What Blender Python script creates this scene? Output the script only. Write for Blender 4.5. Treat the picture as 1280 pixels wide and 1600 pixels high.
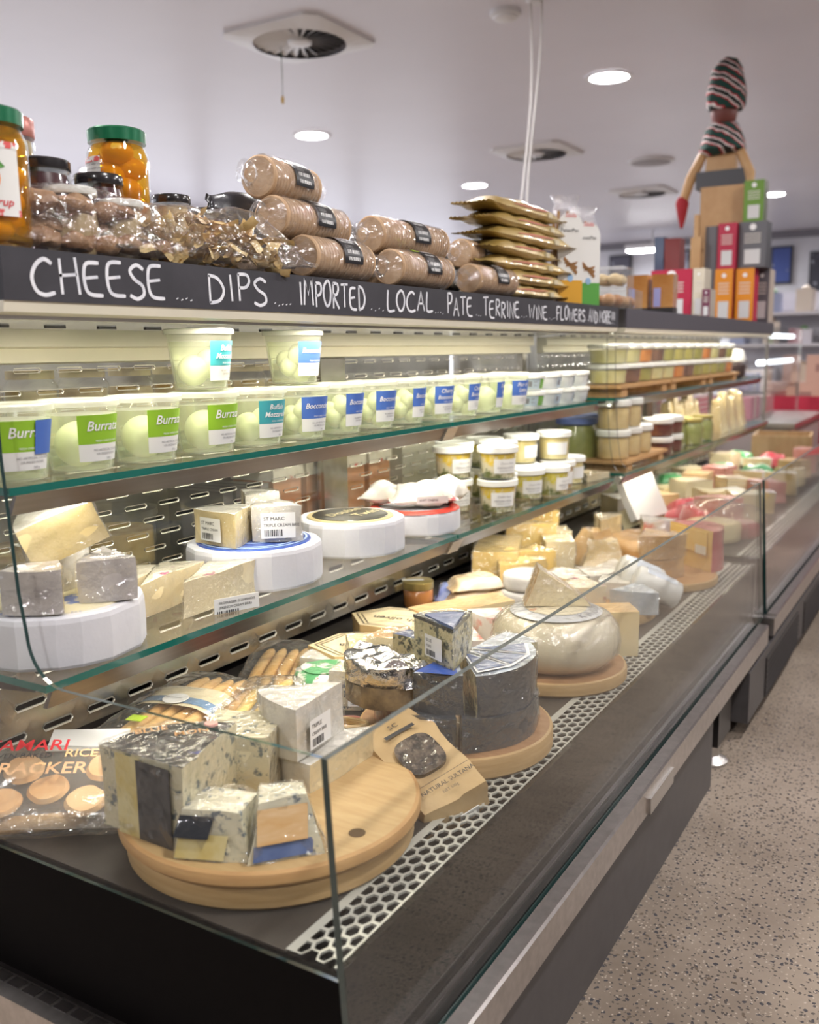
import bpy, bmesh, math, random
from mathutils import Vector, Matrix, Euler, noise

for o in list(bpy.data.objects):
    bpy.data.objects.remove(o, do_unlink=True)
SC = bpy.context.scene
COL = SC.collection
PI = math.pi
R = math.radians
RNG = random.Random(7)

# One drawing unit is 0.7 m. Drawing coordinates: x across the aisle, y along the counter,
# z measured from eye height; the floor lies 1.5 units (1.05 m) lower.
S = 0.7
EYE = 1.5
FLOOR = -EYE


def W(x, y, z):
    return Vector((x * S, y * S, (z + EYE) * S))


# ------------------------------------------------------------------ camera
cam_d = bpy.data.cameras.new('camera')
cam = bpy.data.objects.new('camera', cam_d)
COL.objects.link(cam)
cam.matrix_world = Matrix((
    (0.85837921, -0.07441594, 0.50758980, 0.0),
    (0.51282360, 0.15154225, -0.84501296, 0.0),
    (-0.01403887, 0.98564558, 0.16824297, EYE * S),
    (0, 0, 0, 1)))
cam_d.sensor_fit = 'VERTICAL'
cam_d.sensor_height = 36.0
cam_d.sensor_width = 36.0
cam_d.lens = 33.0
cam_d.clip_start = 0.05
cam_d.clip_end = 100
cam_d.dof.use_dof = True
cam_d.dof.focus_distance = 2.15 * S
cam_d.dof.aperture_fstop = 4.0
SC.camera = cam

# ------------------------------------------------------------------ world, exposure
wd = bpy.data.worlds.new('world')
SC.world = wd
wd.use_nodes = True
bg = wd.node_tree.nodes['Background']
bg.inputs[0].default_value = (0.90, 0.90, 1.0, 1)
bg.inputs[1].default_value = 2.2
SC.view_settings.view_transform = 'Standard'
SC.view_settings.look = 'None'
SC.view_settings.gamma = 1.0
SC.view_settings.exposure = 0.0
SC.view_settings.use_curve_mapping = False
SC.cycles.use_denoising = True
SC.cycles.max_bounces = 8
SC.cycles.diffuse_bounces = 4
SC.cycles.glossy_bounces = 4
SC.cycles.transmission_bounces = 6
SC.cycles.transparent_max_bounces = 28
SC.cycles.use_adaptive_sampling = True
SC.cycles.adaptive_threshold = 0.03
SC.cycles.caustics_reflective = False
SC.cycles.caustics_refractive = False
SC.cycles.sample_clamp_indirect = 4.0
DOWNLIGHT_POWER = 36.0
CASE_POWER = 2.7
SHELF_POWER = 1.35
WARM = (1.0, 0.90, 0.70)


# ------------------------------------------------------------------ materials
def new_mat(name):
    m = bpy.data.materials.new(name)
    m.use_nodes = True
    nt = m.node_tree
    return m, nt, nt.nodes['Principled BSDF'], nt.nodes['Material Output']


def noise_node(nt, scale, detail=4, stretch=(1, 1, 1), rough=0.6):
    tc = nt.nodes.new('ShaderNodeTexCoord')
    mp = nt.nodes.new('ShaderNodeMapping')
    mp.inputs['Scale'].default_value = stretch
    nt.links.new(tc.outputs['Object'], mp.inputs['Vector'])
    n = nt.nodes.new('ShaderNodeTexNoise')
    n.inputs['Scale'].default_value = scale
    n.inputs['Detail'].default_value = detail
    n.inputs['Roughness'].default_value = rough
    nt.links.new(mp.outputs['Vector'], n.inputs['Vector'])
    return n


def crease_node(nt, scale, strength, dist=0.006):
    """Bump of sharp creases, as in tightly pulled film."""
    tc = nt.nodes.new('ShaderNodeTexCoord')
    nz = nt.nodes.new('ShaderNodeTexNoise')
    nz.inputs['Scale'].default_value = scale * .5
    nt.links.new(tc.outputs['Object'], nz.inputs['Vector'])
    mx = nt.nodes.new('ShaderNodeMix')
    mx.data_type = 'VECTOR'
    mx.inputs[0].default_value = 0.06
    nt.links.new(tc.outputs['Object'], mx.inputs[4])
    nt.links.new(nz.outputs['Color'], mx.inputs[5])
    vo = nt.nodes.new('ShaderNodeTexVoronoi')
    vo.feature = 'DISTANCE_TO_EDGE'
    vo.inputs['Scale'].default_value = scale
    nt.links.new(mx.outputs[1], vo.inputs['Vector'])
    n2 = nt.nodes.new('ShaderNodeTexNoise')
    n2.inputs['Scale'].default_value = scale * 1.6
    n2.inputs['Detail'].default_value = 3
    nt.links.new(tc.outputs['Object'], n2.inputs['Vector'])
    ad = nt.nodes.new('ShaderNodeMath')
    ad.operation = 'ADD'
    nt.links.new(vo.outputs['Distance'], ad.inputs[0])
    nt.links.new(n2.outputs['Fac'], ad.inputs[1])
    bp = nt.nodes.new('ShaderNodeBump')
    bp.inputs['Strength'].default_value = strength
    bp.inputs['Distance'].default_value = dist
    nt.links.new(ad.outputs[0], bp.inputs['Height'])
    return bp


def c4(c):
    return (c[0], c[1], c[2], 1)


def mat(name, col, rough=0.5, metal=0.0, var=None, vs=12, vd=4, lo=0.35, hi=0.65, stretch=(1, 1, 1),
        bump=0.0, bs=60, bstretch=(1, 1, 1), coat=0.0, cbump=0.0, cbs=40, crough=0.06, spec=0.5,
        sss=0.0, extra=None):
    m, nt, b, out = new_mat(name)
    b.inputs['Roughness'].default_value = rough
    b.inputs['Metallic'].default_value = metal
    b.inputs['Specular IOR Level'].default_value = spec
    b.inputs['Base Color'].default_value = c4(col)
    src = None
    if var is not None:
        n = noise_node(nt, vs, vd, stretch)
        r = nt.nodes.new('ShaderNodeValToRGB')
        r.color_ramp.elements[0].position = lo
        r.color_ramp.elements[1].position = hi
        r.color_ramp.elements[0].color = c4(col)
        r.color_ramp.elements[1].color = c4(var)
        nt.links.new(n.outputs['Fac'], r.inputs['Fac'])
        src = r.outputs['Color']
    if extra is not None:                       # (colour, scale, lo, hi): a second, spotted layer
        ec, es, elo, ehi = extra
        n2 = noise_node(nt, es, 5)
        r2 = nt.nodes.new('ShaderNodeMapRange')
        r2.inputs[1].default_value = elo
        r2.inputs[2].default_value = ehi
        nt.links.new(n2.outputs['Fac'], r2.inputs[0])
        mx = nt.nodes.new('ShaderNodeMix')
        mx.data_type = 'RGBA'
        nt.links.new(r2.outputs[0], mx.inputs[0])
        if src is not None:
            nt.links.new(src, mx.inputs[6])
        else:
            mx.inputs[6].default_value = c4(col)
        mx.inputs[7].default_value = c4(ec)
        src = mx.outputs[2]
    if src is not None:
        nt.links.new(src, b.inputs['Base Color'])
    if bump > 0:
        n = noise_node(nt, bs, 4, bstretch)
        bp = nt.nodes.new('ShaderNodeBump')
        bp.inputs['Strength'].default_value = bump
        bp.inputs['Distance'].default_value = 0.004
        nt.links.new(n.outputs['Fac'], bp.inputs['Height'])
        nt.links.new(bp.outputs['Normal'], b.inputs['Normal'])
    if coat > 0:
        b.inputs['Coat Weight'].default_value = coat
        b.inputs['Coat Roughness'].default_value = crough
        if cbump > 0:
            bp = crease_node(nt, cbs, min(1.0, cbump * 1.2))
            nt.links.new(bp.outputs['Normal'], b.inputs['Coat Normal'])
    if sss > 0:
        b.inputs['Subsurface Weight'].default_value = sss
        b.inputs['Subsurface Radius'].default_value = (0.02, 0.012, 0.006)
    return m


def emit(name, col, strength):
    m, nt, b, out = new_mat(name)
    b.inputs['Base Color'].default_value = c4(col)
    b.inputs['Emission Color'].default_value = c4(col)
    b.inputs['Emission Strength'].default_value = strength
    return m


def clear(name, tint=(1, 1, 1), refl=0.06, rough=0.02, bump=0.0, bs=30, milk=0.0, milkcol=(1, 1, 1)):
    """Thin clear sheet: straight-through light, a Fresnel mirror layer and a little milkiness."""
    m, nt, b, out = new_mat(name)
    nt.nodes.remove(b)
    t = nt.nodes.new('ShaderNodeBsdfTransparent')
    t.inputs[0].default_value = c4(tint)
    g = nt.nodes.new('ShaderNodeBsdfGlossy')
    g.inputs['Color'].default_value = (1, 1, 1, 1)
    g.inputs['Roughness'].default_value = rough
    fr = nt.nodes.new('ShaderNodeLayerWeight')
    fr.inputs['Blend'].default_value = 0.5
    if bump > 0:
        bp = crease_node(nt, bs, bump, 0.010)
        nt.links.new(bp.outputs['Normal'], g.inputs['Normal'])
    base = t.outputs[0]
    if milk > 0:
        d = nt.nodes.new('ShaderNodeBsdfDiffuse')
        d.inputs[0].default_value = c4(milkcol)
        tl = nt.nodes.new('ShaderNodeBsdfTranslucent')
        tl.inputs[0].default_value = c4(milkcol)
        mm = nt.nodes.new('ShaderNodeMixShader')
        mm.inputs[0].default_value = 0.5
        nt.links.new(d.outputs[0], mm.inputs[1])
        nt.links.new(tl.outputs[0], mm.inputs[2])
        m2 = nt.nodes.new('ShaderNodeMixShader')
        m2.inputs[0].default_value = milk
        nt.links.new(t.outputs[0], m2.inputs[1])
        nt.links.new(mm.outputs[0], m2.inputs[2])
        base = m2.outputs[0]
    pw = nt.nodes.new('ShaderNodeMath')          # Schlick's approximation, the same from either side
    pw.operation = 'POWER'
    pw.inputs[1].default_value = 5.0
    nt.links.new(fr.outputs['Facing'], pw.inputs[0])
    ad = nt.nodes.new('ShaderNodeMath')
    ad.operation = 'MULTIPLY_ADD'
    ad.use_clamp = True
    ad.inputs[1].default_value = 0.9
    ad.inputs[2].default_value = refl
    nt.links.new(pw.outputs[0], ad.inputs[0])
    mx = nt.nodes.new('ShaderNodeMixShader')
    nt.links.new(ad.outputs[0], mx.inputs[0])
    nt.links.new(base, mx.inputs[1])
    nt.links.new(g.outputs[0], mx.inputs[2])
    nt.links.new(mx.outputs[0], out.inputs['Surface'])
    return m


GLASS = clear('clear_glass', (0.985, 0.992, 0.988), 0.012, 0.0)
FILM = clear('clear_film', (0.985, 0.985, 0.985), 0.13, 0.12, bump=1.0, bs=28, milk=0.03)
WRAP = clear('cling_film', (0.985, 0.985, 0.98), 0.12, 0.11, bump=1.0, bs=34, milk=0.02)
JARGLASS = clear('jar_glass', (0.98, 0.99, 0.98), 0.06, 0.02)
TUBPLASTIC = clear('milky_plastic', (0.98, 1.0, 0.95), 0.05, 0.2, milk=0.19, milkcol=(0.97, 0.99, 0.92))
CLEARPLASTIC = clear('clear_plastic', (0.99, 0.99, 0.97), 0.07, 0.08, milk=0.06)
ACRYLIC = clear('clear_acrylic', (0.94, 0.95, 0.92), 0.10, 0.06, bump=0.05, bs=4, milk=0.10, milkcol=(0.62, 0.62, 0.58))
EDGE = mat('glass_edge_green', (0.005, 0.13, 0.105), 0.12, coat=1.0)
DARKEDGE = mat('glass_edge_dark', (0.012, 0.04, 0.038), 0.1, coat=1.0)
BRIGHTEDGE = mat('glass_edge_pale', (0.02, 0.027, 0.027), 0.5, 0.0, var=(0.06, 0.07, 0.07), vs=60, spec=.2)
STEEL = mat('brushed_steel', (0.50, 0.48, 0.46), 0.32, 1.0, var=(0.62, 0.60, 0.58), vs=6, stretch=(1, 0.15, 8), bump=0.08, bs=220, bstretch=(1, .05, 1))
RAILSTEEL = mat('rail_steel', (0.62, 0.58, 0.56), 0.30, 1.0, var=(0.52, 0.49, 0.47), vs=60, bump=0.06, bs=120)
SHELFSTEEL = mat('shelf_rail_steel', (0.24, 0.225, 0.22), 0.30, 1.0, var=(0.30, 0.285, 0.28), vs=8, stretch=(1, .2, 6))
DARKSTEEL = mat('dark_steel', (0.16, 0.14, 0.13), 0.38, 1.0)
PANELSTEEL = mat('slotted_steel', (0.50, 0.49, 0.46), 0.22, 0.9, var=(0.34, 0.33, 0.30), vs=9, lo=.4, hi=.62, bump=0.1, bs=12)
CREAM = mat('cream_enamel', (0.80, 0.76, 0.62), 0.35, var=(0.72, 0.69, 0.57), vs=5)
CANOPY_IN = mat('polished_soffit', (0.80, 0.77, 0.66), 0.10, 0.9, var=(0.70, 0.67, 0.56), vs=4)
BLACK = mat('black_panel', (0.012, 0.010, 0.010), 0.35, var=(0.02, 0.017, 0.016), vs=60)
FRONTBLACK = mat('black_glass_back', (0.010, 0.009, 0.008), 0.06, spec=0.25, var=(0.022, 0.019, 0.017), vs=80)
ENDBLACK = mat('black_end_panel', (0.006, 0.005, 0.005), 0.6, spec=0.05)
CHARCOAL = mat('charcoal_enamel', (0.055, 0.050, 0.052), 0.42, var=(0.065, 0.06, 0.062), vs=30)
CHALKBOARD = mat('chalkboard', (0.030, 0.029, 0.037), 0.55, var=(0.042, 0.040, 0.050), vs=14)
CHALK = mat('chalk_white', (0.80, 0.81, 0.86), 0.8, var=(0.55, 0.57, 0.64), vs=60, lo=.45, hi=.75)
TRAY = mat('tray_dark_steel', (0.035, 0.03, 0.027), 0.42, 0.0, var=(0.07, 0.062, 0.055), vs=5, bump=0.05)
HEXSTEEL = mat('hexagon_grille_enamel', (0.52, 0.52, 0.47), 0.35, 0.2)


# ------------------------------------------------------------------ geometry collector
class G:
    def __init__(self):
        self.v, self.f, self.m = [], [], []

    def add(self, vs, fs, mi=0):
        n = len(self.v)
        self.v += [Vector(p) for p in vs]
        self.f += [tuple(i + n for i in q) for q in fs]
        self.m += [mi] * len(fs)
        return self

    def box(self, x0, x1, y0, y1, z0, z1, mi=0):
        vs = [(x, y, z) for z in (z0, z1) for y in (y0, y1) for x in (x0, x1)]
        fs = [(0, 2, 3, 1), (4, 5, 7, 6), (0, 1, 5, 4), (2, 6, 7, 3), (0, 4, 6, 2), (1, 3, 7, 5)]
        return self.add(vs, fs, mi)

    def cbox(self, c, s, mi=0):
        return self.box(c[0] - s[0] / 2, c[0] + s[0] / 2, c[1] - s[1] / 2, c[1] + s[1] / 2, c[2] - s[2] / 2, c[2] + s[2] / 2, mi)

    def prism_y(self, poly, y0, y1, mi=0):
        """poly: (x, z) points, extruded along y."""
        n = len(poly)
        vs = [(p[0], y0, p[1]) for p in poly] + [(p[0], y1, p[1]) for p in poly]
        fs = [tuple(range(n)), tuple(range(2 * n - 1, n - 1, -1))]
        fs += [(i, i + n, (i + 1) % n + n, (i + 1) % n) for i in range(n)]
        return self.add(vs, fs, mi)

    def prism_z(self, poly, z0, z1, mi=0):
        n = len(poly)
        vs = [(p[0], p[1], z0) for p in poly] + [(p[0], p[1], z1) for p in poly]
        fs = [tuple(range(n - 1, -1, -1)), tuple(range(n, 2 * n))]
        fs += [(i, (i + 1) % n, (i + 1) % n + n, i + n) for i in range(n)]
        return self.add(vs, fs, mi)

    def lathe(self, prof, n=24, c=(0, 0, 0), mi=0, cap0=True, cap1=True, wob=None):
        """prof: (r, z) from bottom to top."""
        vs, fs = [], []
        for k, (r, z) in enumerate(prof):
            for i in range(n):
                a = 2 * PI * i / n
                rr = r * (wob(a, k) if wob else 1)
                vs.append((c[0] + rr * math.cos(a), c[1] + rr * math.sin(a), c[2] + z))
        for k in range(len(prof) - 1):
            for i in range(n):
                j = (i + 1) % n
                fs.append((k * n + i, k * n + j, (k + 1) * n + j, (k + 1) * n + i))
        if cap0:
            fs.append(tuple(range(n - 1, -1, -1)))
        if cap1:
            fs.append(tuple((len(prof) - 1) * n + i for i in range(n)))
        return self.add(vs, fs, mi)

    def tube(self, pts, rad, n=8, mi=0, caps=True):
        """pts: polyline; rad: number or list."""
        P = [Vector(p) for p in pts]
        vs, fs = [], []
        up = Vector((0, 0, 1))
        for k, p in enumerate(P):
            d = (P[min(k + 1, len(P) - 1)] - P[max(k - 1, 0)]).normalized()
            s = d.cross(up)
            if s.length < 1e-4:
                s = d.cross(Vector((1, 0, 0)))
            s.normalize()
            t = s.cross(d)
            r = rad[k] if isinstance(rad, (list, tuple)) else rad
            for i in range(n):
                a = 2 * PI * i / n
                vs.append(p + s * (r * math.cos(a)) + t * (r * math.sin(a)))
        for k in range(len(P) - 1):
            for i in range(n):
                j = (i + 1) % n
                fs.append((k * n + i, k * n + j, (k + 1) * n + j, (k + 1) * n + i))
        if caps:
            fs.append(tuple(range(n - 1, -1, -1)))
            fs.append(tuple((len(P) - 1) * n + i for i in range(n)))
        return self.add(vs, fs, mi)

    def sphere(self, c, r, n=14, m=9, mi=0, sq=(1, 1, 1)):
        prof = [(max(r * math.sin(PI * k / m), r * 0.02), -r * math.cos(PI * k / m)) for k in range(m + 1)]
        k0 = len(self.v)
        self.lathe(prof, n, (0, 0, 0), mi)
        for i in range(k0, len(self.v)):
            v = self.v[i]
            self.v[i] = Vector((v.x * sq[0] + c[0], v.y * sq[1] + c[1], v.z * sq[2] + c[2]))
        return self

    def grid(self, fn, nu, nv, mi=0, flip=False):
        vs = [fn(i / nu, j / nv) for j in range(nv + 1) for i in range(nu + 1)]
        fs = []
        for j in range(nv):
            for i in range(nu):
                a = j * (nu + 1) + i
                q = (a, a + 1, a + nu + 2, a + nu + 1)
                fs.append(q[::-1] if flip else q)
        return self.add(vs, fs, mi)

    def xf(self, M):
        self.v = [M @ p for p in self.v]
        return self

    def disp(self, amp, freq, seed=0.0):
        out = []
        for p in self.v:
            q = p * freq + Vector((seed * 3.1, seed * 1.7, seed * 2.3))
            out.append(p + noise.noise_vector(q) * amp)
        self.v = out
        return self


def mesh_of(name, g, mats, smooth=True, angle=40):
    me = bpy.data.meshes.new(name)
    me.from_pydata([tuple(p * S) for p in g.v], [], g.f)
    for m in (mats if isinstance(mats, (list, tuple)) else [mats]):
        me.materials.append(m)
    if any(g.m):
        me.polygons.foreach_set('material_index', g.m)
    if smooth:
        me.polygons.foreach_set('use_smooth', [True] * len(me.polygons))
        try:
            me.set_sharp_from_angle(angle=R(angle))
        except Exception:
            pass
    me.update()
    return me


ULOC = {}


def tag(o, label=None, cat=None, group=None, kind=None):
    if label:
        o['label'] = label
    if cat:
        o['category'] = cat
    if group:
        o['group'] = group
    if kind:
        o['kind'] = kind
    return o


def thing(name, label, cat, loc, rot=0.0, group=None):
    o = bpy.data.objects.new(name, None)
    COL.objects.link(o)
    o.empty_display_size = 0.05
    o.location = W(*loc)
    o.rotation_euler = rot if isinstance(rot, (tuple, list)) else (0, 0, rot)
    ULOC[o.name] = Vector(loc)
    return tag(o, label, cat, group)


def part(name, g, mats, parent, smooth=True, angle=40, ab=False, label=None):
    """A child mesh. Vertices are local to the thing, or in drawing coordinates with ab=True."""
    if ab:
        base = ULOC[parent.name]
        g.v = [p - base for p in g.v]
    o = bpy.data.objects.new(name, mesh_of(name, g, mats, smooth, angle))
    COL.objects.link(o)
    o.parent = parent
    if ab:
        ULOC[o.name] = ULOC[parent.name]
    if label:
        o['label'] = label
    return o


def solo(name, g, mats, label, cat, loc=(0, 0, 0), rot=0.0, group=None, smooth=True, angle=40, kind=None):
    o = bpy.data.objects.new(name, mesh_of(name, g, mats, smooth, angle))
    COL.objects.link(o)
    o.location = W(*loc)
    o.rotation_euler = rot if isinstance(rot, (tuple, list)) else (0, 0, rot)
    ULOC[o.name] = Vector(loc)
    return tag(o, label, cat, group, kind)


def struct(name, g, mats, parent=None, smooth=False):
    o = bpy.data.objects.new(name, mesh_of(name, g, mats, smooth))
    COL.objects.link(o)
    o.location = W(0, 0, 0)
    if parent is not None:
        o.location = (0, 0, 0)
        o.parent = parent
    else:
        o['kind'] = 'structure'
    return o


def copy_tree(o, loc=None, rot=None, label=None, group=None, parent=None):
    c = o.copy()
    COL.objects.link(c)
    if parent is not None:
        c.parent = parent
    if loc is not None:
        c.location = W(*loc)
        ULOC[c.name] = Vector(loc)
    if rot is not None:
        c.rotation_euler = rot if isinstance(rot, (tuple, list)) else (0, 0, rot)
    if label:
        c['label'] = label
    if group:
        c['group'] = group
    for ch in list(o.children):
        copy_tree(ch, parent=c)
    return c


_TXT = {}


def text_geo(s, size=1.0, shear=0.0, bold=0.0, align='LEFT', space=1.0):
    """Flat triangles of a string, baseline at the origin, in drawing units."""
    key = (s, shear, bold, align, space)
    if key not in _TXT:
        cu = bpy.data.curves.new('lettering_source', 'FONT')
        cu.body = s
        cu.size = 1.0
        cu.shear = shear
        cu.offset = bold
        cu.align_x = align
        cu.space_character = space
        cu.resolution_u = 2
        ob = bpy.data.objects.new('lettering_source', cu)
        me = bpy.data.meshes.new_from_object(ob)
        _TXT[key] = ([v.co.copy() for v in me.vertices], [tuple(p.vertices) for p in me.polygons])
        bpy.data.objects.remove(ob)
        bpy.data.curves.remove(cu)
        bpy.data.meshes.remove(me)
    vs, fs = _TXT[key]
    return [v * size for v in vs], fs


def bars(x0, x1, y0, y1, n, rng):
    vs, fs = [], []
    x = x0
    while x < x1:
        wd_ = (x1 - x0) / n * rng.uniform(0.3, 1.2)
        k = len(vs)
        vs += [Vector((x, y0, 0)), Vector((x + wd_, y0, 0)), Vector((x + wd_, y1, 0)), Vector((x, y1, 0))]
        fs.append((k, k + 1, k + 2, k + 3))
        x += wd_ + (x1 - x0) / n * rng.uniform(0.4, 1.2)
    return vs, fs


def print_on(parent, surf, w, h, lines, ink, name='lettering', eps=0.0012):
    """Lettering on a label. surf(u, v, e) gives a point; lines: (text, x, y, size, opts) in label units w x h."""
    g = G()
    for ln in lines:
        if ln[0] == '|||':
            vs, fs = bars(ln[1], ln[1] + ln[3], ln[2], ln[2] + ln[4], ln[5] if len(ln) > 5 else 16, random.Random(3))
        elif ln[0] == '[]':
            x, y, a, b = ln[1:5]
            vs, fs = [Vector((x, y, 0)), Vector((x + a, y, 0)), Vector((x + a, y + b, 0)), Vector((x, y + b, 0))], [(0, 1, 2, 3)]
        else:
            o = ln[4] if len(ln) > 4 else {}
            vs, fs = text_geo(ln[0], ln[3], **o)
            vs = [Vector((v.x + ln[1], v.y + ln[2], 0)) for v in vs]
        g.add([surf(v.x / w, v.y / h, eps) for v in vs], fs)
    return part(name, g, ink, parent, smooth=False)


def plane_surf(o, a, b):
    o, a, b = Vector(o), Vector(a), Vector(b)
    n = a.cross(b).normalized()
    return lambda u, v, e=0.0: o + a * u + b * v + n * e


def cyl_surf(z0, z1, r0, r1, a0, a1, eps=0.0006):
    """Patch round a vertical (tapered) cylinder; angles in degrees."""
    def f(u, v, e=0.0):
        a = R(a0 + (a1 - a0) * u)
        r = r0 + (r1 - r0) * v + eps + e
        return Vector((r * math.cos(a), r * math.sin(a), z0 + (z1 - z0) * v))
    return f


def sticker(parent, surf, m, name='label', nu=8, nv=1, e=0.0, label=None):
    g = G()
    g.grid(lambda u, v: surf(u, v, e), nu, nv)
    return part(name, g, m, parent, label=label)


WHITE = mat('label_white', (0.78, 0.78, 0.76), 0.45)
INK = mat('label_ink', (0.03, 0.03, 0.035), 0.5)
GREYINK = mat('label_grey_ink', (0.25, 0.25, 0.27), 0.5)
WINK = mat('label_white_ink', (0.85, 0.85, 0.85), 0.5)
REDINK = mat('label_red_ink', (0.62, 0.03, 0.04), 0.5)


# ================================================================== room
CEIL = 1.6 / S
CEILM = mat('ceiling_paint', (0.77, 0.755, 0.82), 0.35, var=(0.73, 0.715, 0.78), vs=0.6)
WALLM = mat('wall_paint', (0.82, 0.83, 0.88), 0.6, var=(0.68, 0.68, 0.73), vs=1.2)


def floor_mat():
    m, nt, b, out = new_mat('polished_concrete')
    big = noise_node(nt, 1.7, 6)
    r = nt.nodes.new('ShaderNodeValToRGB')
    r.color_ramp.elements[0].position = .3
    r.color_ramp.elements[1].position = .7
    r.color_ramp.elements[0].color = (0.16, 0.125, 0.095, 1)
    r.color_ramp.elements[1].color = (0.37, 0.305, 0.245, 1)
    nt.links.new(big.outputs['Fac'], r.inputs['Fac'])
    src = r.outputs['Color']
    tc = nt.nodes.new('ShaderNodeTexCoord')
    for sc_, thr, colr in ((80, 0.28, (0.05, 0.048, 0.055)), (130, 0.24, (0.40, 0.34, 0.28)), (120, 0.30, (0.08, 0.068, 0.06)), (48, 0.17, (0.12, 0.09, 0.065))):
        vo = nt.nodes.new('ShaderNodeTexVoronoi')
        vo.inputs['Scale'].default_value = sc_
        wob_ = nt.nodes.new('ShaderNodeTexNoise')
        wob_.inputs['Scale'].default_value = sc_ * 1.3
        nt.links.new(tc.outputs['Object'], wob_.inputs['Vector'])
        wm = nt.nodes.new('ShaderNodeMix')
        wm.data_type = 'VECTOR'
        wm.inputs[0].default_value = 0.9 / sc_
        nt.links.new(tc.outputs['Object'], wm.inputs[4])
        nt.links.new(wob_.outputs['Color'], wm.inputs[5])
        nt.links.new(wm.outputs[1], vo.inputs['Vector'])
        lt = nt.nodes.new('ShaderNodeMath')
        lt.operation = 'LESS_THAN'
        lt.inputs[1].default_value = thr
        nt.links.new(vo.outputs['Distance'], lt.inputs[0])
        sep = nt.nodes.new('ShaderNodeSeparateColor')
        nt.links.new(vo.outputs['Color'], sep.inputs[0])
        gt = nt.nodes.new('ShaderNodeMath')
        gt.operation = 'GREATER_THAN'
        gt.inputs[1].default_value = 0.45
        nt.links.new(sep.outputs[0], gt.inputs[0])
        mu = nt.nodes.new('ShaderNodeMath')
        mu.operation = 'MULTIPLY'
        nt.links.new(lt.outputs[0], mu.inputs[0])
        nt.links.new(gt.outputs[0], mu.inputs[1])
        mx = nt.nodes.new('ShaderNodeMix')
        mx.data_type = 'RGBA'
        nt.links.new(mu.outputs[0], mx.inputs[0])
        nt.links.new(src, mx.inputs[6])
        mx.inputs[7].default_value = c4(colr)
        src = mx.outputs[2]
    nt.links.new(src, b.inputs['Base Color'])
    b.inputs['Roughness'].default_value = 0.30
    b.inputs['Specular IOR Level'].default_value = 0.4
    return m


FLOORM = floor_mat()
struct('floor', G().box(-11, 4.5, -6, 21, FLOOR - 0.1, FLOOR), FLOORM)
struct('ceiling', G().box(-11, 4.5, -6, 21, CEIL, CEIL + 0.15), CEILM)
struct('wall_far', G().box(-11, 4.5, 20.7, 20.9, FLOOR, CEIL), WALLM)
# added windows beyond the cases light the ceiling; the aisle side a plain wall
struct('wall_left', G().box(-11.2, -11, -6, 21, FLOOR, FLOOR + .35).box(-11.2, -11, -6, 21, CEIL - .35, CEIL), WALLM)
for k in range(6):
    ya = -6 + k * 4.5
    wn = struct('window_%d' % (k + 1), G().box(-11.12, -11.08, ya + .08, ya + 4.42, FLOOR + .35, CEIL - .35), GLASS)
    fr = struct('window_frame', G().box(-11.2, -11, ya, ya + .08, FLOOR + .35, CEIL - .35).box(-11.2, -11, ya + 4.42, ya + 4.5, FLOOR + .35, CEIL - .35), STEEL, parent=wn)
struct('wall_right', G().box(4.5, 4.7, -6, 21, FLOOR, CEIL), mat('aisle_wall', (0.16, 0.15, 0.15), .7))
struct('wall_near', G().box(-11, 4.5, -6.2, -6, FLOOR, CEIL), mat('dark_wall', (0.04, 0.037, 0.035), .7))
struct('trim_1', G().box(-11, 4.5, 20.6, 20.7, CEIL - 0.14, CEIL), mat('cornice_grey', (0.22, 0.21, 0.24), 0.6))
LAMP = emit('lamp_white', (1.0, 0.97, 0.98), 22)
TRIMW = mat('fixture_white', (0.78, 0.78, 0.80), 0.4)

# recessed downlights on the ceiling grid
DL = [(-2.87, 8.18, 'recessed round downlight beside the knitted hat of the wooden figure'),
      (-6.25, 8.5, 'recessed round downlight behind the cracker rolls, below the large air vent'),
      (-6.22, 12.25, 'recessed round downlight between the cracker rolls and the gold pouches'),
      (-2.85, 15.62, 'recessed round downlight just beside the tall green carton'),
      (-2.87, 1.2, 'recessed downlight straight above the near end of the lettered case'), (-6.25, 1.2, 'recessed downlight over the area behind the lettered case'),
      (0.6, 1.2, 'recessed downlight above the aisle beside the near end glass'), (0.6, 4.7, 'recessed downlight above the aisle where the two cases meet'),
      (0.6, 8.2, 'recessed downlight above the aisle at the end of the second case'), (-2.87, 4.7, 'recessed downlight above the joint of the two cases'),
      (3.4, 1.2, 'recessed downlight by the aisle wall near the lettered case'), (3.4, 5.5, 'recessed downlight by the aisle wall near the second case'),
      (-9.6, 8.5, 'recessed downlight beside the added window far behind the cracker rolls'), (-9.6, 3.5, 'recessed downlight beside the added window near the entrance'),
      (0.6, 12.2, 'recessed downlight above the red-draped stall'), (0.6, -2.2, 'recessed downlight over the aisle short of the lettered case'), (-2.87, -2.2, 'recessed downlight over the floor in front of the near end glass')]
dl0 = None
for x, y, lab in DL:
    if dl0 is None:
        t = thing('downlight', lab, 'ceiling light', (x, y, CEIL), group='recessed downlights')
        part('trim_ring', G().lathe([(0.205, -0.002), (0.205, -0.012), (0.165, -0.014), (0.165, -0.002)], 32, cap0=False, cap1=False), TRIMW, t)
        part('lamp_disc', G().lathe([(0.165, -0.008), (0.165, -0.004)], 32), LAMP, t)
        ld = bpy.data.lights.new('downlight_beam', 'AREA')
        ld.shape = 'DISK'
        ld.size = 0.22
        ld.energy = DOWNLIGHT_POWER
        ld.color = (1.0, 0.965, 0.95)
        lo_ = bpy.data.objects.new('downlight_beam', ld)
        COL.objects.link(lo_)
        lo_.parent = t
        lo_.location = (0, 0, -0.02)
        dl0 = t
    else:
        t = copy_tree(dl0, (x, y, CEIL), 0.0, lab)


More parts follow.
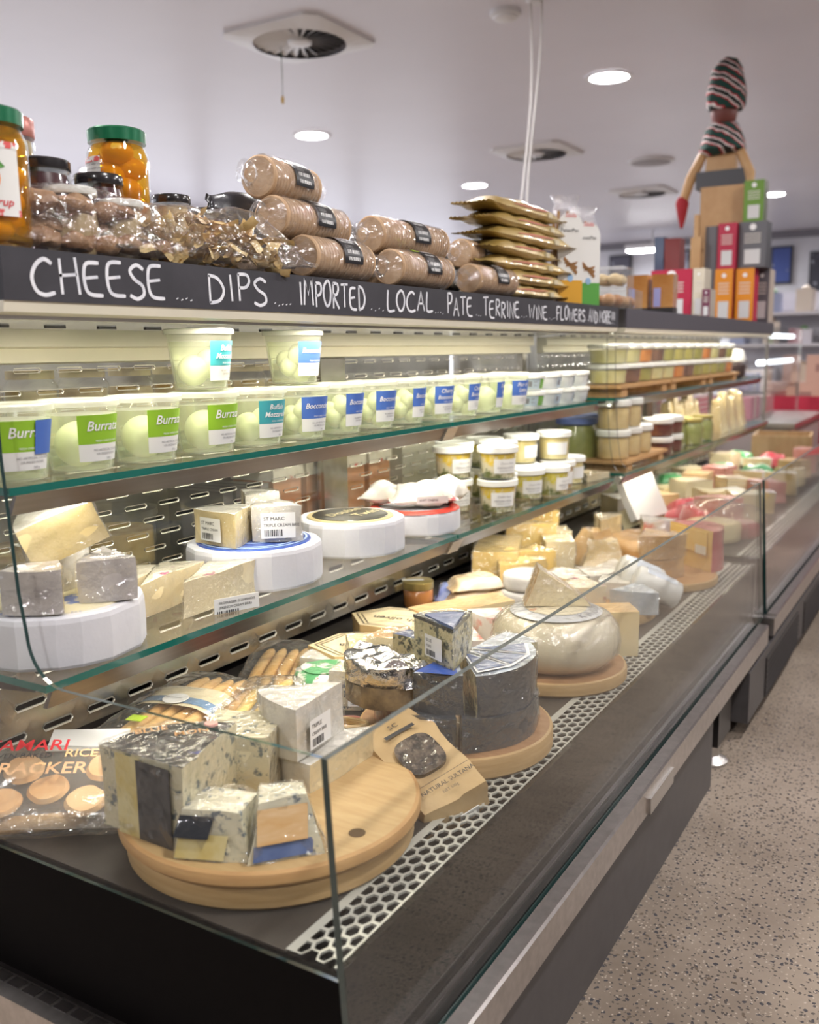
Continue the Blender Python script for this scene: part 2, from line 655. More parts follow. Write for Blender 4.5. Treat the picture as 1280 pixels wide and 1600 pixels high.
def vent(x, y, s, label):
    t = thing('air_vent', label, 'air vent', (x, y, CEIL), group='ceiling air vents')
    g = G()
    n = 32
    vs, fs = [], []
    ri = s * 0.40
    for k in range(n):
        a = 2 * PI * (k + .5) / n
        c_, s_ = math.cos(a), math.sin(a)
        q = s / 2 / max(abs(c_), abs(s_))
        vs += [(q * c_, q * s_, -0.02), (ri * c_, ri * s_, -0.045), (q * c_, q * s_, 0)]
    for k in range(n):
        j = (k + 1) % n
        fs += [(3 * k, 3 * k + 1, 3 * j + 1, 3 * j), (3 * k, 3 * j, 3 * j + 2, 3 * k + 2)]
    g.add(vs, fs)
    part('face_plate', g, TRIMW, t, smooth=False)
    part('throat', G().lathe([(ri, -0.006), (ri * .98, -0.004)], 32), mat('vent_throat', (0.03, 0.03, 0.035), 0.8), t)
    bl = G()
    for k in range(24):
        a = 2 * PI * k / 24
        m = Matrix.Rotation(a, 4, 'Z')
        b = G().add([m @ Vector(p) for p in ((0.10 * s, -0.012 * s, -0.03), (ri, -0.024 * s, -0.036), (ri, 0.024 * s, -0.014), (0.10 * s, 0.010 * s, -0.012))], [(0, 1, 2, 3), (3, 2, 1, 0)])
        part('blade', b, TRIMW, t, smooth=False)
    part('hub', G().lathe([(0.02 * s, -0.05), (0.1 * s, -0.042), (0.11 * s, -0.02)], 20), TRIMW, t)
    return t


vent(-4.46, 5.95, 0.86, 'large square ceiling air vent with radial blades, nearest of the vents')
vent(-4.60, 10.65, 0.88, 'square ceiling air vent with radial blades behind the hanging cable')
vent(-4.44, 14.2, 0.86, 'distant square ceiling air vent just above the gold cracker pouches')
t = thing('smoke_detector', 'small white smoke detector on the ceiling beside the hanging cable', 'smoke detector', (-2.95, 6.28, CEIL))
part('base', G().lathe([(0.105, 0), (0.105, -0.03), (0.09, -0.035)], 24), TRIMW, t)
part('cap', G().lathe([(0.05, -0.06), (0.08, -0.05), (0.085, -0.035)], 24), TRIMW, t)
t = thing('ceiling_speaker', 'flat round grey grille set in the ceiling beyond the square vents', 'ceiling speaker', (-3.65, 11.99, CEIL))
part('ring', G().lathe([(0.28, 0), (0.28, -0.02), (0.24, -0.025)], 28), TRIMW, t)
part('grille', G().lathe([(0.24, -0.027), (0.20, -0.034)], 28), mat('grille_grey', (0.42, 0.41, 0.44), 0.7), t)
t = thing('light_panel', 'long glowing ceiling light panel near the far wall', 'ceiling light', (-5.64, 18.8, CEIL - 0.37))
part('housing', G().box(-.5, .5, -.2, .2, 0, .10), TRIMW, t)
part('diffuser', G().box(-.47, .47, -.17, .17, -0.03, 0.0), LAMP, t)
part('hanger', G().box(-.02, .02, -.02, .02, .10, .37), TRIMW, t)
ld = bpy.data.lights.new('panel_light', 'AREA')
ld.shape = 'RECTANGLE'
ld.size, ld.size_y = .94 * S, .34 * S
ld.energy = 45
ld.color = (0.94, 0.96, 1.0)
lo_ = bpy.data.objects.new('panel_light', ld)
COL.objects.link(lo_)
lo_.parent = t
lo_.location = (0, 0, -.035 * S)
# the white cord hanging down to the shelf tops, and the thread under the vent
t = thing('hanging_cable', 'thin white double cable hanging from the ceiling down behind the gold pouches', 'cable', (-2.70, 6.20, CEIL))
for k, (dx, dy) in enumerate(((-0.024, -0.014), (0.02, 0.014))):
    pts = [(dx + 0.03 * math.sin(q * .45 + k), dy - q * 0.012, -q * 0.16) for q in range(0, 14)]
    part('strand', G().tube(pts, 0.008, 6), mat('cord_white', (0.55, 0.53, 0.52), 0.6), t)
part('ceiling_rose', G().lathe([(0.05, -0.02), (0.06, 0)], 16), TRIMW, t)
t = thing('hanging_ornament', 'tiny green and gold ornament on a thread under the large air vent', 'ornament', (-4.62, 5.93, CEIL - 0.04))
part('thread', G().tube([(0, 0, 0), (0.004, 0, -0.2), (0, 0, -.36)], 0.003, 5), mat('thread_green', (0.05, 0.12, 0.08), 0.7), t)
part('bead', G().sphere((0, 0, -.37), .014, 8, 6, sq=(1, 1, 2.2)), mat('bead_gold', (0.5, 0.32, 0.08), 0.4), t)


# ================================================================== display cases
def slot_panel(g, x, y0, y1, z0, z1, py, pz, sl, sh, d=0.004, lean=0.0):
    """A sheet in a plane of constant x, pierced by staggered rows of long slots."""
    rows = max(1, int((z1 - z0) / pz))
    pz = (z1 - z0) / rows
    for r in range(rows):
        a, b = z0 + r * pz, z0 + (r + 1) * pz
        off = 0.0 if r % 2 == 0 else py / 2
        n = int((y1 - y0 - off) / py)
        ys = [y0 + off + k * py for k in range(n + 1)]
        xa, xb = x + lean * (a - z0), x + lean * (b - z0)
        if ys[0] > y0 + 1e-6:
            g.add([(xa, y0, a), (xa, ys[0], a), (xb, ys[0], b), (xb, y0, b)], [(0, 1, 2, 3)])
        if ys[-1] < y1 - 1e-6:
            g.add([(xa, ys[-1], a), (xa, y1, a), (xb, y1, b), (xb, ys[-1], b)], [(0, 1, 2, 3)])
        zc = (a + b) / 2
        xc = x + lean * (zc - z0)
        for k in range(n):
            l, rr = ys[k] + (py - sl) / 2, ys[k] + (py + sl) / 2
            c = sh * 0.45
            lo, hi = zc - sh / 2, zc + sh / 2
            ring = [(l + c, lo), (rr - c, lo), (rr, lo + c), (rr, hi - c), (rr - c, hi), (l + c, hi), (l, hi - c), (l, lo + c)]
            vs = [(xa, ys[k], a), (xa, ys[k + 1], a), (xb, ys[k + 1], b), (xb, ys[k], b)]
            vs += [(xc, p[0], p[1]) for p in ring] + [(xc - d, p[0], p[1]) for p in ring]
            vs += [(xc + 0.0012, p[0] + (p[0] - (l + rr) / 2) * 0.05, zc + (p[1] - zc) * 1.6) for p in ring]
            fs = [(0, 1, 5, 4), (1, 6, 5), (1, 2, 7, 6), (2, 8, 7), (2, 3, 9, 8), (3, 10, 9), (3, 0, 11, 10), (0, 4, 11)]
            g.add(vs[:12], fs, 0)
            rim = [(i, (i + 1) % 8, (i + 1) % 8 + 8, i + 8) for i in range(8)]
            g.add(vs[4:20], rim, 1)
            rim2 = [(i, (i + 1) % 8, (i + 1) % 8 + 8, i + 8) for i in range(8)]
            g.add(vs[4:12] + vs[20:28], rim2, 1)
    return g


def hex_strip(g, x0, x1, y0, y1, z, rows, web=0.80, sy=1.45):
    """Pierced honeycomb strip lying flat; rows run along y."""
    pitch = (x1 - x0 - 0.016) / (rows - 0.0)
    rr = pitch / 1.5
    py = rr * math.sqrt(3) * sy
    n = int((y1 - y0) / py)
    for r in range(rows):
        cx = x0 + 0.008 + pitch * (r + .5)
        off = 0 if r % 2 == 0 else py / 2
        for k in range(n):
            cy = y0 + off + (k + .5) * py
            o = [(cx + rr * math.cos(PI / 3 * i), cy + rr * sy * math.sin(PI / 3 * i)) for i in range(6)]
            q = [(cx + rr * web * math.cos(PI / 3 * i), cy + rr * sy * web * math.sin(PI / 3 * i)) for i in range(6)]
            vs = [(p[0], p[1], z) for p in o] + [(p[0], p[1], z) for p in q] + [(p[0], p[1], z - 0.004) for p in q]
            fs = [(i, (i + 1) % 6, (i + 1) % 6 + 6, i + 6) for i in range(6)]
            fs += [(i + 6, (i + 1) % 6 + 6, (i + 1) % 6 + 12, i + 12) for i in range(6)]
            g.add(vs, fs)
    for a, b in ((x0 - 0.004, x0 + 0.008 + pitch * .25), (x1 - 0.008 - pitch * .25, x1 + 0.004)):
        g.add([(a, y0, z - 0.0006), (b, y0, z - 0.0006), (b, y1, z - 0.0006), (a, y1, z - 0.0006)], [(0, 1, 2, 3)])
    return g


RIM = mat('slot_rim_highlight', (0.80, 0.78, 0.72), 0.25, 0.5)  # pale colour stands in for light caught on the slot edges
TRAYZ = -0.903
DECKZ = 0.178
SHU = -0.2215
SHL = -0.567
BACKX = -1.80


def glass_sheet(name, poly, y0, y1, parent, edge=DARKEDGE):
    """Upright sheet in the x-z plane, edges tinted."""
    g = G()
    n = len(poly)
    vs = [(p[0], y0, p[1]) for p in poly] + [(p[0], y1, p[1]) for p in poly]
    g.add(vs, [tuple(range(n)), tuple(range(2 * n - 1, n - 1, -1))], 0)
    g.add(vs, [(i, i + n, (i + 1) % n + n, (i + 1) % n) for i in range(n)], 1)
    return part(name, g, [GLASS, edge], parent, smooth=False, ab=True)


def shelf(parent, x0, x1, y0, y1, z):
    th = 0.014
    vs = [(x0, y0, z - th), (x1, y0, z - th), (x1, y1, z - th), (x0, y1, z - th), (x0, y0, z), (x1, y0, z), (x1, y1, z), (x0, y1, z)]
    g = G().add(vs, [(3, 2, 1, 0), (4, 5, 6, 7)], 0)
    g.add(vs, [(0, 1, 5, 4), (1, 2, 6, 5), (2, 3, 7, 6), (3, 0, 4, 7)], 1)
    return part('glass_shelf', g, [GLASS, EDGE], parent, smooth=False, ab=True)


def make_case(y0, y1, label, sign_mat, first):
    c = thing('display_case', label, 'display case', (-1.25, (y0 + y1) / 2, FLOOR), group='refrigerated display cases')
    P = lambda name, g, m, **k: part(name, g, m, c, ab=True, **k)
    # base
    if first:
        P('plinth', G().box(-1.84, -0.685, y0 + 0.03, 3.14, FLOOR, -1.235), CHARCOAL, smooth=False)
        P('leg', G().box(-0.86, -0.70, 3.30, 3.50, FLOOR + 0.075, -1.235), BLACK, smooth=False)
        ft = P('foot', G().lathe([(0.060, 0.0), (0.062, 0.012), (0.03, 0.03), (0.035, 0.075)], 18, (-0.735, 3.345, FLOOR)), STEEL)
        P('underframe', G().box(-1.84, -0.72, y0 + 0.03, y1 - 0.02, -1.30, -1.215), BLACK, smooth=False)
    else:
        P('plinth', G().box(-1.84, -0.66, 3.62, y1 - 0.02, FLOOR + 0.06, -1.235), CHARCOAL, smooth=False)
        P('leg', G().box(-1.84, -1.70, y0 + 0.2, y0 + .3, FLOOR, FLOOR + .07), BLACK, smooth=False)
        P('leg', G().box(-0.90, -0.72, y1 - .4, y1 - .3, FLOOR, FLOOR + .07), BLACK, smooth=False)
        for a in (3.95, 4.95, 5.95):
            lv = P('vent_grille', G().box(-0.662, -0.655, a, a + .8, -1.44, -1.27), BLACK, smooth=False)
            for k in range(7):
                zz = -1.43 + k * 0.023
                part('louvre', G().add([(-0.650, a, zz), (-0.650, a + .8, zz), (-0.658, a + .8, zz + .015), (-0.658, a, zz + .015)], [(0, 1, 2, 3), (3, 2, 1, 0)]), CHARCOAL, lv, ab=True, smooth=False)
    # steel bumper rail with a dark slot for the glass
    ry1 = 3.97 if first else y1
    P('bumper_rail', G().prism_y([(-0.698, -1.134), (-0.664, -1.134), (-0.659, -1.139), (-0.659, -1.213), (-0.672, -1.218), (-0.698, -1.218)], y0 - 0.02, ry1), RAILSTEEL, smooth=False)
    P('glass_slot', G().box(-0.713, -0.699, y0 - 0.01, ry1, -1.20, -1.146), BLACK, smooth=False)
    P('inner_rail', G().box(-0.740, -0.722, y0 + 0.01, ry1, -1.20, -1.128), DARKSTEEL, smooth=False)
    if first:
        pin = P('rail_latch', G().box(-0.659, -0.652, 2.30, 2.52, -1.215, -1.170), STEEL, smooth=False)
    # near end: black skirt, steel end rail with a pierced top
    P('end_skirt', G().prism_y([(-1.84, -1.215), (-0.716, -1.215), (-0.7305, TRAYZ), (-1.84, TRAYZ)], y0 - 0.004, y0 + 0.014), ENDBLACK, smooth=False)
    er = P('end_rail', G().box(-1.84, -0.659, y0 - 0.075, y0 - 0.022, -1.216, -1.140), RAILSTEEL, smooth=False)
    if first:
        for k in range(26):
            a = -1.80 + k * 0.043
            part('drain_slot', G().box(a, a + 0.034, y0 - 0.048, y0 - 0.026, -1.1415, -1.1385), BLACK, er, ab=True, smooth=False)
    P('end_shadow_gap', G().box(-1.84, -0.70, y0 - 0.02, y0 + 0.002, -1.20, -1.150), BLACK, smooth=False)
    P('front_skirt', G().prism_y([(-0.750, TRAYZ + .002), (-0.738, TRAYZ + .002), (-0.728, -1.19), (-0.750, -1.19)], y0 + 0.016, y1 - 0.012), FRONTBLACK, smooth=False)
    P('far_skirt', G().box(-1.84, -0.735, y1 - 0.012, y1 - 0.002, -1.21, TRAYZ), BLACK, smooth=False)
    # tray and pierced air strip
    P('tray', G().box(BACKX, -0.842, y0 + 0.017, y1 - 0.013, TRAYZ - 0.02, TRAYZ), TRAY, smooth=False)
    P('air_duct', G().box(-0.842, -0.752, y0 + 0.017, y1 - 0.013, TRAYZ - 0.10, TRAYZ - 0.06), mat('duct_black', (0.010, 0.009, 0.008), 0.7), smooth=False)
    P('hexagon_grille', hex_strip(G(), -0.842, -0.742, y0 + 0.02, y1 - 0.03, TRAYZ + 0.002, 4), HEXSTEEL, smooth=False)
    # glass
    edge = DARKEDGE
    front = [(-0.749, -0.56), (-0.738, -0.56), (-0.704, -1.145), (-0.715, -1.145)]
    g = G()
    gy0, gy1 = y0 - 0.004, (y1 + 0.03 if first else y1)
    vs = [(p[0], gy0, p[1]) for p in front] + [(p[0], gy1, p[1]) for p in front]
    g.add(vs, [(0, 4, 7, 3), (1, 2, 6, 5)], 0)
    g.add(vs, [(0, 1, 2, 3), (4, 7, 6, 5), (3, 7, 6, 2)], 1)
    g.add(vs, [(0, 1, 5, 4)], 2)
    P('front_glass', g, [GLASS, edge, BRIGHTEDGE], smooth=False)
    side = [(-0.7305, TRAYZ + .0005), (-0.7495, -0.56), (-1.29, -0.5586)]
    for k in range(1, 8):
        a = PI / 2 * k / 8
        side.append((-1.29 - 0.085 * math.sin(a), -0.5586 + 0.085 * (1 - math.cos(a))))
    side += [(-1.376, -0.47), (-1.388, -0.40), (-1.404, -0.17), (-1.408, 0.085), (-1.83, 0.085), (-1.83, TRAYZ + .0005)]
    glass_sheet('end_glass', side, y0 - 0.004, y0 + 0.003, c)
    glass_sheet('end_glass', side, y1 - 0.008, y1 - 0.001, c)
    # back wall pieces: slotted steel low down, slotted clear panels between the shelves
    P('slotted_back_panel', slot_panel(G(), -1.745, y0 + 0.02, y1 - 0.02, TRAYZ + 0.045, -0.60, 0.125, 0.055, 0.080, 0.013, lean=-0.10), [PANELSTEEL, RIM], smooth=False)
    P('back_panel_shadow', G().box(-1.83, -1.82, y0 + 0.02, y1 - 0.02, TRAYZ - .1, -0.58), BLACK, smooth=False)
    mid = (y0 + 1.45) if first else (y0 + y1) / 2
    P('slotted_acrylic_panel', slot_panel(G(), BACKX, y0 + 0.02, mid, -0.55, -0.245, 0.115, 0.038, 0.070, 0.008), [ACRYLIC, RIM], smooth=False)
    P('slotted_acrylic_panel', slot_panel(G(), BACKX, mid + .14, y1 - 0.02, -0.55, -0.245, 0.115, 0.038, 0.070, 0.008), [ACRYLIC, RIM], smooth=False)
    P('slotted_acrylic_panel', slot_panel(G(), BACKX, y0 + 0.02, y1 - 0.02, -0.20, -0.005, 0.115, 0.042, 0.070, 0.008), [ACRYLIC, RIM], smooth=False)
    P('upright', G().box(BACKX - 0.02, BACKX + 0.006, mid, mid + .135, -0.60, 0.06), PANELSTEEL, smooth=False)
    P('upright', G().box(BACKX - 0.02, BACKX + 0.01, y1 - .05, y1 - 0.015, -0.60, 0.06), STEEL, smooth=False)
    P('storage_back', G().box(-2.24, -2.20, y0, y1, TRAYZ, 0.10), mat('storage_wall_grey', (0.62, 0.61, 0.58), 0.5, var=(0.40, 0.40, 0.38), vs=7), smooth=False)
    P('storage_shelf', G().box(-2.20, BACKX - 0.02, y0, y1, -0.575, -0.56), STEEL, smooth=False)
    P('storage_shelf', G().box(-2.20, BACKX - 0.02, y0, y1, -0.225, -0.21), STEEL, smooth=False)
    # shelves, their steel light rails and brackets
    ju, jl = (2.62, 2.55) if first else ((y0 + y1) / 2, (y0 + y1) / 2)
    for x0_, z, j, yend in ((-1.41, SHU, ju, y1 - 0.10 if first else y1 - .05), (-1.356, SHL, jl, y1 - 0.02 if first else y1 - .05)):
        shelf(c, BACKX + 0.012, x0_, y0 + 0.014, j - 0.004, z)
        shelf(c, BACKX + 0.012, x0_, j + 0.004, yend, z)
        rail = P('shelf_rail', G().prism_y([(x0_ - .012, z - .016), (x0_ - .004, z - .016), (x0_ - .022, z - .052), (x0_ - .034, z - .052)], y0 + 0.03, yend - .01), SHELFSTEEL, smooth=False)
        part('rail_lamp', G().box(x0_ - .046, x0_ - .036, y0 + .14, yend - .05, z - .030, z - .022), emit('shelf_lamp', (1.0, 0.95, 0.84), 2.0), rail, ab=True, smooth=False)
        sl = bpy.data.lights.new('shelf_lamp', 'AREA')
        sl.shape = 'RECTANGLE'
        sl.size = 0.02 * S
        sl.size_y = (yend - y0 - .12) * S
        sl.energy = SHELF_POWER * (y1 - y0)
        sl.color = (1.0, 0.93, 0.80)
        so = bpy.data.objects.new('shelf_lamp', sl)
        COL.objects.link(so)
        so.parent = c
        so.location = W(x0_ - .041, (y0 + yend) / 2, z - .034) - c.location
        for jj in (j,):
            P('shelf_clip', G().prism_y([(x0_ - .03, z - .018), (x0_ + .002, z - .018), (x0_ - .02, z - .058), (x0_ - .05, z - .058)], jj - .035, jj + .035), STEEL, smooth=False)
        for by in (y0 + 0.035, (mid + .06), yend - .03):
            P('shelf_bracket', G().prism_y([(BACKX + .006, z - .016), (x0_ - .05, z - .016), (x0_ - .05, z - .026), (BACKX + .006, z - .07)], by - .005, by + .005), DARKSTEEL, smooth=False)
    # canopy with its sign face, lamp trough and soffit
    P('canopy_body', G().box(-1.86, -1.372, y0, y1, 0.092, DECKZ), CHARCOAL, smooth=False)
    sg = P('sign_board', G().box(-1.372, -1.36, y0, y1, 0.092, DECKZ), sign_mat, smooth=False)
    P('canopy_lip', G().prism_y([(-1.40, 0.092), (-1.362, 0.092), (-1.366, 0.074), (-1.40, 0.070)], y0, y1), CREAM, smooth=False)
    P('lip_channel', G().prism_y([(-1.425, 0.091), (-1.401, 0.091), (-1.401, 0.064), (-1.425, 0.064)], y0 + .01, y1 - .01), STEEL, smooth=False)
    P('soffit', G().add([(-1.426, y0 + .01, 0.088), (-1.426, y1 - .01, 0.088), (-1.74, y1 - .01, 0.060), (-1.74, y0 + .01, 0.060)], [(0, 1, 2, 3), (3, 2, 1, 0)]), CANOPY_IN, smooth=False)
    for k in range(int((y1 - y0 - .1) / 0.14)):
        a = y0 + .06 + k * .14
        P('soffit_slot', G().box(-1.70, -1.692, a, a + .05, 0.060, 0.0655), BLACK, smooth=False)
    P('air_deflector', G().prism_y([(-1.76, 0.060), (-1.752, 0.060), (-1.748, 0.022), (-1.77, 0.018), (-1.764, -0.012), (-1.80, -0.016), (-1.80, 0.06)], y0 + .02, y1 - .02), CREAM, smooth=False)
    P('lamp_tube', G().box(-1.444, -1.432, y0 + .06, y1 - .06, 0.066, 0.074), emit('case_lamp', (1.0, 0.93, 0.78), 4.0), smooth=False)
    ld = bpy.data.lights.new('case_lamp', 'AREA')
    ld.shape = 'RECTANGLE'
    ld.size = 0.03 * S
    ld.size_y = (y1 - y0 - .16) * S
    ld.energy = CASE_POWER * (y1 - y0)
    ld.color = WARM
    lo = bpy.data.objects.new('case_lamp', ld)
    COL.objects.link(lo)
    lo.parent = c
    lo.location = (W(-1.455, (y0 + y1) / 2, 0.060) - c.location)
    lo.rotation_euler = (0, R(2), 0)
    return c, sg


case1, sign1 = make_case(1.0, 4.06, 'long glass-fronted cheese display case with chalk lettering on its black canopy', CHALKBOARD, True)
case2, sign2 = make_case(4.17, 7.72, 'second glass display case with a plain grey canopy, beyond the lettered one', mat('canopy_grey', (0.075, 0.070, 0.085), 0.5), False)

# ------------------------------------------------------------------ hand lettering on the sign
FONT = {
    'C': [[(.6, .88), (.38, 1), (.12, .8), (0, .45), (.12, .1), (.38, 0), (.66, .08)]],
    'H': [[(.02, .95), (.06, 0)], [(.5, 1.02), (.6, .02)], [(0, .5), (.54, .56)]],
    'E': [[(.5, .98), (.1, .94), (0, .62), (.04, .2), (.2, .02), (.6, 0)], [(.04, .5), (.45, .56)]],
    'S': [[(.52, .88), (.28, 1), (.04, .82), (.18, .58), (.46, .4), (.5, .14), (.26, 0), (0, .1)]],
    'D': [[(.04, 1), (.06, 0)], [(.0, 1), (.36, .9), (.58, .5), (.42, .12), (.04, 0)]],
    'I': [[(.1, .95), (.16, 0)]],
    'P': [[(.04, 1), (.08, 0)], [(.02, .98), (.38, .98), (.48, .75), (.34, .52), (.06, .48)]],
    'M': [[(0, 0), (.08, 1), (.32, .4), (.58, 1), (.68, 0)]],
    'O': [[(.3, 1), (.06, .78), (0, .4), (.2, .02), (.46, .1), (.58, .5), (.48, .9), (.3, 1)]],
    'R': [[(.04, 1), (.06, 0)], [(.02, .98), (.38, .96), (.46, .74), (.3, .54), (.08, .5), (.52, 0)]],
    'T': [[(0, .96), (.6, 1)], [(.3, .98), (.32, 0)]],
    'L': [[(.06, 1), (.04, .04), (.52, .02)]],
    'A': [[(0, 0), (.28, 1), (.56, 0)], [(.1, .38), (.48, .4)]],
    'N': [[(.02, 0), (.06, 1), (.5, .02), (.54, 1)]],
    'W': [[(0, 1), (.16, 0), (.36, .7), (.54, 0), (.74, 1)]],
    'F': [[(.5, 1), (.04, .96), (.06, 0)], [(.06, .52), (.42, .56)]],
    '!': [[(.1, 1), (.08, .3)], [(.08, .06), (.08, .0)]],
    '.': [[(.06, .04), (.08, .0)]],
    ' ': [],
}
FWID = {'C': .66, 'H': .6, 'E': .6, 'S': .52, 'D': .58, 'I': .22, 'P': .5, 'M': .7, 'O': .58, 'R': .52, 'T': .6, 'L': .52, 'A': .56, 'N': .54, 'W': .76, 'F': .5, '!': .18, '.': .16, ' ': .2}


def smooth_line(p, n=4):
    if len(p) < 3:
        return p
    out = []
    for i in range(len(p) - 1):
        a, b, c, d = p[max(i - 1, 0)], p[i], p[i + 1], p[min(i + 2, len(p) - 1)]
        for k in range(n):
            t = k / n
            out.append(tuple(0.5 * (2 * b[j] + (c[j] - a[j]) * t + (2 * a[j] - 5 * b[j] + 4 * c[j] - d[j]) * t * t + (3 * b[j] - a[j] - 3 * c[j] + d[j]) * t ** 3) for j in (0, 1)))
    out.append(p[-1])
    return out


def chalk_word(word, ya, yb, zb, zt, stroke):
    g = G()
    tot = sum(FWID[c] + .16 for c in word) - .16
    k = (yb - ya) / tot
    x = 0
    rng = random.Random(len(word) * 7 + int(ya * 100))
    for c in word:
        hh = (zt - zb) * rng.uniform(.88, 1.06)
        dz = rng.uniform(-.004, .004)
        for st in FONT[c]:
            pts = st if c in 'MNWA' else smooth_line(st)
            q = [Vector((-1.3592, ya + (x + p[0]) * k, zb + dz + p[1] * hh)) for p in pts]
            vs, fs = [], []
            for i, p in enumerate(q):
                d = (q[min(i + 1, len(q) - 1)] - q[max(i - 1, 0)]).normalized()
                nrm = Vector((0, -d.z, d.y))
                w_ = stroke * (.8 if i in (0, len(q) - 1) else 1)
                vs += [p + nrm * w_, p - nrm * w_, p + Vector((-0.0009, 0, 0)) + nrm * w_ * 1.02, p + Vector((-0.0009, 0, 0)) - nrm * w_ * 1.02]
            for i in range(len(q) - 1):
                a = 4 * i
                fs += [(a, a + 1, a + 5, a + 4), (a, a + 4, a + 6, a + 2), (a + 1, a + 3, a + 7, a + 5)]
            g.add(vs, fs)
        x += FWID[c] + .16
    return part('lettering', g, CHALK, sign1, ab=True, smooth=False)


for wd_, a, b, zb, zt in [('CHEESE', 1.055, 1.355, .106, .166), ('....', 1.386, 1.431, .108, .16), ('DIPS', 1.478, 1.662, .108, .166), ('.....', 1.689, 1.751, .108, .16),
                          ('IMPORTED', 1.781, 2.056, .108, .166), ('....', 2.083, 2.148, .110, .16), ('LOCAL', 2.164, 2.410, .110, .166), ('....', 2.424, 2.474, .111, .16),
                          ('PATE', 2.498, 2.66, .108, .164), ('...', 2.686, 2.722, .112, .16), ('TERRINE', 2.735, 3.012, .108, .164), ('...', 3.030, 3.078, .112, .16),
                          ('WINE', 3.095, 3.258, .110, .158), ('....', 3.277, 3.336, .112, .16), ('FLOWERS', 3.350, 3.645, .110, .158), ('.', 3.668, 3.683, .112, .16), ('AND MORE!!!', 3.692, 4.01, .108, .158)]:
    chalk_word(wd_, a, b, zb, zt, 0.0034 if a < 2.2 else 0.0031)


# ================================================================== product builders
def bm_geo(poly, h, cuts=3, bev=0.006, side_mats=None, topm=0, botm=0, amp=0.0, freq=12, seed=0, taper=1.0, segs=2):
    """A bevelled, subdivided and slightly irregular prism over a 2-D outline."""
    bm = bmesh.new()
    n = len(poly)
    cx = sum(p[0] for p in poly) / n
    cy = sum(p[1] for p in poly) / n
    b = [bm.verts.new((p[0], p[1], 0)) for p in poly]
    t = [bm.verts.new((cx + (p[0] - cx) * taper, cy + (p[1] - cy) * taper, h)) for p in poly]
    f = bm.faces.new(b[::-1])
    f.material_index = botm
    f = bm.faces.new(t)
    f.material_index = topm
    for i in range(n):
        f = bm.faces.new((b[i], b[(i + 1) % n], t[(i + 1) % n], t[i]))
        f.material_index = side_mats[i] if side_mats else 0
    if bev > 0:
        bmesh.ops.bevel(bm, geom=[e for e in bm.edges if e.calc_face_angle(0) > 0.5], offset=bev, segments=segs, affect='EDGES', profile=0.6)
    big = [f for f in bm.faces if len(f.verts) > 4]
    if big:
        bmesh.ops.triangulate(bm, faces=big)
    L = max(max(p[0] for p in poly) - min(p[0] for p in poly), max(p[1] for p in poly) - min(p[1] for p in poly), h)
    for _ in range(cuts):
        es = [e for e in bm.edges if e.calc_length() > L * 0.09]
        if not es:
            break
        bmesh.ops.subdivide_edges(bm, edges=es, cuts=1, use_grid_fill=True)
        big = [f for f in bm.faces if len(f.verts) > 4]
        if big:
            bmesh.ops.triangulate(bm, faces=big)
    g = G()
    bm.verts.index_update()
    g.v = [v.co.copy() for v in bm.verts]
    for fc in bm.faces:
        g.f.append(tuple(v.index for v in fc.verts))
        g.m.append(fc.material_index)
    bm.free()
    if amp:
        zs = [p.z for p in g.v]
        out = []
        for p in g.v:
            d = noise.noise_vector(p * freq + Vector((seed * 3.1, seed * 1.7, seed))) * amp
            if p.z < bev * 1.2:
                d.z = max(d.z, 0) * .2
            out.append(p + d)
        g.v = out
    return g


def sector(r, ang, n=10, off=0.6):
    a = R(ang) / 2
    pts = [(-off * r, 0)] + [(r * math.cos(-a + 2 * a * k / n) - off * r, r * math.sin(-a + 2 * a * k / n)) for k in range(n + 1)]
    return pts


def wedge_geo(r, ang, h, amp=0.004, seed=0, bev=0.006, off=0.6, cuts=3, freq=9):
    """Cheese wedge: material 0 = rind (top, bottom, arc), 1 = cut faces. Apex towards -x."""
    p = sector(r, ang, 8, off)
    sm = [1] + [0] * 8 + [1]
    return bm_geo(p, h, cuts, bev, sm, 0, 0, amp, freq, seed)


def wedge_face(r, ang, h, side, off=0.6):
    """(origin, along, up) of a cut face; side -1 or +1."""
    a = R(ang) / 2 * side
    o = Vector((-off * r, 0, 0))
    e = Vector((r * math.cos(a), r * math.sin(a), 0))
    if side < 0:
        return o, e, Vector((0, 0, h))
    return o + e, -e, Vector((0, 0, h))


def rect(lx, ly):
    return [(-lx / 2, -ly / 2), (lx / 2, -ly / 2), (lx / 2, ly / 2), (-lx / 2, ly / 2)]


def block_geo(lx, ly, h, amp=0.004, seed=0, bev=0.008, cuts=3, freq=12, taper=1.0, sm=None, topm=0):
    return bm_geo(rect(lx, ly), h, cuts, bev, sm, topm, topm, amp, freq, seed, taper)


def wheel_geo(r, h, bev=0.015, n=40, amp=0.003, seed=0, pleat=0.0, bulge=0.0):
    prof = [(r * 0.02, 0), (r * .6, 0), (r - bev, 0), (r - bev * .3, bev * .3)]
    for k in range(5):
        prof.append((r + bulge * math.sin(PI * k / 4), bev + (h - 2 * bev) * k / 4))
    prof += [(r - bev * .3, h - bev * .3), (r - bev, h), (r * .75, h), (r * .45, h), (r * .02, h)]
    rng = random.Random(seed)
    ph = [rng.uniform(-1, 1) for _ in range(n)]
    g = G().lathe(prof, n, wob=(lambda a, k: 1 + (pleat * ph[int(a / 2 / PI * n + .5) % n] if 2 < k < 10 else 0)))
    out = []
    for p in g.v:
        d = noise.noise_vector(p * 14 + Vector((seed, seed * 2.2, 0))) * amp
        if p.z < .001:
            d.z = 0
        out.append(p + d)
    g.v = out
    return g


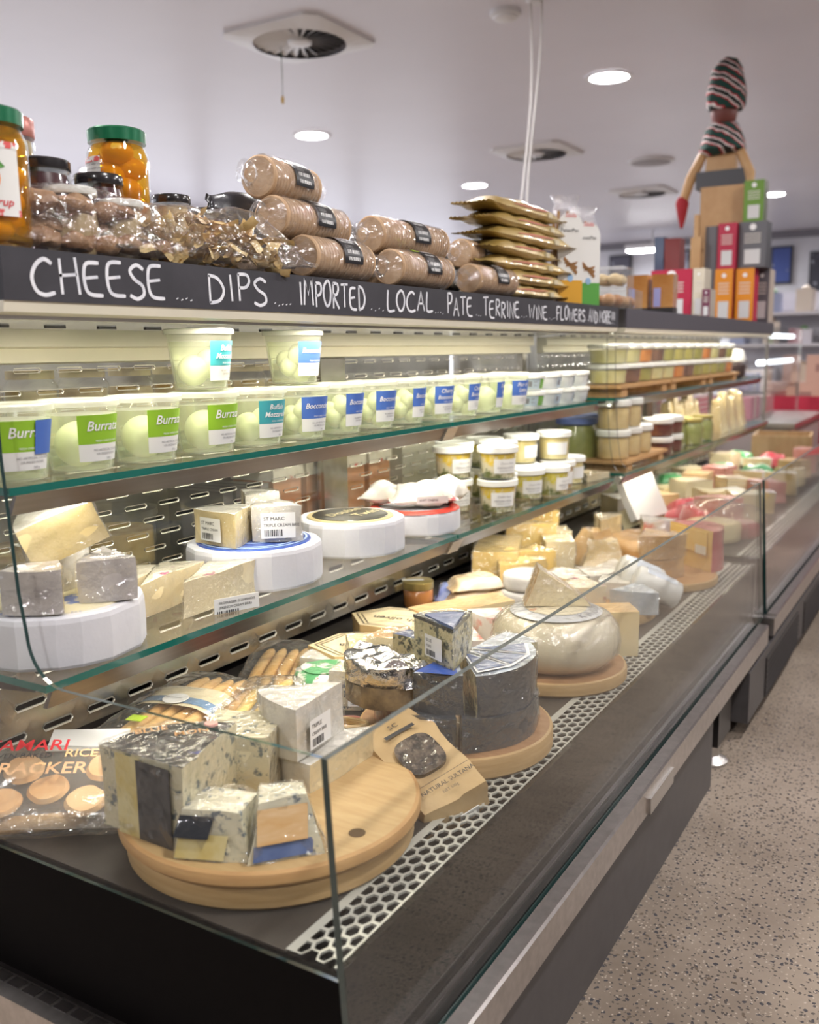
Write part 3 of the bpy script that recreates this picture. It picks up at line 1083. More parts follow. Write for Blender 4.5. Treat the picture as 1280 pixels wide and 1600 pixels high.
def pillow_geo(lx, ly, h, seed=0, amp=0.006, freq=16, seal=0.06, nu=26, nv=18, flat=0.25, pw=2.6):
    """Sealed pouch lying flat, long axis x; thin crimped ends."""
    def f(sgn):
        def q(u, v):
            x, y = (u - .5) * 2, (v - .5) * 2
            s = min(1.0, (1 - abs(x)) / (2 * seal + 1e-6))
            t = (max(0, 1 - abs(x) ** pw)) ** .5 * (max(0, 1 - abs(y) ** pw)) ** .5
            t *= min(1, max(0, (1 - abs(x) - seal) * 4)) if seal > 0 else 1
            z = h * (1 - flat) * t if sgn > 0 else -h * flat * t
            wy = ly / 2 * (1 - 0.10 * (1 - t) * 0.6)
            p = Vector((x * lx / 2, y * wy, z + h * flat))
            d = noise.noise_vector(p * freq + Vector((seed * 1.3, seed * 2.1, seed))) * amp
            crimp = 0.0
            if abs(x) > 1 - seal * 1.2:
                crimp = 0.004 * math.sin(v * 60 + seed)
            return p + d * (0.35 + t) + Vector((0, 0, crimp))
        return q
    g = G()
    g.grid(f(1), nu, nv)
    g.grid(f(-1), nu, nv, flip=True)
    zmin = min(p.z for p in g.v)
    g.v = [p - Vector((0, 0, zmin)) for p in g.v]
    return g


def film_on(t, g, seed=0, grow=1.025, amp=.006, freq=26):
    """Cling film pulled round a piece of cheese: the same surface, a little larger and crumpled."""
    n = len(g.v)
    c = Vector((0, 0, 0))
    for p in g.v:
        c += p / n
    q = G()
    q.f, q.m = list(g.f), [0] * len(g.f)
    for p in g.v:
        d = p - c
        r = c + d * grow + d.normalized() * .0015
        r += noise.noise_vector(p * freq + Vector((seed * 1.9, 5, seed))) * amp
        r.z = max(r.z, .0006)
        q.v.append(r)
    return part('film', q, WRAP, t, angle=30)


def text_sticker(o, surf, w, h, lines, bgm=WHITE, ink=INK, nu=6, name='label', e=0.0015):
    st = sticker(o, surf, bgm, name, nu, 2, e)
    print_on(st, surf, w, h, lines, ink, eps=e + 0.0008)
    return st


def face_sticker(o, fc, u0, v0, w, h, lines, bgm=WHITE, ink=INK, e=0.003, tilt=0.0, name='label'):
    """Flat label on a face given by (origin, along, up); u0, v0 in drawing units along it."""
    org, a, b = fc
    ua, ub = a.normalized(), b.normalized()
    c, s = math.cos(tilt), math.sin(tilt)
    da, db = ua * c + ub * s, ub * c - ua * s
    return text_sticker(o, plane_surf(org + ua * u0 + ub * v0, da * w, db * h), w, h, lines, bgm, ink, 2, name, e)


# ------------------------------------------------------------------ food and packaging materials
def blue_cheese(name, base, vein, scale=26, lo=.56, hi=.63, coat=1.0, cb=.5):
    return mat(name, base, 0.5, var=(base[0] * .92, base[1] * .9, base[2] * .82), vs=9, extra=(vein, scale, lo, hi), coat=coat, cbump=cb, cbs=38, crough=.05, bump=.15, bs=70)


IVORY = mat('ivory_cheese', (0.74, 0.61, 0.36), 0.45, var=(0.78, 0.68, 0.45), vs=10, coat=.8, cbump=.35, cbs=34, bump=.1, bs=40)
YELLOW = mat('yellow_cheese', (0.78, 0.53, 0.15), 0.42, var=(0.80, 0.60, 0.24), vs=10, coat=.9, cbump=.4, cbs=30)
PALEYEL = mat('pale_yellow_cheese', (0.78, 0.62, 0.31), 0.42, var=(0.80, 0.68, 0.42), vs=10, coat=.9, cbump=.4, cbs=30)
WHITERIND = mat('white_bloom_rind', (0.72, 0.69, 0.62), 0.75, var=(0.60, 0.54, 0.42), vs=16, lo=.5, hi=.75, bump=.5, bs=36, coat=.5, cbump=.6, cbs=36, crough=.1)
GREYRIND = mat('grey_bloom_rind', (0.40, 0.37, 0.36), 0.7, var=(0.60, 0.56, 0.53), vs=14, bump=.5, bs=30, coat=.9, cbump=.7, cbs=26, crough=.08)
BRIEPASTE = mat('brie_paste', (0.80, 0.63, 0.28), 0.4, var=(0.82, 0.68, 0.38), vs=8, coat=.9, cbump=.5, cbs=30)
TANRIND = mat('tan_rind', (0.60, 0.38, 0.16), 0.6, var=(0.70, 0.50, 0.26), vs=14, bump=.3, coat=.8, cbump=.4)
BROWNRIND = mat('brown_rind', (0.42, 0.24, 0.09), 0.55, var=(0.56, 0.35, 0.15), vs=12, bump=.3, coat=.8, cbump=.4)
REDWAX = mat('red_wax', (0.42, 0.05, 0.07), 0.35, var=(0.52, 0.12, 0.13), vs=10, coat=.9, cbump=.4)
DARKRIND = mat('dark_wax_rind', (0.018, 0.023, 0.032), 0.4, var=(0.04, 0.05, 0.065), vs=10, coat=.2, cbump=.8, cbs=34, crough=.04)
BLUECUT = blue_cheese('blue_vein_paste', (0.72, 0.66, 0.47), (0.10, 0.14, 0.16), 62, .555, .64)
BLUECUT2 = blue_cheese('pale_blue_vein_paste', (0.80, 0.76, 0.60), (0.15, 0.19, 0.23), 75, .56, .64)
BLUEDARK = blue_cheese('green_vein_paste', (0.66, 0.60, 0.36), (0.07, 0.08, 0.06), 80, .50, .60)
PARCHMENT = mat('parchment_white', (0.72, 0.72, 0.74), 0.55, var=(0.64, 0.64, 0.68), vs=8, bump=.35, bs=18)
PAPERWHITE = mat('crumpled_white_paper', (0.80, 0.78, 0.72), 0.5, var=(0.70, 0.65, 0.55), vs=12, bump=.6, bs=30, coat=.6, cbump=.8, cbs=30, extra=((0.62, 0.10, 0.10), 22, .62, .66))
FOIL = mat('silver_foil', (0.72, 0.72, 0.73), 0.16, 1.0, bump=.9, bs=55)
BLUELABEL = mat('blue_label_print', (0.04, 0.10, 0.42), 0.35, coat=.8, cbump=.3)
NAVY = mat('navy_label_print', (0.06, 0.10, 0.24), 0.35, var=(0.12, 0.17, 0.33), vs=20, coat=.8, cbump=.4)
PALEBLUE = mat('pale_blue_label', (0.45, 0.52, 0.62), 0.4, var=(0.60, 0.66, 0.72), vs=18, coat=.8, cbump=.5)
GREENLABEL = mat('lime_label_print', (0.27, 0.50, 0.03), 0.45)
TEALLABEL = mat('teal_label_print', (0.05, 0.34, 0.40), 0.45)
COBALT = mat('cobalt_label_print', (0.07, 0.16, 0.52), 0.45)
LIDWHITE = mat('white_plastic_lid', (0.86, 0.87, 0.82), 0.35)
LIDMILK = clear('milky_lid', (0.98, 1.0, 0.96), 0.06, 0.15, milk=0.55, milkcol=(0.95, 0.97, 0.90))
MOZZ = mat('mozzarella_white', (0.86, 0.86, 0.70), 0.35, var=(0.80, 0.80, 0.60), vs=8, coat=.3)
WHEY = clear('cloudy_whey', (0.96, 0.99, 0.88), 0.03, 0.3, milk=0.12, milkcol=(0.93, 0.96, 0.80))


def wood(name, a, b, st=(1, 9, 1), rough=.5, vs=7):
    return mat(name, a, rough, var=b, vs=vs, vd=6, lo=.3, hi=.72, stretch=st, bump=.12, bs=30, bstretch=st)


BAMBOO = wood('bamboo_board', (0.45, 0.285, 0.12), (0.55, 0.38, 0.18), (3, 30, 3), vs=4)
BAMBOOEDGE = wood('bamboo_edge', (0.42, 0.23, 0.09), (0.54, 0.33, 0.14), (2, 2, 22), vs=5)
PINE = wood('pine_round', (0.40, 0.25, 0.10), (0.52, 0.35, 0.17), (2, 2, 24), vs=5)
PINETOP = wood('pine_round_top', (0.46, 0.24, 0.10), (0.58, 0.35, 0.17), (2, 22, 2))
REDWOOD = wood('red_wood_round', (0.32, 0.16, 0.07), (0.42, 0.24, 0.12), (3, 20, 3))
OAK = wood('oak_plank', (0.42, 0.23, 0.09), (0.55, 0.34, 0.16), (24, 3, 2), vs=3)


# ================================================================== upper shelf: mozzarella tubs
TR0, TR1, TH = 0.060, 0.0765, 0.139


def tub_shell(t, lidmat=LIDMILK):
    part('body', G().lathe([(TR0 * .96, 0.002), (TR0, 0.004), (TR0 * 1.01, .012), (TR1 * .97, TH - .014), (TR1, TH - .010)], 36, cap1=False), TUBPLASTIC, t)
    part('lid', G().lathe([(TR1 * .98, TH - .012), (TR1 * 1.05, TH - .012), (TR1 * 1.06, TH - .002), (TR1 * 1.03, TH), (TR1 * .96, TH + .001), (TR1 * .92, TH - .004), (.004, TH - .004)], 36, cap0=False), lidmat, t)
    part('liquid', G().lathe([(TR0 * .93, .006), (TR1 * .93, TH * .80)], 28), WHEY, t)


def tub_label(t, m, lines, side=0.0, a0=-42, a1=36, name='label', zt=.80):
    zb = TH * .16
    zc = TH * .40
    r = lambda z: TR0 * 1.01 + (TR1 - TR0) * z / TH
    wlab = R(a1 - a0) * TR1
    lower = cyl_surf(zb, zc, r(zb), r(zc), a0, a1, .0012)
    lb = sticker(t, lower, WHITE, 'label', 10, 1)
    print_on(lb, lower, wlab, zc - zb, [('NO ARTIFICIAL COLOURS', wlab * .30, .020, .0062), ('OR PRESERVATIVES', wlab * .36, .0125, .0062), ('500 g', wlab * .62, .003, .0065)], GREYINK)
    up = cyl_surf(zc, TH * zt, r(zc), r(TH * zt), a0, a1, .0014)
    u = sticker(t, up, m, 'label_band', 10, 1)
    print_on(u, up, wlab, TH * zt - zc, [(x[0], wlab * x[1], x[2], x[3], dict(shear=.25, bold=.012)) for x in lines] + [('FRESH CHEESE IN WHEY', wlab * .34, .004, .0055)], WINK)


def burrata():
    t = thing('cheese_tub', '', 'tub', (0, 0, -50), group='burrata tubs on the upper glass shelf')
    tub_shell(t)
    g = G().sphere((-.004, 0, .052), .046, 20, 12, sq=(1, 1, .98))
    part('cheese_ball', g, MOZZ, t)
    tub_label(t, GREENLABEL, [('Burrata', .16, .026, .026)])
    return t


def buffalo():
    t = thing('cheese_tub', '', 'tub', (0, 0, -50), group='buffalo mozzarella tubs on the upper glass shelf')
    tub_shell(t)
    for p, r_ in (((-.012, -.012, .045), .036), ((.012, .02, .06), .034)):
        part('cheese_ball', G().sphere(p, r_, 16, 10), MOZZ, t)
    tub_label(t, TEALLABEL, [('Buffalo', .26, .034, .018), ('Mozzarella', .14, .016, .018)])
    return t


def bocconcini(lines, group):
    t = thing('cheese_tub', '', 'tub', (0, 0, -50), group=group)
    tub_shell(t)
    for k in range(7):
        a = k * 2.4
        part('cheese_ball', G().sphere((.026 * math.cos(a), .026 * math.sin(a), .028 + .009 * k), .024, 12, 8), MOZZ, t)
    tub_label(t, COBALT, lines)
    return t


def fior():
    t = thing('cheese_tub', '', 'tub', (0, 0, -50), group='fior di latte tubs on the upper glass shelf')
    tub_shell(t)
    part('cheese_ball', G().sphere((0, 0, .05), .046, 18, 10), MOZZ, t)
    tub_label(t, COBALT, [('Fior di', .2, .034, .02), ('Latte', .28, .014, .02)])
    return t


def settle(proto, used, loc, rot, label):
    """First use moves the prototype itself, later uses copy it."""
    if proto not in used:
        used.append(proto)
        proto.location = W(*loc)
        proto.rotation_euler = (0, 0, rot)
        proto['label'] = label
        return proto
    return copy_tree(proto, loc, rot, label)


USED = []
bu, bf, bo, ch, fi = burrata(), buffalo(), bocconcini([('Bocconcini', .1, .026, .019)], 'bocconcini tubs on the upper glass shelf'), \
    bocconcini([('Cherry', .2, .034, .019), ('Bocconcini', .1, .014, .018)], 'cherry bocconcini tubs on the upper glass shelf'), fior()
TZ = SHU + .0005
row = [(bu, -1.500, 1.245, 0, 'burrata tub with green label, second along the upper shelf from the end glass'),
       (bu, -1.500, 1.09, -10, 'burrata tub nearest the end glass, with a blue sticker over its green label'),
       (bu, -1.500, 1.415, 4, 'burrata tub with green label, third along the upper shelf'),
       (bu, -1.505, 1.605, 0, 'burrata tub with green label, next to the teal buffalo mozzarella tub'),
       (bf, -1.510, 1.785, 0, 'teal-labelled buffalo mozzarella tub standing between burrata and bocconcini tubs'),
       (bo, -1.515, 1.970, -6, 'blue-labelled bocconcini tub right beside the teal buffalo mozzarella tub'),
       (bo, -1.520, 2.150, 6, 'blue-labelled bocconcini tub, second of the bocconcini row'),
       (bo, -1.525, 2.330, -4, 'blue-labelled bocconcini tub, third of the bocconcini row'),
       (bo, -1.530, 2.515, 10, 'blue-labelled bocconcini tub just before the cherry bocconcini'),
       (ch, -1.525, 2.690, -10, 'cherry bocconcini tub with its two-line blue label facing out'),
       (ch, -1.525, 2.880, 8, 'cherry bocconcini tub with its label half turned away'),
       (fi, -1.520, 3.065, 18, 'fior di latte tub turned so only the edge of its label shows'),
       (fi, -1.505, 3.240, -12, 'fior di latte tub with its blue label facing out, last of the tall tubs')]
for pr_, x, y, a, lab in row:
    o = settle(pr_, USED, (x, y, TZ), R(a), lab)
    if y < 1.1:
        sf = cyl_surf(TH * .36, TH * .80, TR0 * 1.02 + .006, TR1 * .995, 8, 40, .0028)
        st = sticker(o, sf, COBALT, 'promo_sticker', 6, 2)
o = settle(bf, USED, (-1.545, 1.640, TZ + TH + .0015), R(14), 'buffalo mozzarella tub stacked on top of the burrata row')
o = settle(bo, USED, (-1.560, 2.010, TZ + TH + .0015), R(0), 'bocconcini tub stacked on top of the bocconcini row')
# low white tubs stacked two high at the far end
LT = thing('dip_tub', '', 'tub', (0, 0, -50), group='small white dip tubs stacked two high')
part('body', G().lathe([(.056, .001), (.060, .006), (.068, .052)], 28), mat('pale_tub', (0.72, 0.74, 0.72), 0.4, var=(0.66, 0.70, 0.72), vs=20), LT)
part('lid', G().lathe([(.068, .050), (.0735, .050), (.0735, .062), (.069, .064), (.004, .0635)], 28, cap0=False), LIDWHITE, LT)
sf = cyl_surf(.010, .046, .0605, .0672, -44, 4, .001)
lb = sticker(LT, sf, mat('pale_blue_print', (0.50, 0.60, 0.68), 0.5), 'label', 6, 1)
print_on(lb, sf, .055, .036, [('[]', .006, .008, .014, .020), ('DIP', .026, .022, .011), ('200 g', .026, .010, .008)], GREYINK)
sf2 = cyl_surf(.010, .046, .0605, .0672, 8, 48, .001)
sticker(LT, sf2, mat('green_print', (0.20, 0.42, 0.10), .5), 'label_band', 6, 1)
for k, (x, y) in enumerate(((-1.500, 3.395), (-1.64, 3.50), (-1.495, 3.565), (-1.500, 3.725), (-1.500, 3.885))):
    for q in range(2):
        settle(LT, USED, (x, y, TZ + q * .0648), R(k * 23 - 30 + q * 9),
               ('upper' if q else 'lower') + ' white-lidded dip tub of the ' + ('first', 'second', 'third', 'fourth', 'last')[k] + ' stack after the tall tubs')


# ================================================================== lower shelf
def paper_geo(r, h, nf, seed):
    """Wheel wrapped in stiff paper: flat folded facets of uneven width round the side."""
    rng = random.Random(seed)
    cuts = sorted([(k + rng.uniform(-.3, .3)) / nf * 2 * PI for k in range(nf)])
    pts = []
    for k, a in enumerate(cuts):
        pts.append((r * (1 + rng.uniform(-.004, .006)), a))
    g = G()
    rows = [(0.0, .985), (.006, 1.0), (h * .5, 1.006), (h - .012, 1.0), (h - .003, .985), (h, .95), (h, .5), (h, .02)]
    n = len(pts)
    vs = []
    for z, k in rows:
        for q, (rr, a) in enumerate(pts):
            da = .012 * math.sin(q * 2.7 + z * 40)
            vs.append((rr * k * math.cos(a + da), rr * k * math.sin(a + da), z))
    fs = [(i * n + j, i * n + (j + 1) % n, (i + 1) * n + (j + 1) % n, (i + 1) * n + j) for i in range(len(rows) - 1) for j in range(n)]
    fs.append(tuple(range(n - 1, -1, -1)))
    return g.add(vs, fs)


def paper_wheel(name, label, loc, r, h, top, seed, rot=0.0):
    t = thing(name, label, 'cheese wheel', loc, rot, 'paper-wrapped cheese wheels on the lower glass shelf')
    part('cheese', paper_geo(r, h, 17, seed), PARCHMENT, t, angle=9)
    return t


t = paper_wheel('paper_wrapped_cheese', 'white paper-wrapped brie wheel carrying three grey-rind wedges, beside the end glass', (-1.53, 1.185, SHL + .0005), .168, .098, None, 1)
part('label_disc', G().lathe([(.142, .0965), (.140, .1015), (.004, .102)], 36, cap0=False), mat('print_cream', (0.72, 0.66, 0.45), .4, var=(0.10, 0.16, 0.45), vs=16, lo=.5, hi=.56), t)
t = paper_wheel('paper_wrapped_cheese', 'white paper-wrapped cheese wheel with a bright blue ringed label', (-1.555, 1.815, SHL + .0005), .172, .098, None, 2)
part('label_disc', G().lathe([(.146, .0965), (.144, .1015), (.004, .102)], 40, cap0=False), BLUELABEL, t)
for ra, rb in ((.136, .131), (.118, .115), (.07, .066)):
    part('label_ring', G().lathe([(ra, .102), (ra, .1035), (rb, .1035), (rb, .102)], 40, cap0=False, cap1=False), mat('pale_print', (0.45, 0.58, 0.80), .4), t)
t = paper_wheel('paper_wrapped_cheese', 'white paper-wrapped cheese wheel with a black and gold label, no wedges on top', (-1.545, 2.235, SHL + .0005), .160, .095, None, 3)
part('label_disc', G().lathe([(.128, .0935), (.126, .0985), (.004, .099)], 40, cap0=False), mat('gold_print', (0.60, 0.50, 0.26), .35), t)
d = part('label_disc', G().lathe([(.112, .0988), (.110, .1008), (.004, .1012)], 40, cap0=False), mat('charcoal_print', (0.045, 0.045, 0.04), .3, coat=.6), t)
print_on(d, plane_surf((0, 0, .1015), (0, 1, 0), (-1, 0, 0)), 1, 1, [('Double', -.072, .016, .052, dict(shear=.3, bold=.01)), ('Twin', -.03, -.05, .056, dict(shear=.3, bold=.01))], mat('gold_ink', (0.66, 0.58, 0.34), .35), eps=.0008)


def cheese_wedge(label, loc, rot, r, ang, h, rind, cut, seed=0, group=None, name='cheese_wedge', amp=.008, stickers=(), topprint=None, bev=.007):
    g = wedge_geo(r, ang, h, amp, seed, bev)
    t = thing(name, label, 'cheese', loc, rot, group)
    part('cheese', g, [rind, cut], t, angle=60)
    film_on(t, g, seed)
    for side, u0, v0, w, hh, lines in stickers:
        fc = wedge_face(r, ang, h, side) if side else (Vector((.4 * r + .001, -.5 * r, 0)), Vector((0, r, 0)), Vector((0, 0, h)))
        face_sticker(t, fc, u0, v0, w, hh, lines, e=.009)
    if topprint is not None:
        pts = sector(r * topprint[1], ang * .86, 8, .6 / topprint[1])
        part('top_label', G().prism_z(pts, h + .001, h + .0065 + amp * .3), topprint[0], t, smooth=False)
    return t


PRICE = lambda w, h, a='CHEESE', b='PER KG': [(a, w * .08, h * .70, h * .20), (b, w * .08, h * .46, h * .16), ('|||', w * .10, h * .08, w * .5, h * .26)]
ZW1 = SHL + .103
G1 = 'wedges stacked on the white brie wheel'
cheese_wedge('grey-rind brie wedge on the white wheel, nearest the end glass', (-1.478, 1.115, ZW1), R(-55), .16, 40, .082, GREYRIND, BRIEPASTE, 4, G1)
cheese_wedge('square-cut grey-rind wedge on the white wheel, its rind facing the aisle', (-1.442, 1.235, ZW1), R(-38), .15, 42, .082, GREYRIND, BRIEPASTE, 5, G1)
cheese_wedge('pale brie wedge perched on top of the two grey-rind wedges', (-1.515, 1.200, ZW1 + .092), (R(-20), R(14), R(215)), .15, 48, .085, WHITERIND, BRIEPASTE, 6, G1)
cheese_wedge('yellow-cut brie wedge lying behind the grey-rind wedges with printed rind', (-1.60, 1.235, ZW1), R(20), .15, 50, .085, WHITERIND, BRIEPASTE, 7, G1)
AFF = mat('printed_bloom_rind', (0.80, 0.72, 0.52), 0.6, var=(0.84, 0.78, 0.62), vs=16, bump=.3, coat=.6, cbump=.5, extra=((0.42, 0.10, 0.20), 26, .55, .60))
G2 = 'long cream wedges in a row on the lower glass shelf'
cheese_wedge('cream cheese wedge with purple print, lying closest to the grey-rind wheel', (-1.625, 1.455, SHL + .0005), R(122), .25, 27, .074, AFF, IVORY, 8, G2, bev=.018)
cheese_wedge('cream cheese wedge with purple print, middle of three', (-1.575, 1.53, SHL + .0005), R(112), .24, 26, .075, AFF, IVORY, 9, G2, bev=.018)
wt = cheese_wedge('cream cheese wedge with a white price label, third of the cream wedges', (-1.480, 1.585, SHL + .0005), R(104), .25, 28, .078, AFF, IVORY, 10, G2, bev=.018,
                  stickers=())
# its price label stands against the thin near end
t = thing('price_label', 'white two-line price label leaning on the third cream wedge', 'label', (-1.382, 1.545, SHL + .001), (0, 0, R(68)))
part('card', G().box(-.055, .055, -.001, .001, 0, .034), WHITE, t, smooth=False)
print_on(t, plane_surf((-.055, -.0012, 0), (.11, 0, 0), (0, 0, .034)), .11, .034, [("FROMAGER D'AFFINOIS", .010, .021, .0085), ('(FRENCH CREAM BRIE)', .010, .011, .0080), ('|||', .006, .0, .05, .006)], INK)
ZW2 = SHL + .1035
G3 = 'wrapped triple cream wedges on the blue-labelled wheel'
cheese_wedge('wrapped triple cream wedge with yellow cut side showing, on the blue label', (-1.575, 1.740, ZW2), R(142), .15, 62, .085, WHITERIND, PALEYEL, 11, G3,
             stickers=[(1, .035, .012, .075, .058, PRICE(.075, .058, 'ST MARC', 'TRIPLE CREAM'))])
cheese_wedge('wrapped triple cream wedge with barcode label facing out, on the blue label', (-1.505, 1.850, ZW2), R(-52), .16, 46, .088, WHITERIND, PALEYEL, 12, G3,
             stickers=[(0, .040, .012, .085, .064, PRICE(.085, .064, 'ST MARC', 'TRIPLE CREAM BRIE'))])
cheese_wedge('small wrapped white wedge with red stamp, tucked behind the barcode-labelled wedge', (-1.615, 1.895, ZW2), R(-20), .13, 46, .105, WHITERIND, PALEYEL, 13, G3)
# red and white packets beyond the black and gold wheel
t = thing('paper_wrapped_cheese', 'half-hidden white wheel with a red rim under crumpled packets', 'cheese wheel', (-1.535, 2.585, SHL + .0005), 0, 'paper-wrapped cheese wheels on the lower glass shelf')
part('cheese', paper_geo(.150, .07, 15, 8), PARCHMENT, t, angle=9)
part('red_band', G().lathe([(.148, .068), (.140, .075), (.118, .076), (.118, .071)], 40, cap0=False, cap1=False), mat('red_print', (0.60, 0.05, 0.03), .4), t)
for k, (x, y, z, a, lx, ly, h) in enumerate(((-1.50, 2.58, SHL + .078, 40, .22, .12, .07), (-1.475, 2.70, SHL + .0765, 100, .17, .11, .075), (-1.61, 2.55, SHL + .078, 10, .18, .10, .06))):
    t = thing('cheese_packet', ('crumpled white packet with red print lying across the red-rimmed wheel', 'crumpled white packet hanging over the rim towards the feta tubs', 'crumpled white packet at the back of the red-rimmed wheel')[k], 'packet', (x, y, z), R(a), 'crumpled packets on the red-rimmed wheel')
    part('wrapper', pillow_geo(lx, ly, h, k + 3, .012, 22, .03), PAPERWHITE, t, angle=70)
    if k == 0:
        face_sticker(t, (Vector((-.03, -.055, .02)), Vector((1, 0, 0)), Vector((0, -.25, 1)).normalized()), 0, 0, .10, .024, [('SOFT CHEESE', .008, .008, .010)], e=.012)


# feta tubs
def oil_mat(name, oil, low, spot):
    m, nt, b, out = new_mat(name)
    tc = nt.nodes.new('ShaderNodeTexCoord')
    sp = nt.nodes.new('ShaderNodeSeparateXYZ')
    nt.links.new(tc.outputs['Object'], sp.inputs[0])
    n = noise_node(nt, 38, 3)
    ma = nt.nodes.new('ShaderNodeMath')
    ma.operation = 'MULTIPLY_ADD'
    ma.inputs[1].default_value = 0.09
    nt.links.new(n.outputs['Fac'], ma.inputs[0])
    nt.links.new(sp.outputs['Z'], ma.inputs[2])
    r = nt.nodes.new('ShaderNodeValToRGB')
    e = r.color_ramp.elements
    e[0].position = .06
    e[0].color = c4(spot)
    e[1].position = .098
    e[1].color = c4(oil)
    for p, c in ((.072, low), (.088, low)):
        k = e.new(p)
        k.color = c4(c)
    nt.links.new(ma.outputs[0], r.inputs['Fac'])
    nt.links.new(r.outputs['Color'], b.inputs['Base Color'])
    b.inputs['Roughness'].default_value = 0.25
    b.inputs['Coat Weight'].default_value = 1.0
    return m


OIL = oil_mat('feta_in_oil', (0.80, 0.58, 0.03), (0.78, 0.72, 0.50), (0.10, 0.13, 0.02))
OIL2 = oil_mat('feta_in_green_oil', (0.76, 0.66, 0.06), (0.74, 0.70, 0.45), (0.13, 0.16, 0.03))
CREAMY = mat('cream_spread', (0.78, 0.64, 0.22), .4, var=(0.82, 0.72, 0.36), vs=14, coat=1)
BROWNOIL = mat('chutney_brown', (0.45, 0.22, 0.06), .4, var=(0.6, 0.4, 0.15), vs=18, coat=1)
FG = 'feta in oil tubs stacked two high'


def feta(cont, txt=True):
    t = thing('feta_tub', '', 'tub', (0, 0, -50), group=FG)
    part('body', G().lathe([(.058, .001), (.061, .005), (.0665, .098)], 30, cap1=False), CLEARPLASTIC, t)
    part('contents', G().lathe([(.055, .004), (.0575, .006), (.0625, .092)], 28), cont, t)
    part('lid', G().lathe([(.066, .096), (.0735, .096), (.0735, .114), (.070, .117), (.063, .115), (.004, .115)], 32, cap0=False), LIDWHITE, t)
    sf = cyl_surf(.024, .074, .0625, .0653, -72, 8, .0012)
    lb = sticker(t, sf, WHITE, 'label', 8, 1)
    if txt:
        print_on(lb, sf, .092, .050, [('Chevre Farm', .022, .032, .010, dict(shear=.3)), ('PERSIAN FETA', .012, .016, .0105), ('MARINATED IN OIL', .020, .008, .006)], GREYINK)
    return t


f1, f2, f3, f4 = feta(OIL), feta(OIL2), feta(CREAMY, False), feta(BROWNOIL, False)
FZ = SHL + .0005
for pr_, x, y, n, a, lab in [(f1, -1.585, 2.945, 2, 0, 'in the stack behind the crumpled packets'), (f1, -1.440, 3.010, 2, -12, 'in the stack at the shelf front'), (f1, -1.66, 3.10, 2, 20, 'in the rear stack'),
                             (f1, -1.51, 3.16, 2, 28, 'in the stack tucked behind the shelf-front stack'), (f2, -1.47, 3.33, 1, -5, 'standing alone beside the stacks'), (f2, -1.63, 3.29, 2, 15, 'in the green-oil stack at the back'),
                             (f3, -1.56, 3.48, 2, 10, 'in the creamy yellow stack'), (f2, -1.415, 3.455, 1, 20, 'with bright green oil at the shelf front'), (f4, -1.46, 3.63, 1, -8, 'filled with brown chutney'),
                             (f3, -1.48, 3.80, 1, 8, 'with cream spread, last on the shelf')]:
    for q in range(n):
        settle(pr_, USED, (x, y, FZ + q * .1175), R(a + q * 9), (('upper ' if q else 'lower ') if n > 1 else '') + 'white-lidded clear tub ' + lab)
settle(f3, USED, (-1.49, 3.635 + .02, FZ + .1175), R(-20), 'creamy yellow tub resting on the chutney tub')
cheese_wedge('flat pale wedge packet at the far end of the lower glass shelf', (-1.43, 3.955, SHL + .0005), R(100), .20, 40, .03, IVORY, IVORY, 61)

# goods stored behind the slotted clear panels
STG = 'goods stored behind the slotted clear panels'
for k, y in enumerate((1.45, 1.72)):
    t = thing('cookie_tub', ('round clear tub of biscuits behind the slotted panel by the grey-rind wedges', 'round clear tub of biscuits behind the slotted panel, beside the black trays')[k], 'tub', (-1.97, y, -.5595), 0, STG)
    part('biscuits', G().lathe([(.10, .004), (.108, .01), (.108, .10)], 28), mat('biscuit_gold', (0.52, 0.36, 0.14), .6, var=(0.66, 0.52, 0.28), vs=20), t)
    part('body', G().lathe([(.112, .001), (.118, .14)], 28, cap1=False), CLEARPLASTIC, t)
    part('lid', G().lathe([(.118, .139), (.124, .14), (.122, .156), (.10, .160), (.004, .158)], 28, cap0=False), CLEARPLASTIC, t)
BT = mat('black_tray', (0.03, 0.035, 0.05), .3, coat=.6)
for k in range(4):
    t = thing('black_tray_pack', ('first', 'second', 'third', 'fourth')[k] + ' upright black tray pack behind the slotted panel', 'tray pack', (-1.93, 2.02 + k * .055, -.5595), R(6), STG)
    part('tray', block_geo(.20, .045, .17, 0, 0, .02, 1), BT, t)
    part('label', G().box(.1015, .1025, -.018, .018, .03, .12), WHITE, t, smooth=False)
ORG = mat('salmon_pack', (0.55, 0.22, 0.10), .4, var=(0.62, 0.32, 0.18), vs=10, coat=.6)
for k, y in enumerate((2.33, 2.50, 2.70, 2.87)):
    t = thing('soup_tub', ('first', 'second', 'third', 'fourth')[k] + ' orange tub with a cloth-like white top behind the slotted panel', 'tub', (-1.93, y, -.5595), 0, STG)
    part('body', block_geo(.16, .14, .17, .003, k, .02, 2), ORG, t)
    part('cover', block_geo(.175, .155, .05, .008, k + 5, .015, 3, 20).xf(Matrix.Translation((0, 0, .168))), PAPERWHITE, t, angle=60)
for k, y in enumerate((3.15, 3.45)):
    t = thing('meat_tray', ('pale pink-topped tray behind the slotted panel, beside the steel upright', 'pale pink-topped tray behind the slotted panel, nearer the feta tubs')[k], 'tray pack', (-1.94, y, -.5595), 0, STG)
    part('tray', block_geo(.20, .27, .20, 0, k, .015, 1), mat('clear_tray', (0.55, 0.55, 0.52), .3, var=(0.68, 0.67, 0.62), vs=12), t)
    part('cover', block_geo(.20, .27, .02, .005, k, .008, 2, 20).xf(Matrix.Translation((0, 0, .198))), PAPERWHITE, t, angle=60)
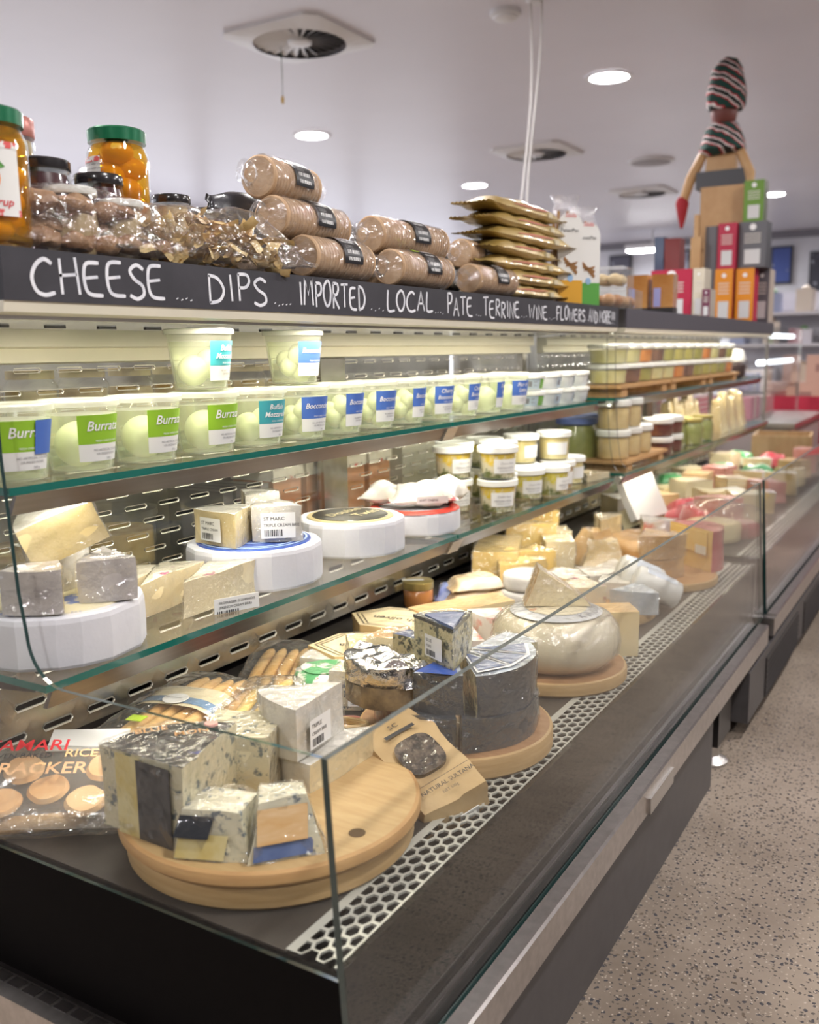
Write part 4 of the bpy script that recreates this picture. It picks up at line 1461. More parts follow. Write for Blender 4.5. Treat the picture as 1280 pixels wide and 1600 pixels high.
for k in range(9):
    y = 1.16 + k * .155
    t = thing('storage_jar', ('first', 'second', 'third', 'fourth', 'fifth', 'sixth', 'seventh', 'eighth', 'ninth')[k] + ' amber jar behind the top slotted panel, counted from the end glass', 'jar', (-1.93, y, -.2095), 0, STG)
    part('contents', G().lathe([(.058, .004), (.058, .13)], 20), mat('amber_%d' % k, RNG.choice([(0.42, 0.26, 0.08), (0.50, 0.40, 0.22), (0.36, 0.20, 0.06)]), .4, var=(0.55, 0.45, 0.25), vs=12), t)
    part('body', G().lathe([(.063, .001), (.064, .14), (.050, .16)], 20, cap1=False), JARGLASS, t)
    part('lid', G().lathe([(.055, .158), (.055, .178)], 20), mat('storage_lid', (0.5, 0.42, 0.25), .4), t)


# ================================================================== well of the case: boards
def round_board(label, loc, r, h, topm, edgem, hole=None, rot=0.0, bev=.008):
    t = thing('round_board', label, 'wooden board', loc, rot, 'round wooden boards in the case')
    g = G().lathe([(r - bev, 0), (r, bev), (r, h - bev), (r - bev * .3, h - bev * .3), (r - bev, h)], 64, cap1=False, cap0=True, mi=1)
    g.lathe([(r - bev, h), (r * .5, h), (.002, h)], 64, cap0=False, mi=0)
    part('board', g, [topm, edgem], t)
    if hole:
        part('hole_plug', G().lathe([(hole[2], h - .001), (hole[2], h + .0008)], 20, (hole[0], hole[1], 0)), mat('hole_dark', (0.10, 0.055, 0.02), .7), t)
    return t


TZ0 = TRAYZ + .0005
round_board('thick round pine board at the very bottom, under the bamboo board', (-1.093, 1.297, TZ0), .270, .046, PINETOP, PINE)
round_board('round bamboo board with a thumb hole, carrying the blue cheese wedges', (-1.093, 1.297, TZ0 + .0465), .284, .030, BAMBOO, BAMBOOEDGE, hole=(.225, -.045, .015), bev=.010)
B1 = TZ0 + .0765
round_board('round reddish board under the dark-rind cheese stack', (-.990, 1.842, TZ0), .228, .052, REDWOOD, PINE)
B2 = TZ0 + .0525
round_board('round wooden board under the large pale gouda wheel', (-.967, 2.385, TZ0), .205, .040, REDWOOD, PINE)
B3 = TZ0 + .0405
round_board('round wooden board under the wrapped white logs', (-1.07, 3.03, TZ0), .20, .034, PINETOP, PINE)
B4 = TZ0 + .0345
round_board('round wooden board under the red-waxed cheese and brown wedges', (-1.02, 3.60, TZ0), .225, .034, PINETOP, PINE)
B5 = TZ0 + .0345

# ---- blue cheeses on the bamboo board
GB = 'blue cheeses on the bamboo board'
TOPFOIL = mat('printed_dark_foil', (0.05, 0.05, 0.055), 0.25, var=(0.16, 0.14, 0.12), vs=34, lo=.45, hi=.6, extra=((0.10, 0.13, 0.42), 18, .60, .66), coat=1, cbump=.8, cbs=30, crough=.05)
SIDEPRINT = mat('speckled_rind', (0.22, 0.18, 0.15), .5, var=(0.42, 0.36, 0.30), vs=60, coat=1, cbump=.5)
t = thing('blue_cheese_wedge', 'tall wrapped blue cheese wedge with dark printed top and black paper band', 'cheese', (-1.168, 1.122, B1), R(142), GB)
p = sector(.20, 74, 8, .55)
bigw = bm_geo(p, .150, 3, .010, [1] + [2] * 8 + [1], 0, 0, .005, 10, 21)
part('cheese', bigw, [TOPFOIL, BLUECUT, SIDEPRINT], t, angle=60)
film_on(t, bigw, 21, 1.03, .008, 20)
fc2 = wedge_face(.20, 74, .150, 1, .55)
BANDY = mat('gold_paper_band', (0.55, 0.42, 0.13), .4, var=(0.66, 0.58, 0.32), vs=20, coat=.9, cbump=.6)
BANDK = mat('black_paper_band', (0.02, 0.025, 0.035), .35, coat=1, cbump=.8, cbs=28, crough=.05)
sticker(t, plane_surf(fc2[0] + fc2[1] * .22, fc2[1] * .30, fc2[2] * .99), BANDY, 'gold_band', 3, 3, .0055)
sticker(t, plane_surf(fc2[0] + fc2[1] * .48, fc2[1] * .40, fc2[2] * .97), BANDK, 'black_band', 3, 3, .0062)
topl = plane_surf((.0, .08, .158), (0, -.16, 0), (.08, 0, 0))
print_on(t, topl, .16, .08, [('BLUE', .02, .045, .026, dict(bold=.01)), ('MON', .085, .008, .026, dict(bold=.01))], mat('copper_ink', (0.60, 0.33, 0.14), .35), eps=.003)
part('round_seal', G().lathe([(.013, .157), (.012, .161)], 16, (.045, -.075, 0)), mat('pink_seal', (0.72, 0.40, 0.34), .4), t)
t = thing('blue_cheese_block', 'upright square block of blue cheese behind the two small wedges', 'cheese', (-1.165, 1.300, B1), R(24), GB)
g = block_geo(.135, .13, .125, .005, 22, .010)
part('cheese', g, [BLUECUT], t, angle=60)
film_on(t, g, 2)
t = thing('blue_cheese_wedge', 'small blue cheese wedge with gold and black paper on its side, between two others', 'cheese', (-1.043, 1.112, B1), R(28), GB)
g = bm_geo([(-.075, -.05), (.05, -.062), (.068, .035), (-.05, .055)], .082, 3, .010, None, 0, 0, .005, 14, 23, taper=.80)
part('cheese', g, [BLUECUT2], t, angle=60)
film_on(t, g, 3, 1.05, .009, 22)
sticker(t, plane_surf((-.074, -.052, .004), (.085, -.009, 0), (.008, .008, .040)), BANDY, 'gold_band', 3, 2, .0045)
sticker(t, plane_surf((-.074, -.053, .040), (.060, -.007, 0), (.010, .012, .034)), BANDK, 'black_band', 3, 2, .0040)
t = thing('blue_cheese_wedge', 'small blue cheese wedge with an orange rind face and white price label', 'cheese', (-.955, 1.160, B1), R(46), GB)
g = bm_geo([(-.070, -.055), (.062, -.045), (.060, .045), (-.055, .055)], .098, 3, .010, [1, 0, 0, 0], 0, 0, .006, 14, 24, taper=.62)
ORANGERIND = mat('orange_rind', (0.62, 0.36, 0.14), .5, var=(0.72, 0.50, 0.28), vs=16, stretch=(1, 1, 4), coat=1, cbump=.6)
part('cheese', g, [BLUECUT2, BLUECUT2], t, angle=60)
film_on(t, g, 4, 1.05, .009, 22)
sticker(t, plane_surf((-.052, -.050, .030), (.085, .006, 0), (.004, .017, .055)), ORANGERIND, 'rind_patch', 3, 2, .0050)
sticker(t, plane_surf((-.060, -.053, .004), (.10, .008, 0), (.003, .008, .024)), NAVY, 'navy_band', 3, 2, .006)
face_sticker(t, (Vector((.060, -.030, .008)), Vector((0, 1, 0)), Vector((-.30, 0, 1)).normalized()), 0, 0, .055, .05, PRICE(.055, .05, 'BLUE', 'PER KG'), e=.006)
GW = 'white bloomy wedges at the back of the bamboo board'
cheese_wedge('creamy white wedge lying on the bamboo board under another wedge', (-1.075, 1.425, B1), R(-118), .21, 50, .060, WHITERIND, IVORY, 25, GW)
cheese_wedge('upright white bloomy wedge with price label, stacked on the creamy wedge', (-1.100, 1.400, B1 + .061), R(-112), .17, 52, .105, WHITERIND, WHITERIND, 26, GW, amp=.007,
             stickers=[(1, .03, .012, .075, .060, PRICE(.075, .06, 'TRIPLE', 'CREAM BRIE'))])
cheese_wedge('wrinkled white rind piece between the breadsticks and the tall blue wedge', (-1.285, 1.405, B1), R(30), .15, 70, .055, WHITERIND, WHITERIND, 27, GW, amp=.008)

# ---- breadsticks and crackers at the back
BREAD = mat('breadstick_crust', (0.62, 0.36, 0.12), .55, var=(0.72, 0.48, 0.20), vs=22, bump=.35, bs=50)
CHARBREAD = mat('charcoal_breadstick', (0.16, 0.15, 0.13), .6, var=(0.24, 0.22, 0.19), vs=20, bump=.3)
CORNBREAD = mat('yellow_breadstick', (0.66, 0.44, 0.10), .55, var=(0.72, 0.52, 0.18), vs=20, bump=.3)


def stick(t, a, b, r, m, seed):
    A, B = Vector(a), Vector(b)
    pts, rad = [], []
    n = 12
    for k in range(n + 1):
        u = k / n
        p = A.lerp(B, u) + noise.noise_vector(Vector((u * 3, seed, 0))) * .006
        pts.append(p)
        e = min(u, 1 - u) * n
        rad.append(r * (0.45 if e < .5 else (.85 if e < 1.5 else 1)) * (1 + .08 * noise.noise(Vector((u * 7, seed * 2.2, 4)))))
    return part('breadstick', G().tube(pts, rad, 10), m, t, angle=80)


t = thing('breadstick_bag', 'clear bag of golden breadsticks with a blue and cream paper label', 'breadsticks', (-1.600, 1.560, TZ0), R(104), 'breadstick bags')
for k in range(6):
    y = -.085 + k * .034
    stick(t, (-.235, y, .022), (.235, y + .006, .022), .0165, BREAD, k)
for k in range(4):
    y = -.068 + k * .036
    stick(t, (-.225, y, .053), (.22, y, .053), .0165, BREAD, k + 9)
part('bag', pillow_geo(.62, .27, .088, 5, .006, 18, .10, flat=.3), FILM, t, angle=80)
bagl = lambda u, v, e=0: Vector((-.035 + .12 * u, -.108 + .216 * v, .079 - .022 * (2 * v - 1) ** 4 + e + .004))
lb = sticker(t, bagl, mat('kraft_cream_label', (0.70, 0.62, 0.42), .5), 'label', 4, 12)
sticker(t, lambda u, v, e=0: bagl(.12 + .30 * u, v, e + .0012), mat('steel_blue_print', (0.16, 0.26, 0.40), .5), 'label_band', 2, 12)
part('label_roundel', G().lathe([(.032, .0875), (.031, .0885)], 24, (-.006, 0, 0)), WHITE, t)
print_on(t, plane_surf((-.026, .030, .089), (0, -.06, 0), (.04, 0, 0)), .06, .04, [('ARTISAN', .004, .016, .0105)], INK)
print_on(t, plane_surf((.050, .075, .0885), (0, -.15, 0), (.03, 0, 0)), .15, .03, [('Crostini Rustici', .01, .006, .016, dict(shear=.2))], GREYINK)
part('price_sticker', G().box(-.150, -.118, .005, .045, .0842, .0856), mat('neon_sticker', (0.50, 0.70, 0.03), .5), t, smooth=False)
t = thing('breadstick_bag', 'clear bag of mixed charcoal and yellow breadsticks beside the golden ones', 'breadsticks', (-1.455, 1.690, TZ0), R(112), 'breadstick bags')
for k, m in enumerate((CHARBREAD, CORNBREAD, CHARBREAD, CORNBREAD)):
    stick(t, (-.17, -.060 + k * .036, .022), (.19, -.055 + k * .036, .022), .017, m, k + 20)
stick(t, (-.15, -.02, .052), (.17, -.03, .052), .017, CORNBREAD, 31)
part('bag', pillow_geo(.50, .20, .080, 9, .006, 18, .10, flat=.3), FILM, t, angle=80)
t = thing('breadstick_bag', 'clear bag of golden breadsticks lying at the back beyond the mixed ones', 'breadsticks', (-1.63, 1.985, TZ0), R(118), 'breadstick bags')
for k in range(4):
    stick(t, (-.17, -.055 + k * .036, .022), (.17, -.055 + k * .036, .022), .017, BREAD, k + 40)
part('bag', pillow_geo(.46, .20, .075, 12, .006, 18, .10, flat=.3), FILM, t, angle=80)
t = thing('breadstick_bag', 'single breadstick in a clear sleeve poking out below the cracker bag', 'breadsticks', (-1.475, 1.072, TZ0), R(35), 'breadstick bags')
stick(t, (-.20, 0, .020), (.085, 0, .020), .017, BREAD, 50)
part('bag', pillow_geo(.66, .09, .05, 15, .005, 18, .08, flat=.3), FILM, t, angle=80)
t = thing('cracker_bag', 'flat clear bag of round tamari rice crackers with red and peach lettering', 'crackers', (-1.480, 1.145, TZ0 + .050), (R(17), R(2), R(36)))
CRK = mat('rice_cracker', (0.66, 0.36, 0.14), .6, var=(0.76, 0.52, 0.28), vs=14, bump=.5, bs=24)
for k, (x, y, z) in enumerate(((.115, -.035, .012), (.04, -.045, .014), (.06, .045, .016), (-.04, -.01, .012), (-.10, .045, .014), (.12, .045, .010), (-.12, -.045, .012))):
    part('cracker', G().lathe([(.030, 0), (.040, .006), (.034, .014), (.012, .011), (.002, .011)], 20, (x, y, z)).disp(.003, 40, k), CRK, t)
part('bag', pillow_geo(.40, .235, .052, 17, .006, 14, .09, flat=.2), clear('frosted_film', (0.98, 0.97, 0.95), .08, .2, bump=.3, bs=20, milk=.16, milkcol=(0.9, 0.88, 0.85)), t, angle=80)
part('card_header', G().box(-.075, .085, .107, .175, .012, .0145), mat('grey_card', (0.62, 0.62, 0.62), .5), t, smooth=False)
tp = plane_surf((-.185, -.055, .052), (.40, 0, 0), (0, .17, 0))
print_on(t, tp, .40, .17, [('TAMARI', .005, .120, .046, dict(bold=.012))], REDINK)
print_on(t, tp, .40, .17, [('OVEN BAKED', .02, .098, .020)], INK)
print_on(t, tp, .40, .17, [('CRACKER', .015, .052, .046, dict(bold=.014)), ('RICE', .165, .100, .032, dict(bold=.01))], mat('peach_ink', (0.78, 0.46, 0.24), .5))

# ---- wedges and boxes behind the boards
GM = 'mixed wrapped cheeses behind the boards'
GREENWRAP = mat('green_red_wrap', (0.10, 0.34, 0.14), .35, var=(0.74, 0.72, 0.64), vs=22, lo=.46, hi=.52, extra=((0.55, 0.08, 0.06), 30, .64, .68), coat=1, cbump=.8, cbs=30)
t = thing('cheese_packet', 'rounded cheese in green and white printed wrap beside the breadsticks', 'cheese', (-1.435, 1.945, TZ0), R(15), GM)
part('cheese', wheel_geo(.090, .075, .03, 28, .008, 31), GREENWRAP, t, angle=70)
face_sticker(t, (Vector((.01, -.090, .012)), Vector((1, .1, 0)), Vector((0, .1, 1)).normalized()), 0, 0, .045, .036, [('BRESCIA', .004, .02, .009)], e=.012)
cheese_wedge('pale wedge leaning between the green packet and the first hexagonal box', (-1.535, 2.075, TZ0), R(-60), .19, 40, .070, WHITERIND, IVORY, 32, GM)
t = cheese_wedge('pale gorgonzola wedge in clear wrap with a barcode label, beside the foil-wrapped cheese', (-1.300, 1.955, TZ0), R(60), .20, 70, .105, BLUECUT2, BLUECUT2, 33, GM, amp=.007,
                 stickers=[(-1, .05, .015, .075, .055, PRICE(.075, .055, 'GORGONZOLA', 'DOLCE'))])
cheese_wedge('small yellow wedge in clear wrap on the first hexagonal box edge', (-1.415, 2.085, TZ0), R(100), .13, 55, .115, PALEYEL, PALEYEL, 34, GM)
cheese_wedge('small rough-rinded wedge behind the foil-wrapped cheese', (-1.325, 2.115, TZ0), R(150), .14, 60, .135, TANRIND, IVORY, 35, GM)
BOXWOOD = mat('pale_poplar_box', (0.74, 0.60, 0.34), .55, var=(0.78, 0.66, 0.42), vs=8, stretch=(6, 1, 1))
BOXSIDE = mat('pale_poplar_side', (0.62, 0.42, 0.18), .55, var=(0.68, 0.50, 0.24), vs=8, stretch=(1, 1, 8))


def hex_box(label, loc, rot, lines):
    t = thing('hexagonal_box', label, 'cheese box', loc, rot, 'hexagonal wooden cheese boxes')
    hx = [(.165 * math.cos(PI / 3 * k), .125 * math.sin(PI / 3 * k)) for k in range(6)]
    part('base', bm_geo(hx, .058, 0, .002, None, 1, 1), [BOXSIDE, BOXSIDE], t, smooth=False)
    lid = part('lid', bm_geo([(p[0] * 1.012, p[1] * 1.012) for p in hx], .020, 0, .002, [1] * 6, 0, 0).xf(Matrix.Translation((0, 0, .058))), [BOXWOOD, BOXSIDE], t, smooth=False)
    for s, wln in ((.90, .0016), (.80, .0012)):
        g = G()
        for k in range(6):
            a, b = Vector((*hx[k], 0)) * s, Vector((*hx[(k + 1) % 6], 0)) * s
            nrm = (b - a).cross(Vector((0, 0, 1))).normalized() * wln
            g.add([q + Vector((0, 0, .0795)) for q in (a - nrm, b - nrm, b + nrm, a + nrm)], [(0, 1, 2, 3)])
        part('print_outline', g, INK, lid, smooth=False)
    print_on(lid, plane_surf((0, 0, .0786), (1, 0, 0), (0, 1, 0)), 1, 1, lines, INK)
    arc = G()
    for a in range(12):
        p0, p1 = [Vector((.055 * math.cos(PI * q / 12), .075 - .03 * math.sin(PI * q / 12), .0794)) for q in (a, a + 1)]
        arc.add([p0, p1, p1 + Vector((0, .002, 0)), p0 + Vector((0, .002, 0))], [(0, 1, 2, 3), (3, 2, 1, 0)])
    part('print_arch', arc, INK, lid, smooth=False)
    return t


hex_box('nearer hexagonal wooden cheese box with handwriting-style print on its lid', (-1.445, 2.155, TZ0), R(212), [('Pyengana', -.085, -.004, .044, dict(shear=.2, bold=.006, align='LEFT')), ('raw milk', -.03, -.045, .018)])
hex_box('farther hexagonal wooden cheese box next to the gold-lidded jar', (-1.500, 2.425, TZ0), R(187), [('Bath oliven', -.105, .0, .042, dict(bold=.006)), ('farmhouse', -.035, -.028, .014)])
t = thing('paste_jar', 'small round jar with a gold lid and paper seal by the slotted panel', 'jar', (-1.665, 2.825, TZ0), R(-60), None)
part('body', G().lathe([(.050, .001), (.054, .008), (.054, .060), (.048, .068)], 28), mat('amber_paste', (0.50, 0.20, 0.06), .25, coat=1), t)
part('lid', G().lathe([(.054, .066), (.056, .068), (.056, .092), (.052, .095), (.004, .095)], 32), mat('gold_lid', (0.60, 0.48, 0.20), .3, .8), t)
part('seal', G().box(-.010, .010, -.058, .02, .0955, .0965), WHITE, t, smooth=False)
t = thing('cheese_packet', 'small blue-wrapped packet beside the gold-lidded jar', 'cheese', (-1.575, 2.900, TZ0), R(30), GM)
part('wrapper', pillow_geo(.11, .09, .075, 6, .008, 24, .05), mat('blue_foil_wrap', (0.14, 0.20, 0.55), .3, var=(0.40, 0.46, 0.70), vs=18, coat=1, cbump=.6), t, angle=80)
t = thing('cheese_packet', 'knotted blue plastic end of the blue packet', 'cheese', (-1.50, 2.985, TZ0), R(70), GM)
part('wrapper', pillow_geo(.07, .06, .05, 8, .008, 24, .05), mat('blue_film_wrap', (0.30, 0.36, 0.62), .3, coat=1, cbump=.6), t, angle=80)

# ---- dark-rind blue cheese stack on the reddish board
GD = 'dark-rind blue cheese stack on the reddish board'
CX, CY = -0.985, 1.838


def quarter(label, z, a0, a1, r, h, seed, topm=PALEBLUE, rind=DARKRIND, cut=BLUEDARK, shift=(0, 0)):
    n = 12
    pts = [(0.012 * math.cos(R((a0 + a1) / 2)), .012 * math.sin(R((a0 + a1) / 2)))] + [(r * math.cos(R(a0 + (a1 - a0) * k / n)), r * math.sin(R(a0 + (a1 - a0) * k / n))) for k in range(n + 1)]
    g = bm_geo(pts, h, 2, .010, [1] + [0] * n + [1], 2, 0, .004, 12, seed)
    t = thing('blue_cheese_quarter', label, 'cheese', (CX + shift[0], CY + shift[1], z), 0, GD)
    part('cheese', g, [rind, cut, topm], t, angle=60)
    film_on(t, g, seed, 1.02, .007, 22)
    return t


quarter('lower dark-rind blue cheese half facing the aisle, wrapped in film', B2, -58, 58, .190, .076, 41, DARKRIND)
quarter('lower dark-rind blue cheese piece next to the sultana bag', B2, -200, -62, .190, .076, 42, DARKRIND)
q1 = quarter('upper dark-rind blue cheese half with pale blue triangle labels on top', B2 + .077, -48, 46, .184, .092, 43)
for a in (-32, -2, 28):
    m = Matrix.Rotation(R(a), 4, 'Z')
    part('triangle_label', G().add([m @ Vector(p) for p in ((.045, 0, .0985), (.160, -.036, .0985), (.160, .036, .0985))], [(0, 1, 2)]), NAVY, q1, smooth=False)
    part('triangle_border', G().add([m @ Vector(p) for p in ((.030, 0, .0970), (.168, -.044, .0970), (.168, .044, .0970))], [(0, 1, 2)]), WHITE, q1, smooth=False)
q2 = quarter('upper blue cheese piece with a bright blue label beside the foil-wrapped half', B2 + .077, -96, -56, .165, .088, 44, PALEBLUE)
m = Matrix.Rotation(R(-76), 4, 'Z')
part('triangle_label', G().add([m @ Vector(p) for p in ((.03, 0, .0950), (.172, -.048, .0950), (.172, .048, .0950))], [(0, 1, 2)]), BLUELABEL, q2, smooth=False)
quarter('narrow upper dark-rind wedge showing its pale cut, far side of the stack', B2 + .077, 50, 84, .188, .090, 49, PALEBLUE, shift=(.016, .010))
quarter('narrow lower dark-rind wedge next to the hexagon grille', B2, 62, 96, .190, .074, 50, DARKRIND, shift=(.014, .010))
t = thing('foil_wrapped_cheese', 'foil-topped dark blue cheese half bound in cling film', 'cheese', (-1.095, 1.735, B2 + .077), R(-15), GD)
pts = [(.105 * math.cos(R(a)), .105 * math.sin(R(a))) for a in range(-190, 20, 18)]
part('cheese', bm_geo(pts, .050, 2, .010, None, 0, 0, .007, 16, 45), mat('mottled_dark_rind', (0.06, 0.045, 0.035), .4, var=(0.22, 0.16, 0.09), vs=26, coat=1, cbump=1.0, cbs=30, crough=.04), t, angle=60)
part('foil', bm_geo([(p[0] * 1.03, p[1] * 1.03) for p in pts], .048, 4, .012, None, 0, 0, .016, 34, 46).xf(Matrix.Translation((0, 0, .050))), FOIL, t, angle=80)
t = cheese_wedge('dark-edged blue cheese wedge standing on top of the whole stack', (-.975, 1.775, B2 + .172), R(128), .150, 52, .090, BLUEDARK, BLUEDARK, 47, GD, topprint=(NAVY, .8), amp=.003,
                 stickers=[(1, .055, .012, .065, .050, PRICE(.065, .05, 'BLUE', 'AGED'))])
p = sector(.150, 52, 8, .6)
part('dark_rim', G().prism_z([(q[0] * 1.03, q[1] * 1.03) for q in p], .084, .0915), mat('dark_edge', (0.03, 0.03, 0.025), .5, coat=1), t, smooth=False)
cheese_wedge('thin blue cheese sliver leaning behind the top wedge', (-1.14, 1.91, B2 + .077), R(160), .12, 30, .085, NAVY, BLUEDARK, 48, GD)
solo('red_packet', pillow_geo(.16, .10, .05, 4, .006, 20, .06), mat('red_film_pack', (0.40, 0.07, 0.04), .35, var=(0.52, 0.14, 0.08), vs=16, coat=1), 'dark red film packet under the gift tag string', 'packet', (-1.235, 1.71, TZ0), R(40), angle=80)

# ---- paper bag of sultanas
ax = (Vector((-.815, 1.535, -.855)) - Vector((-1.035, 1.625, -.765))).normalized()
nn = Vector((.30, -.42, .80))
nn = (nn - ax * nn.dot(ax)).normalized()
yy = nn.cross(ax)
bagrot = Matrix((ax, yy, nn)).transposed().to_euler()
t = thing('paper_bag', 'brown paper bag of natural sultanas with an oval window, tipped against the boards', 'dried fruit', (-.935, 1.590, -.882), tuple(bagrot))
t.scale = (.90, .90, .90)
KRAFT = mat('kraft_paper', (0.50, 0.34, 0.16), .6, var=(0.56, 0.40, 0.21), vs=12, bump=.35, bs=22)
g = bm_geo([(-.165, -.070), (-.09, -.088), (.145, -.088), (.155, .0), (.145, .088), (-.09, .088), (-.165, .070)], .078, 3, .012, None, 0, 0, .012, 15, 51, taper=.93)
for v in g.v:
    if v.x < -.07:
        k = (-.07 - v.x) / .11
        v.z = v.z * (1 - .40 * k) + .012 * k
part('bag', g, KRAFT, t, angle=16)
ov = G()
pts = []
for k in range(28):
    a = 2 * PI * k / 28
    ca, sa = math.cos(a), math.sin(a)
    pts.append((.0 + .055 * (abs(ca) ** .6) * (1 if ca > 0 else -1), .050 * (abs(sa) ** .6) * (1 if sa > 0 else -1)))
ov.prism_z(pts, .0775, .0905)
win = part('window', ov, mat('sultanas_behind_film', (0.018, 0.013, 0.011), .35, var=(0.16, 0.12, 0.09), vs=60, lo=.42, hi=.66, bump=1.0, bs=60, coat=1.0, cbump=.5, cbs=30, crough=.04), t, smooth=False)
tp = plane_surf((.112, -.072, .0815), (0, .15, 0), (-.1, 0, 0))
print_on(t, tp, .15, .1, [('NATURAL SULTANA', .006, .008, .0155, dict(bold=.006)), ('NET 500g', .05, -.010, .010), ('[]', .0, .030, .145, .0012)], INK, eps=.013)
tp2 = plane_surf((-.075, -.05, .0770), (0, .10, 0), (-.1, 0, -.025))
print_on(t, tp2, .10, .1, [('[]', .01, .002, .08, .012), ('SC', .036, .028, .022)], INK, eps=.010)
part('base_sticker', G().box(.158, .160, -.005, .045, .012, .040), WHITE, t, smooth=False)
# twine and tag
t = thing('twine_tag', 'kraft gift tag with raffia twine lying behind the paper bag', 'tag', (-1.175, 1.640, TZ0 + .058), R(20))
part('tag', G().box(-.08, .07, -.03, .03, 0, .003), KRAFT, t, smooth=False)
for k in range(4):
    pts = [(.07 * math.cos(q * .42 + k) * (1 - .03 * k), .026 * math.sin(q * .42 + k), .010 + .004 * k) for q in range(16)]
    part('twine', G().tube(pts, .0038, 6), mat('raffia', (0.66, 0.50, 0.28), .7), t)

# ---- gouda wheel and pieces
GG = 'gouda pieces on and beside the pale wheel'
t = thing('gouda_cheese', 'large pale round gouda wheel in shiny film with a grey and white label', 'cheese wheel', (-.957, 2.378, B3), R(35))
prof = [(.004, 0), (.11, 0), (.145, .010), (.170, .040), (.177, .075), (.172, .108), (.150, .136), (.115, .148), (.06, .151), (.004, .152)]
part('cheese', G().lathe(prof, 48).disp(.002, 10, 3), mat('gouda_coating', (0.74, 0.66, 0.46), .4, var=(0.78, 0.71, 0.54), vs=6, coat=1, cbump=.45, cbs=26, crough=.05), t, angle=80)
film_on(t, G().lathe(prof, 48), 6, 1.015, .004, 20)
lb = part('label_disc', G().lathe([(.128, .1485), (.118, .1530), (.06, .1570), (.004, .1575)], 40, cap0=False), mat('label_silver', (0.48, 0.50, 0.52), .35, var=(0.62, 0.63, 0.64), vs=10, coat=1, cbump=.7), t)
part('label_core', G().lathe([(.085, .1565), (.05, .1588), (.004, .1595)], 36, cap0=False), mat('label_cream', (0.72, 0.66, 0.50), .4, var=(0.50, 0.16, 0.08), vs=15, lo=.60, hi=.66, coat=1, cbump=.5), t)
g = G()
for k, chn in enumerate('KROON'):
    vs, fs = text_geo(chn, .034, bold=.01)
    a = R(-62 + k * 16)
    M_ = Matrix.Rotation(a, 4, 'Z') @ Matrix.Translation((.106, 0, .1565)) @ Matrix.Rotation(R(90), 4, 'Z') @ Matrix.Rotation(R(16), 4, 'X')
    g.add([M_ @ (v - Vector((.012, .012, 0))) for v in vs], fs)
part('lettering', g, GREYINK, lb, smooth=False)
t = thing('gouda_wedge', 'pale triangular gouda wedge with tan rind standing on the wheel', 'cheese', (-.975, 2.410, B3 + .160), R(30), GG)
g = bm_geo([(-.085, 0), (.095, 0), (.080, .018), (-.045, .105)], .085, 3, .006, [0, 1, 0, 1], 0, 0, .004, 12, 52).xf(Matrix.Translation((0, .04, 0)) @ Matrix.Rotation(R(90), 4, 'X'))
part('cheese', g, [IVORY, TANRIND], t, angle=60)
film_on(t, g, 52, 1.02, .004)
solo('gouda_slab', block_geo(.125, .115, .135, .004, 53, .006, sm=[0, 0, 0, 0], topm=1), [PALEYEL, TANRIND], 'upright pale slab with a tan rind top beside the gouda wheel', 'cheese', (-.885, 2.660, TZ0), R(32), GG, angle=60)

# ---- the crowd behind
solo('long_cheese_block', block_geo(.34, .12, .085, .004, 54, .010, sm=[0, 1, 0, 1], topm=1), [PALEYEL, TANRIND], 'long tan-rinded cheese block in front of the stacked flat packets', 'cheese', (-1.395, 2.650, TZ0), R(62), GM, angle=60)
REDWRAP = mat('red_white_wrap', (0.74, 0.70, 0.66), .35, var=(0.70, 0.20, 0.16), vs=12, lo=.52, hi=.60, coat=1, cbump=.7)
solo('wrapped_wedge', wedge_geo(.22, 45, .075, .006, 55), [REDWRAP, PALEYEL], 'wedge in red and white film between the farther hexagonal box and the dark stack', 'cheese', (-1.275, 2.400, TZ0), R(-70), GM, angle=60)
solo('wrapped_wedge', wedge_geo(.15, 60, .10, .006, 56), [REDWRAP, IVORY], 'upright clear-wrapped wedge with red print against the gouda wheel', 'cheese', (-1.235, 2.555, TZ0), R(-110), GM, angle=60)
CREPE = mat('flat_packet_print', (0.72, 0.52, 0.28), .4, var=(0.76, 0.68, 0.56), vs=10, coat=1, cbump=.7, extra=((0.55, 0.18, 0.10), 20, .62, .68))
for k, (dx, dy, dz, a) in enumerate(((0, 0, .0, 55), (.015, .02, .052, 48), (.10, .10, .002, 75))):
    solo('flat_packet', pillow_geo(.22, .14, .055, k + 60, .006, 20, .04), CREPE, ('lower flat printed cheese packet of a pair', 'upper flat printed cheese packet with pale top', 'flat printed cheese packet lying beside the pair')[k], 'cheese', (-1.515 + dx, 2.93 + dy, TZ0 + dz), R(a), 'flat printed packets', angle=80)
WHITEROUND = mat('white_round_rind', (0.78, 0.77, 0.73), .6, var=(0.66, 0.65, 0.62), vs=14, bump=.4, coat=.7, cbump=.6)
for k in range(2):
    t = thing('white_cheese_round', ('lower', 'upper')[k] + ' white cheese round of a stack of two beside the flat packets', 'cheese', (-1.335 + .01 * k, 3.02, TZ0 + .062 * k), R(k * 40), 'white cheese rounds')
    part('cheese', wheel_geo(.088, .060, .012, 30, .003, k + 3), WHITEROUND, t, angle=60)
    part('label_disc', G().lathe([(.066, .0585), (.064, .0612), (.003, .0616)], 28, cap0=False), mat('label_grey_blue', (0.55, 0.56, 0.58), .4), t)
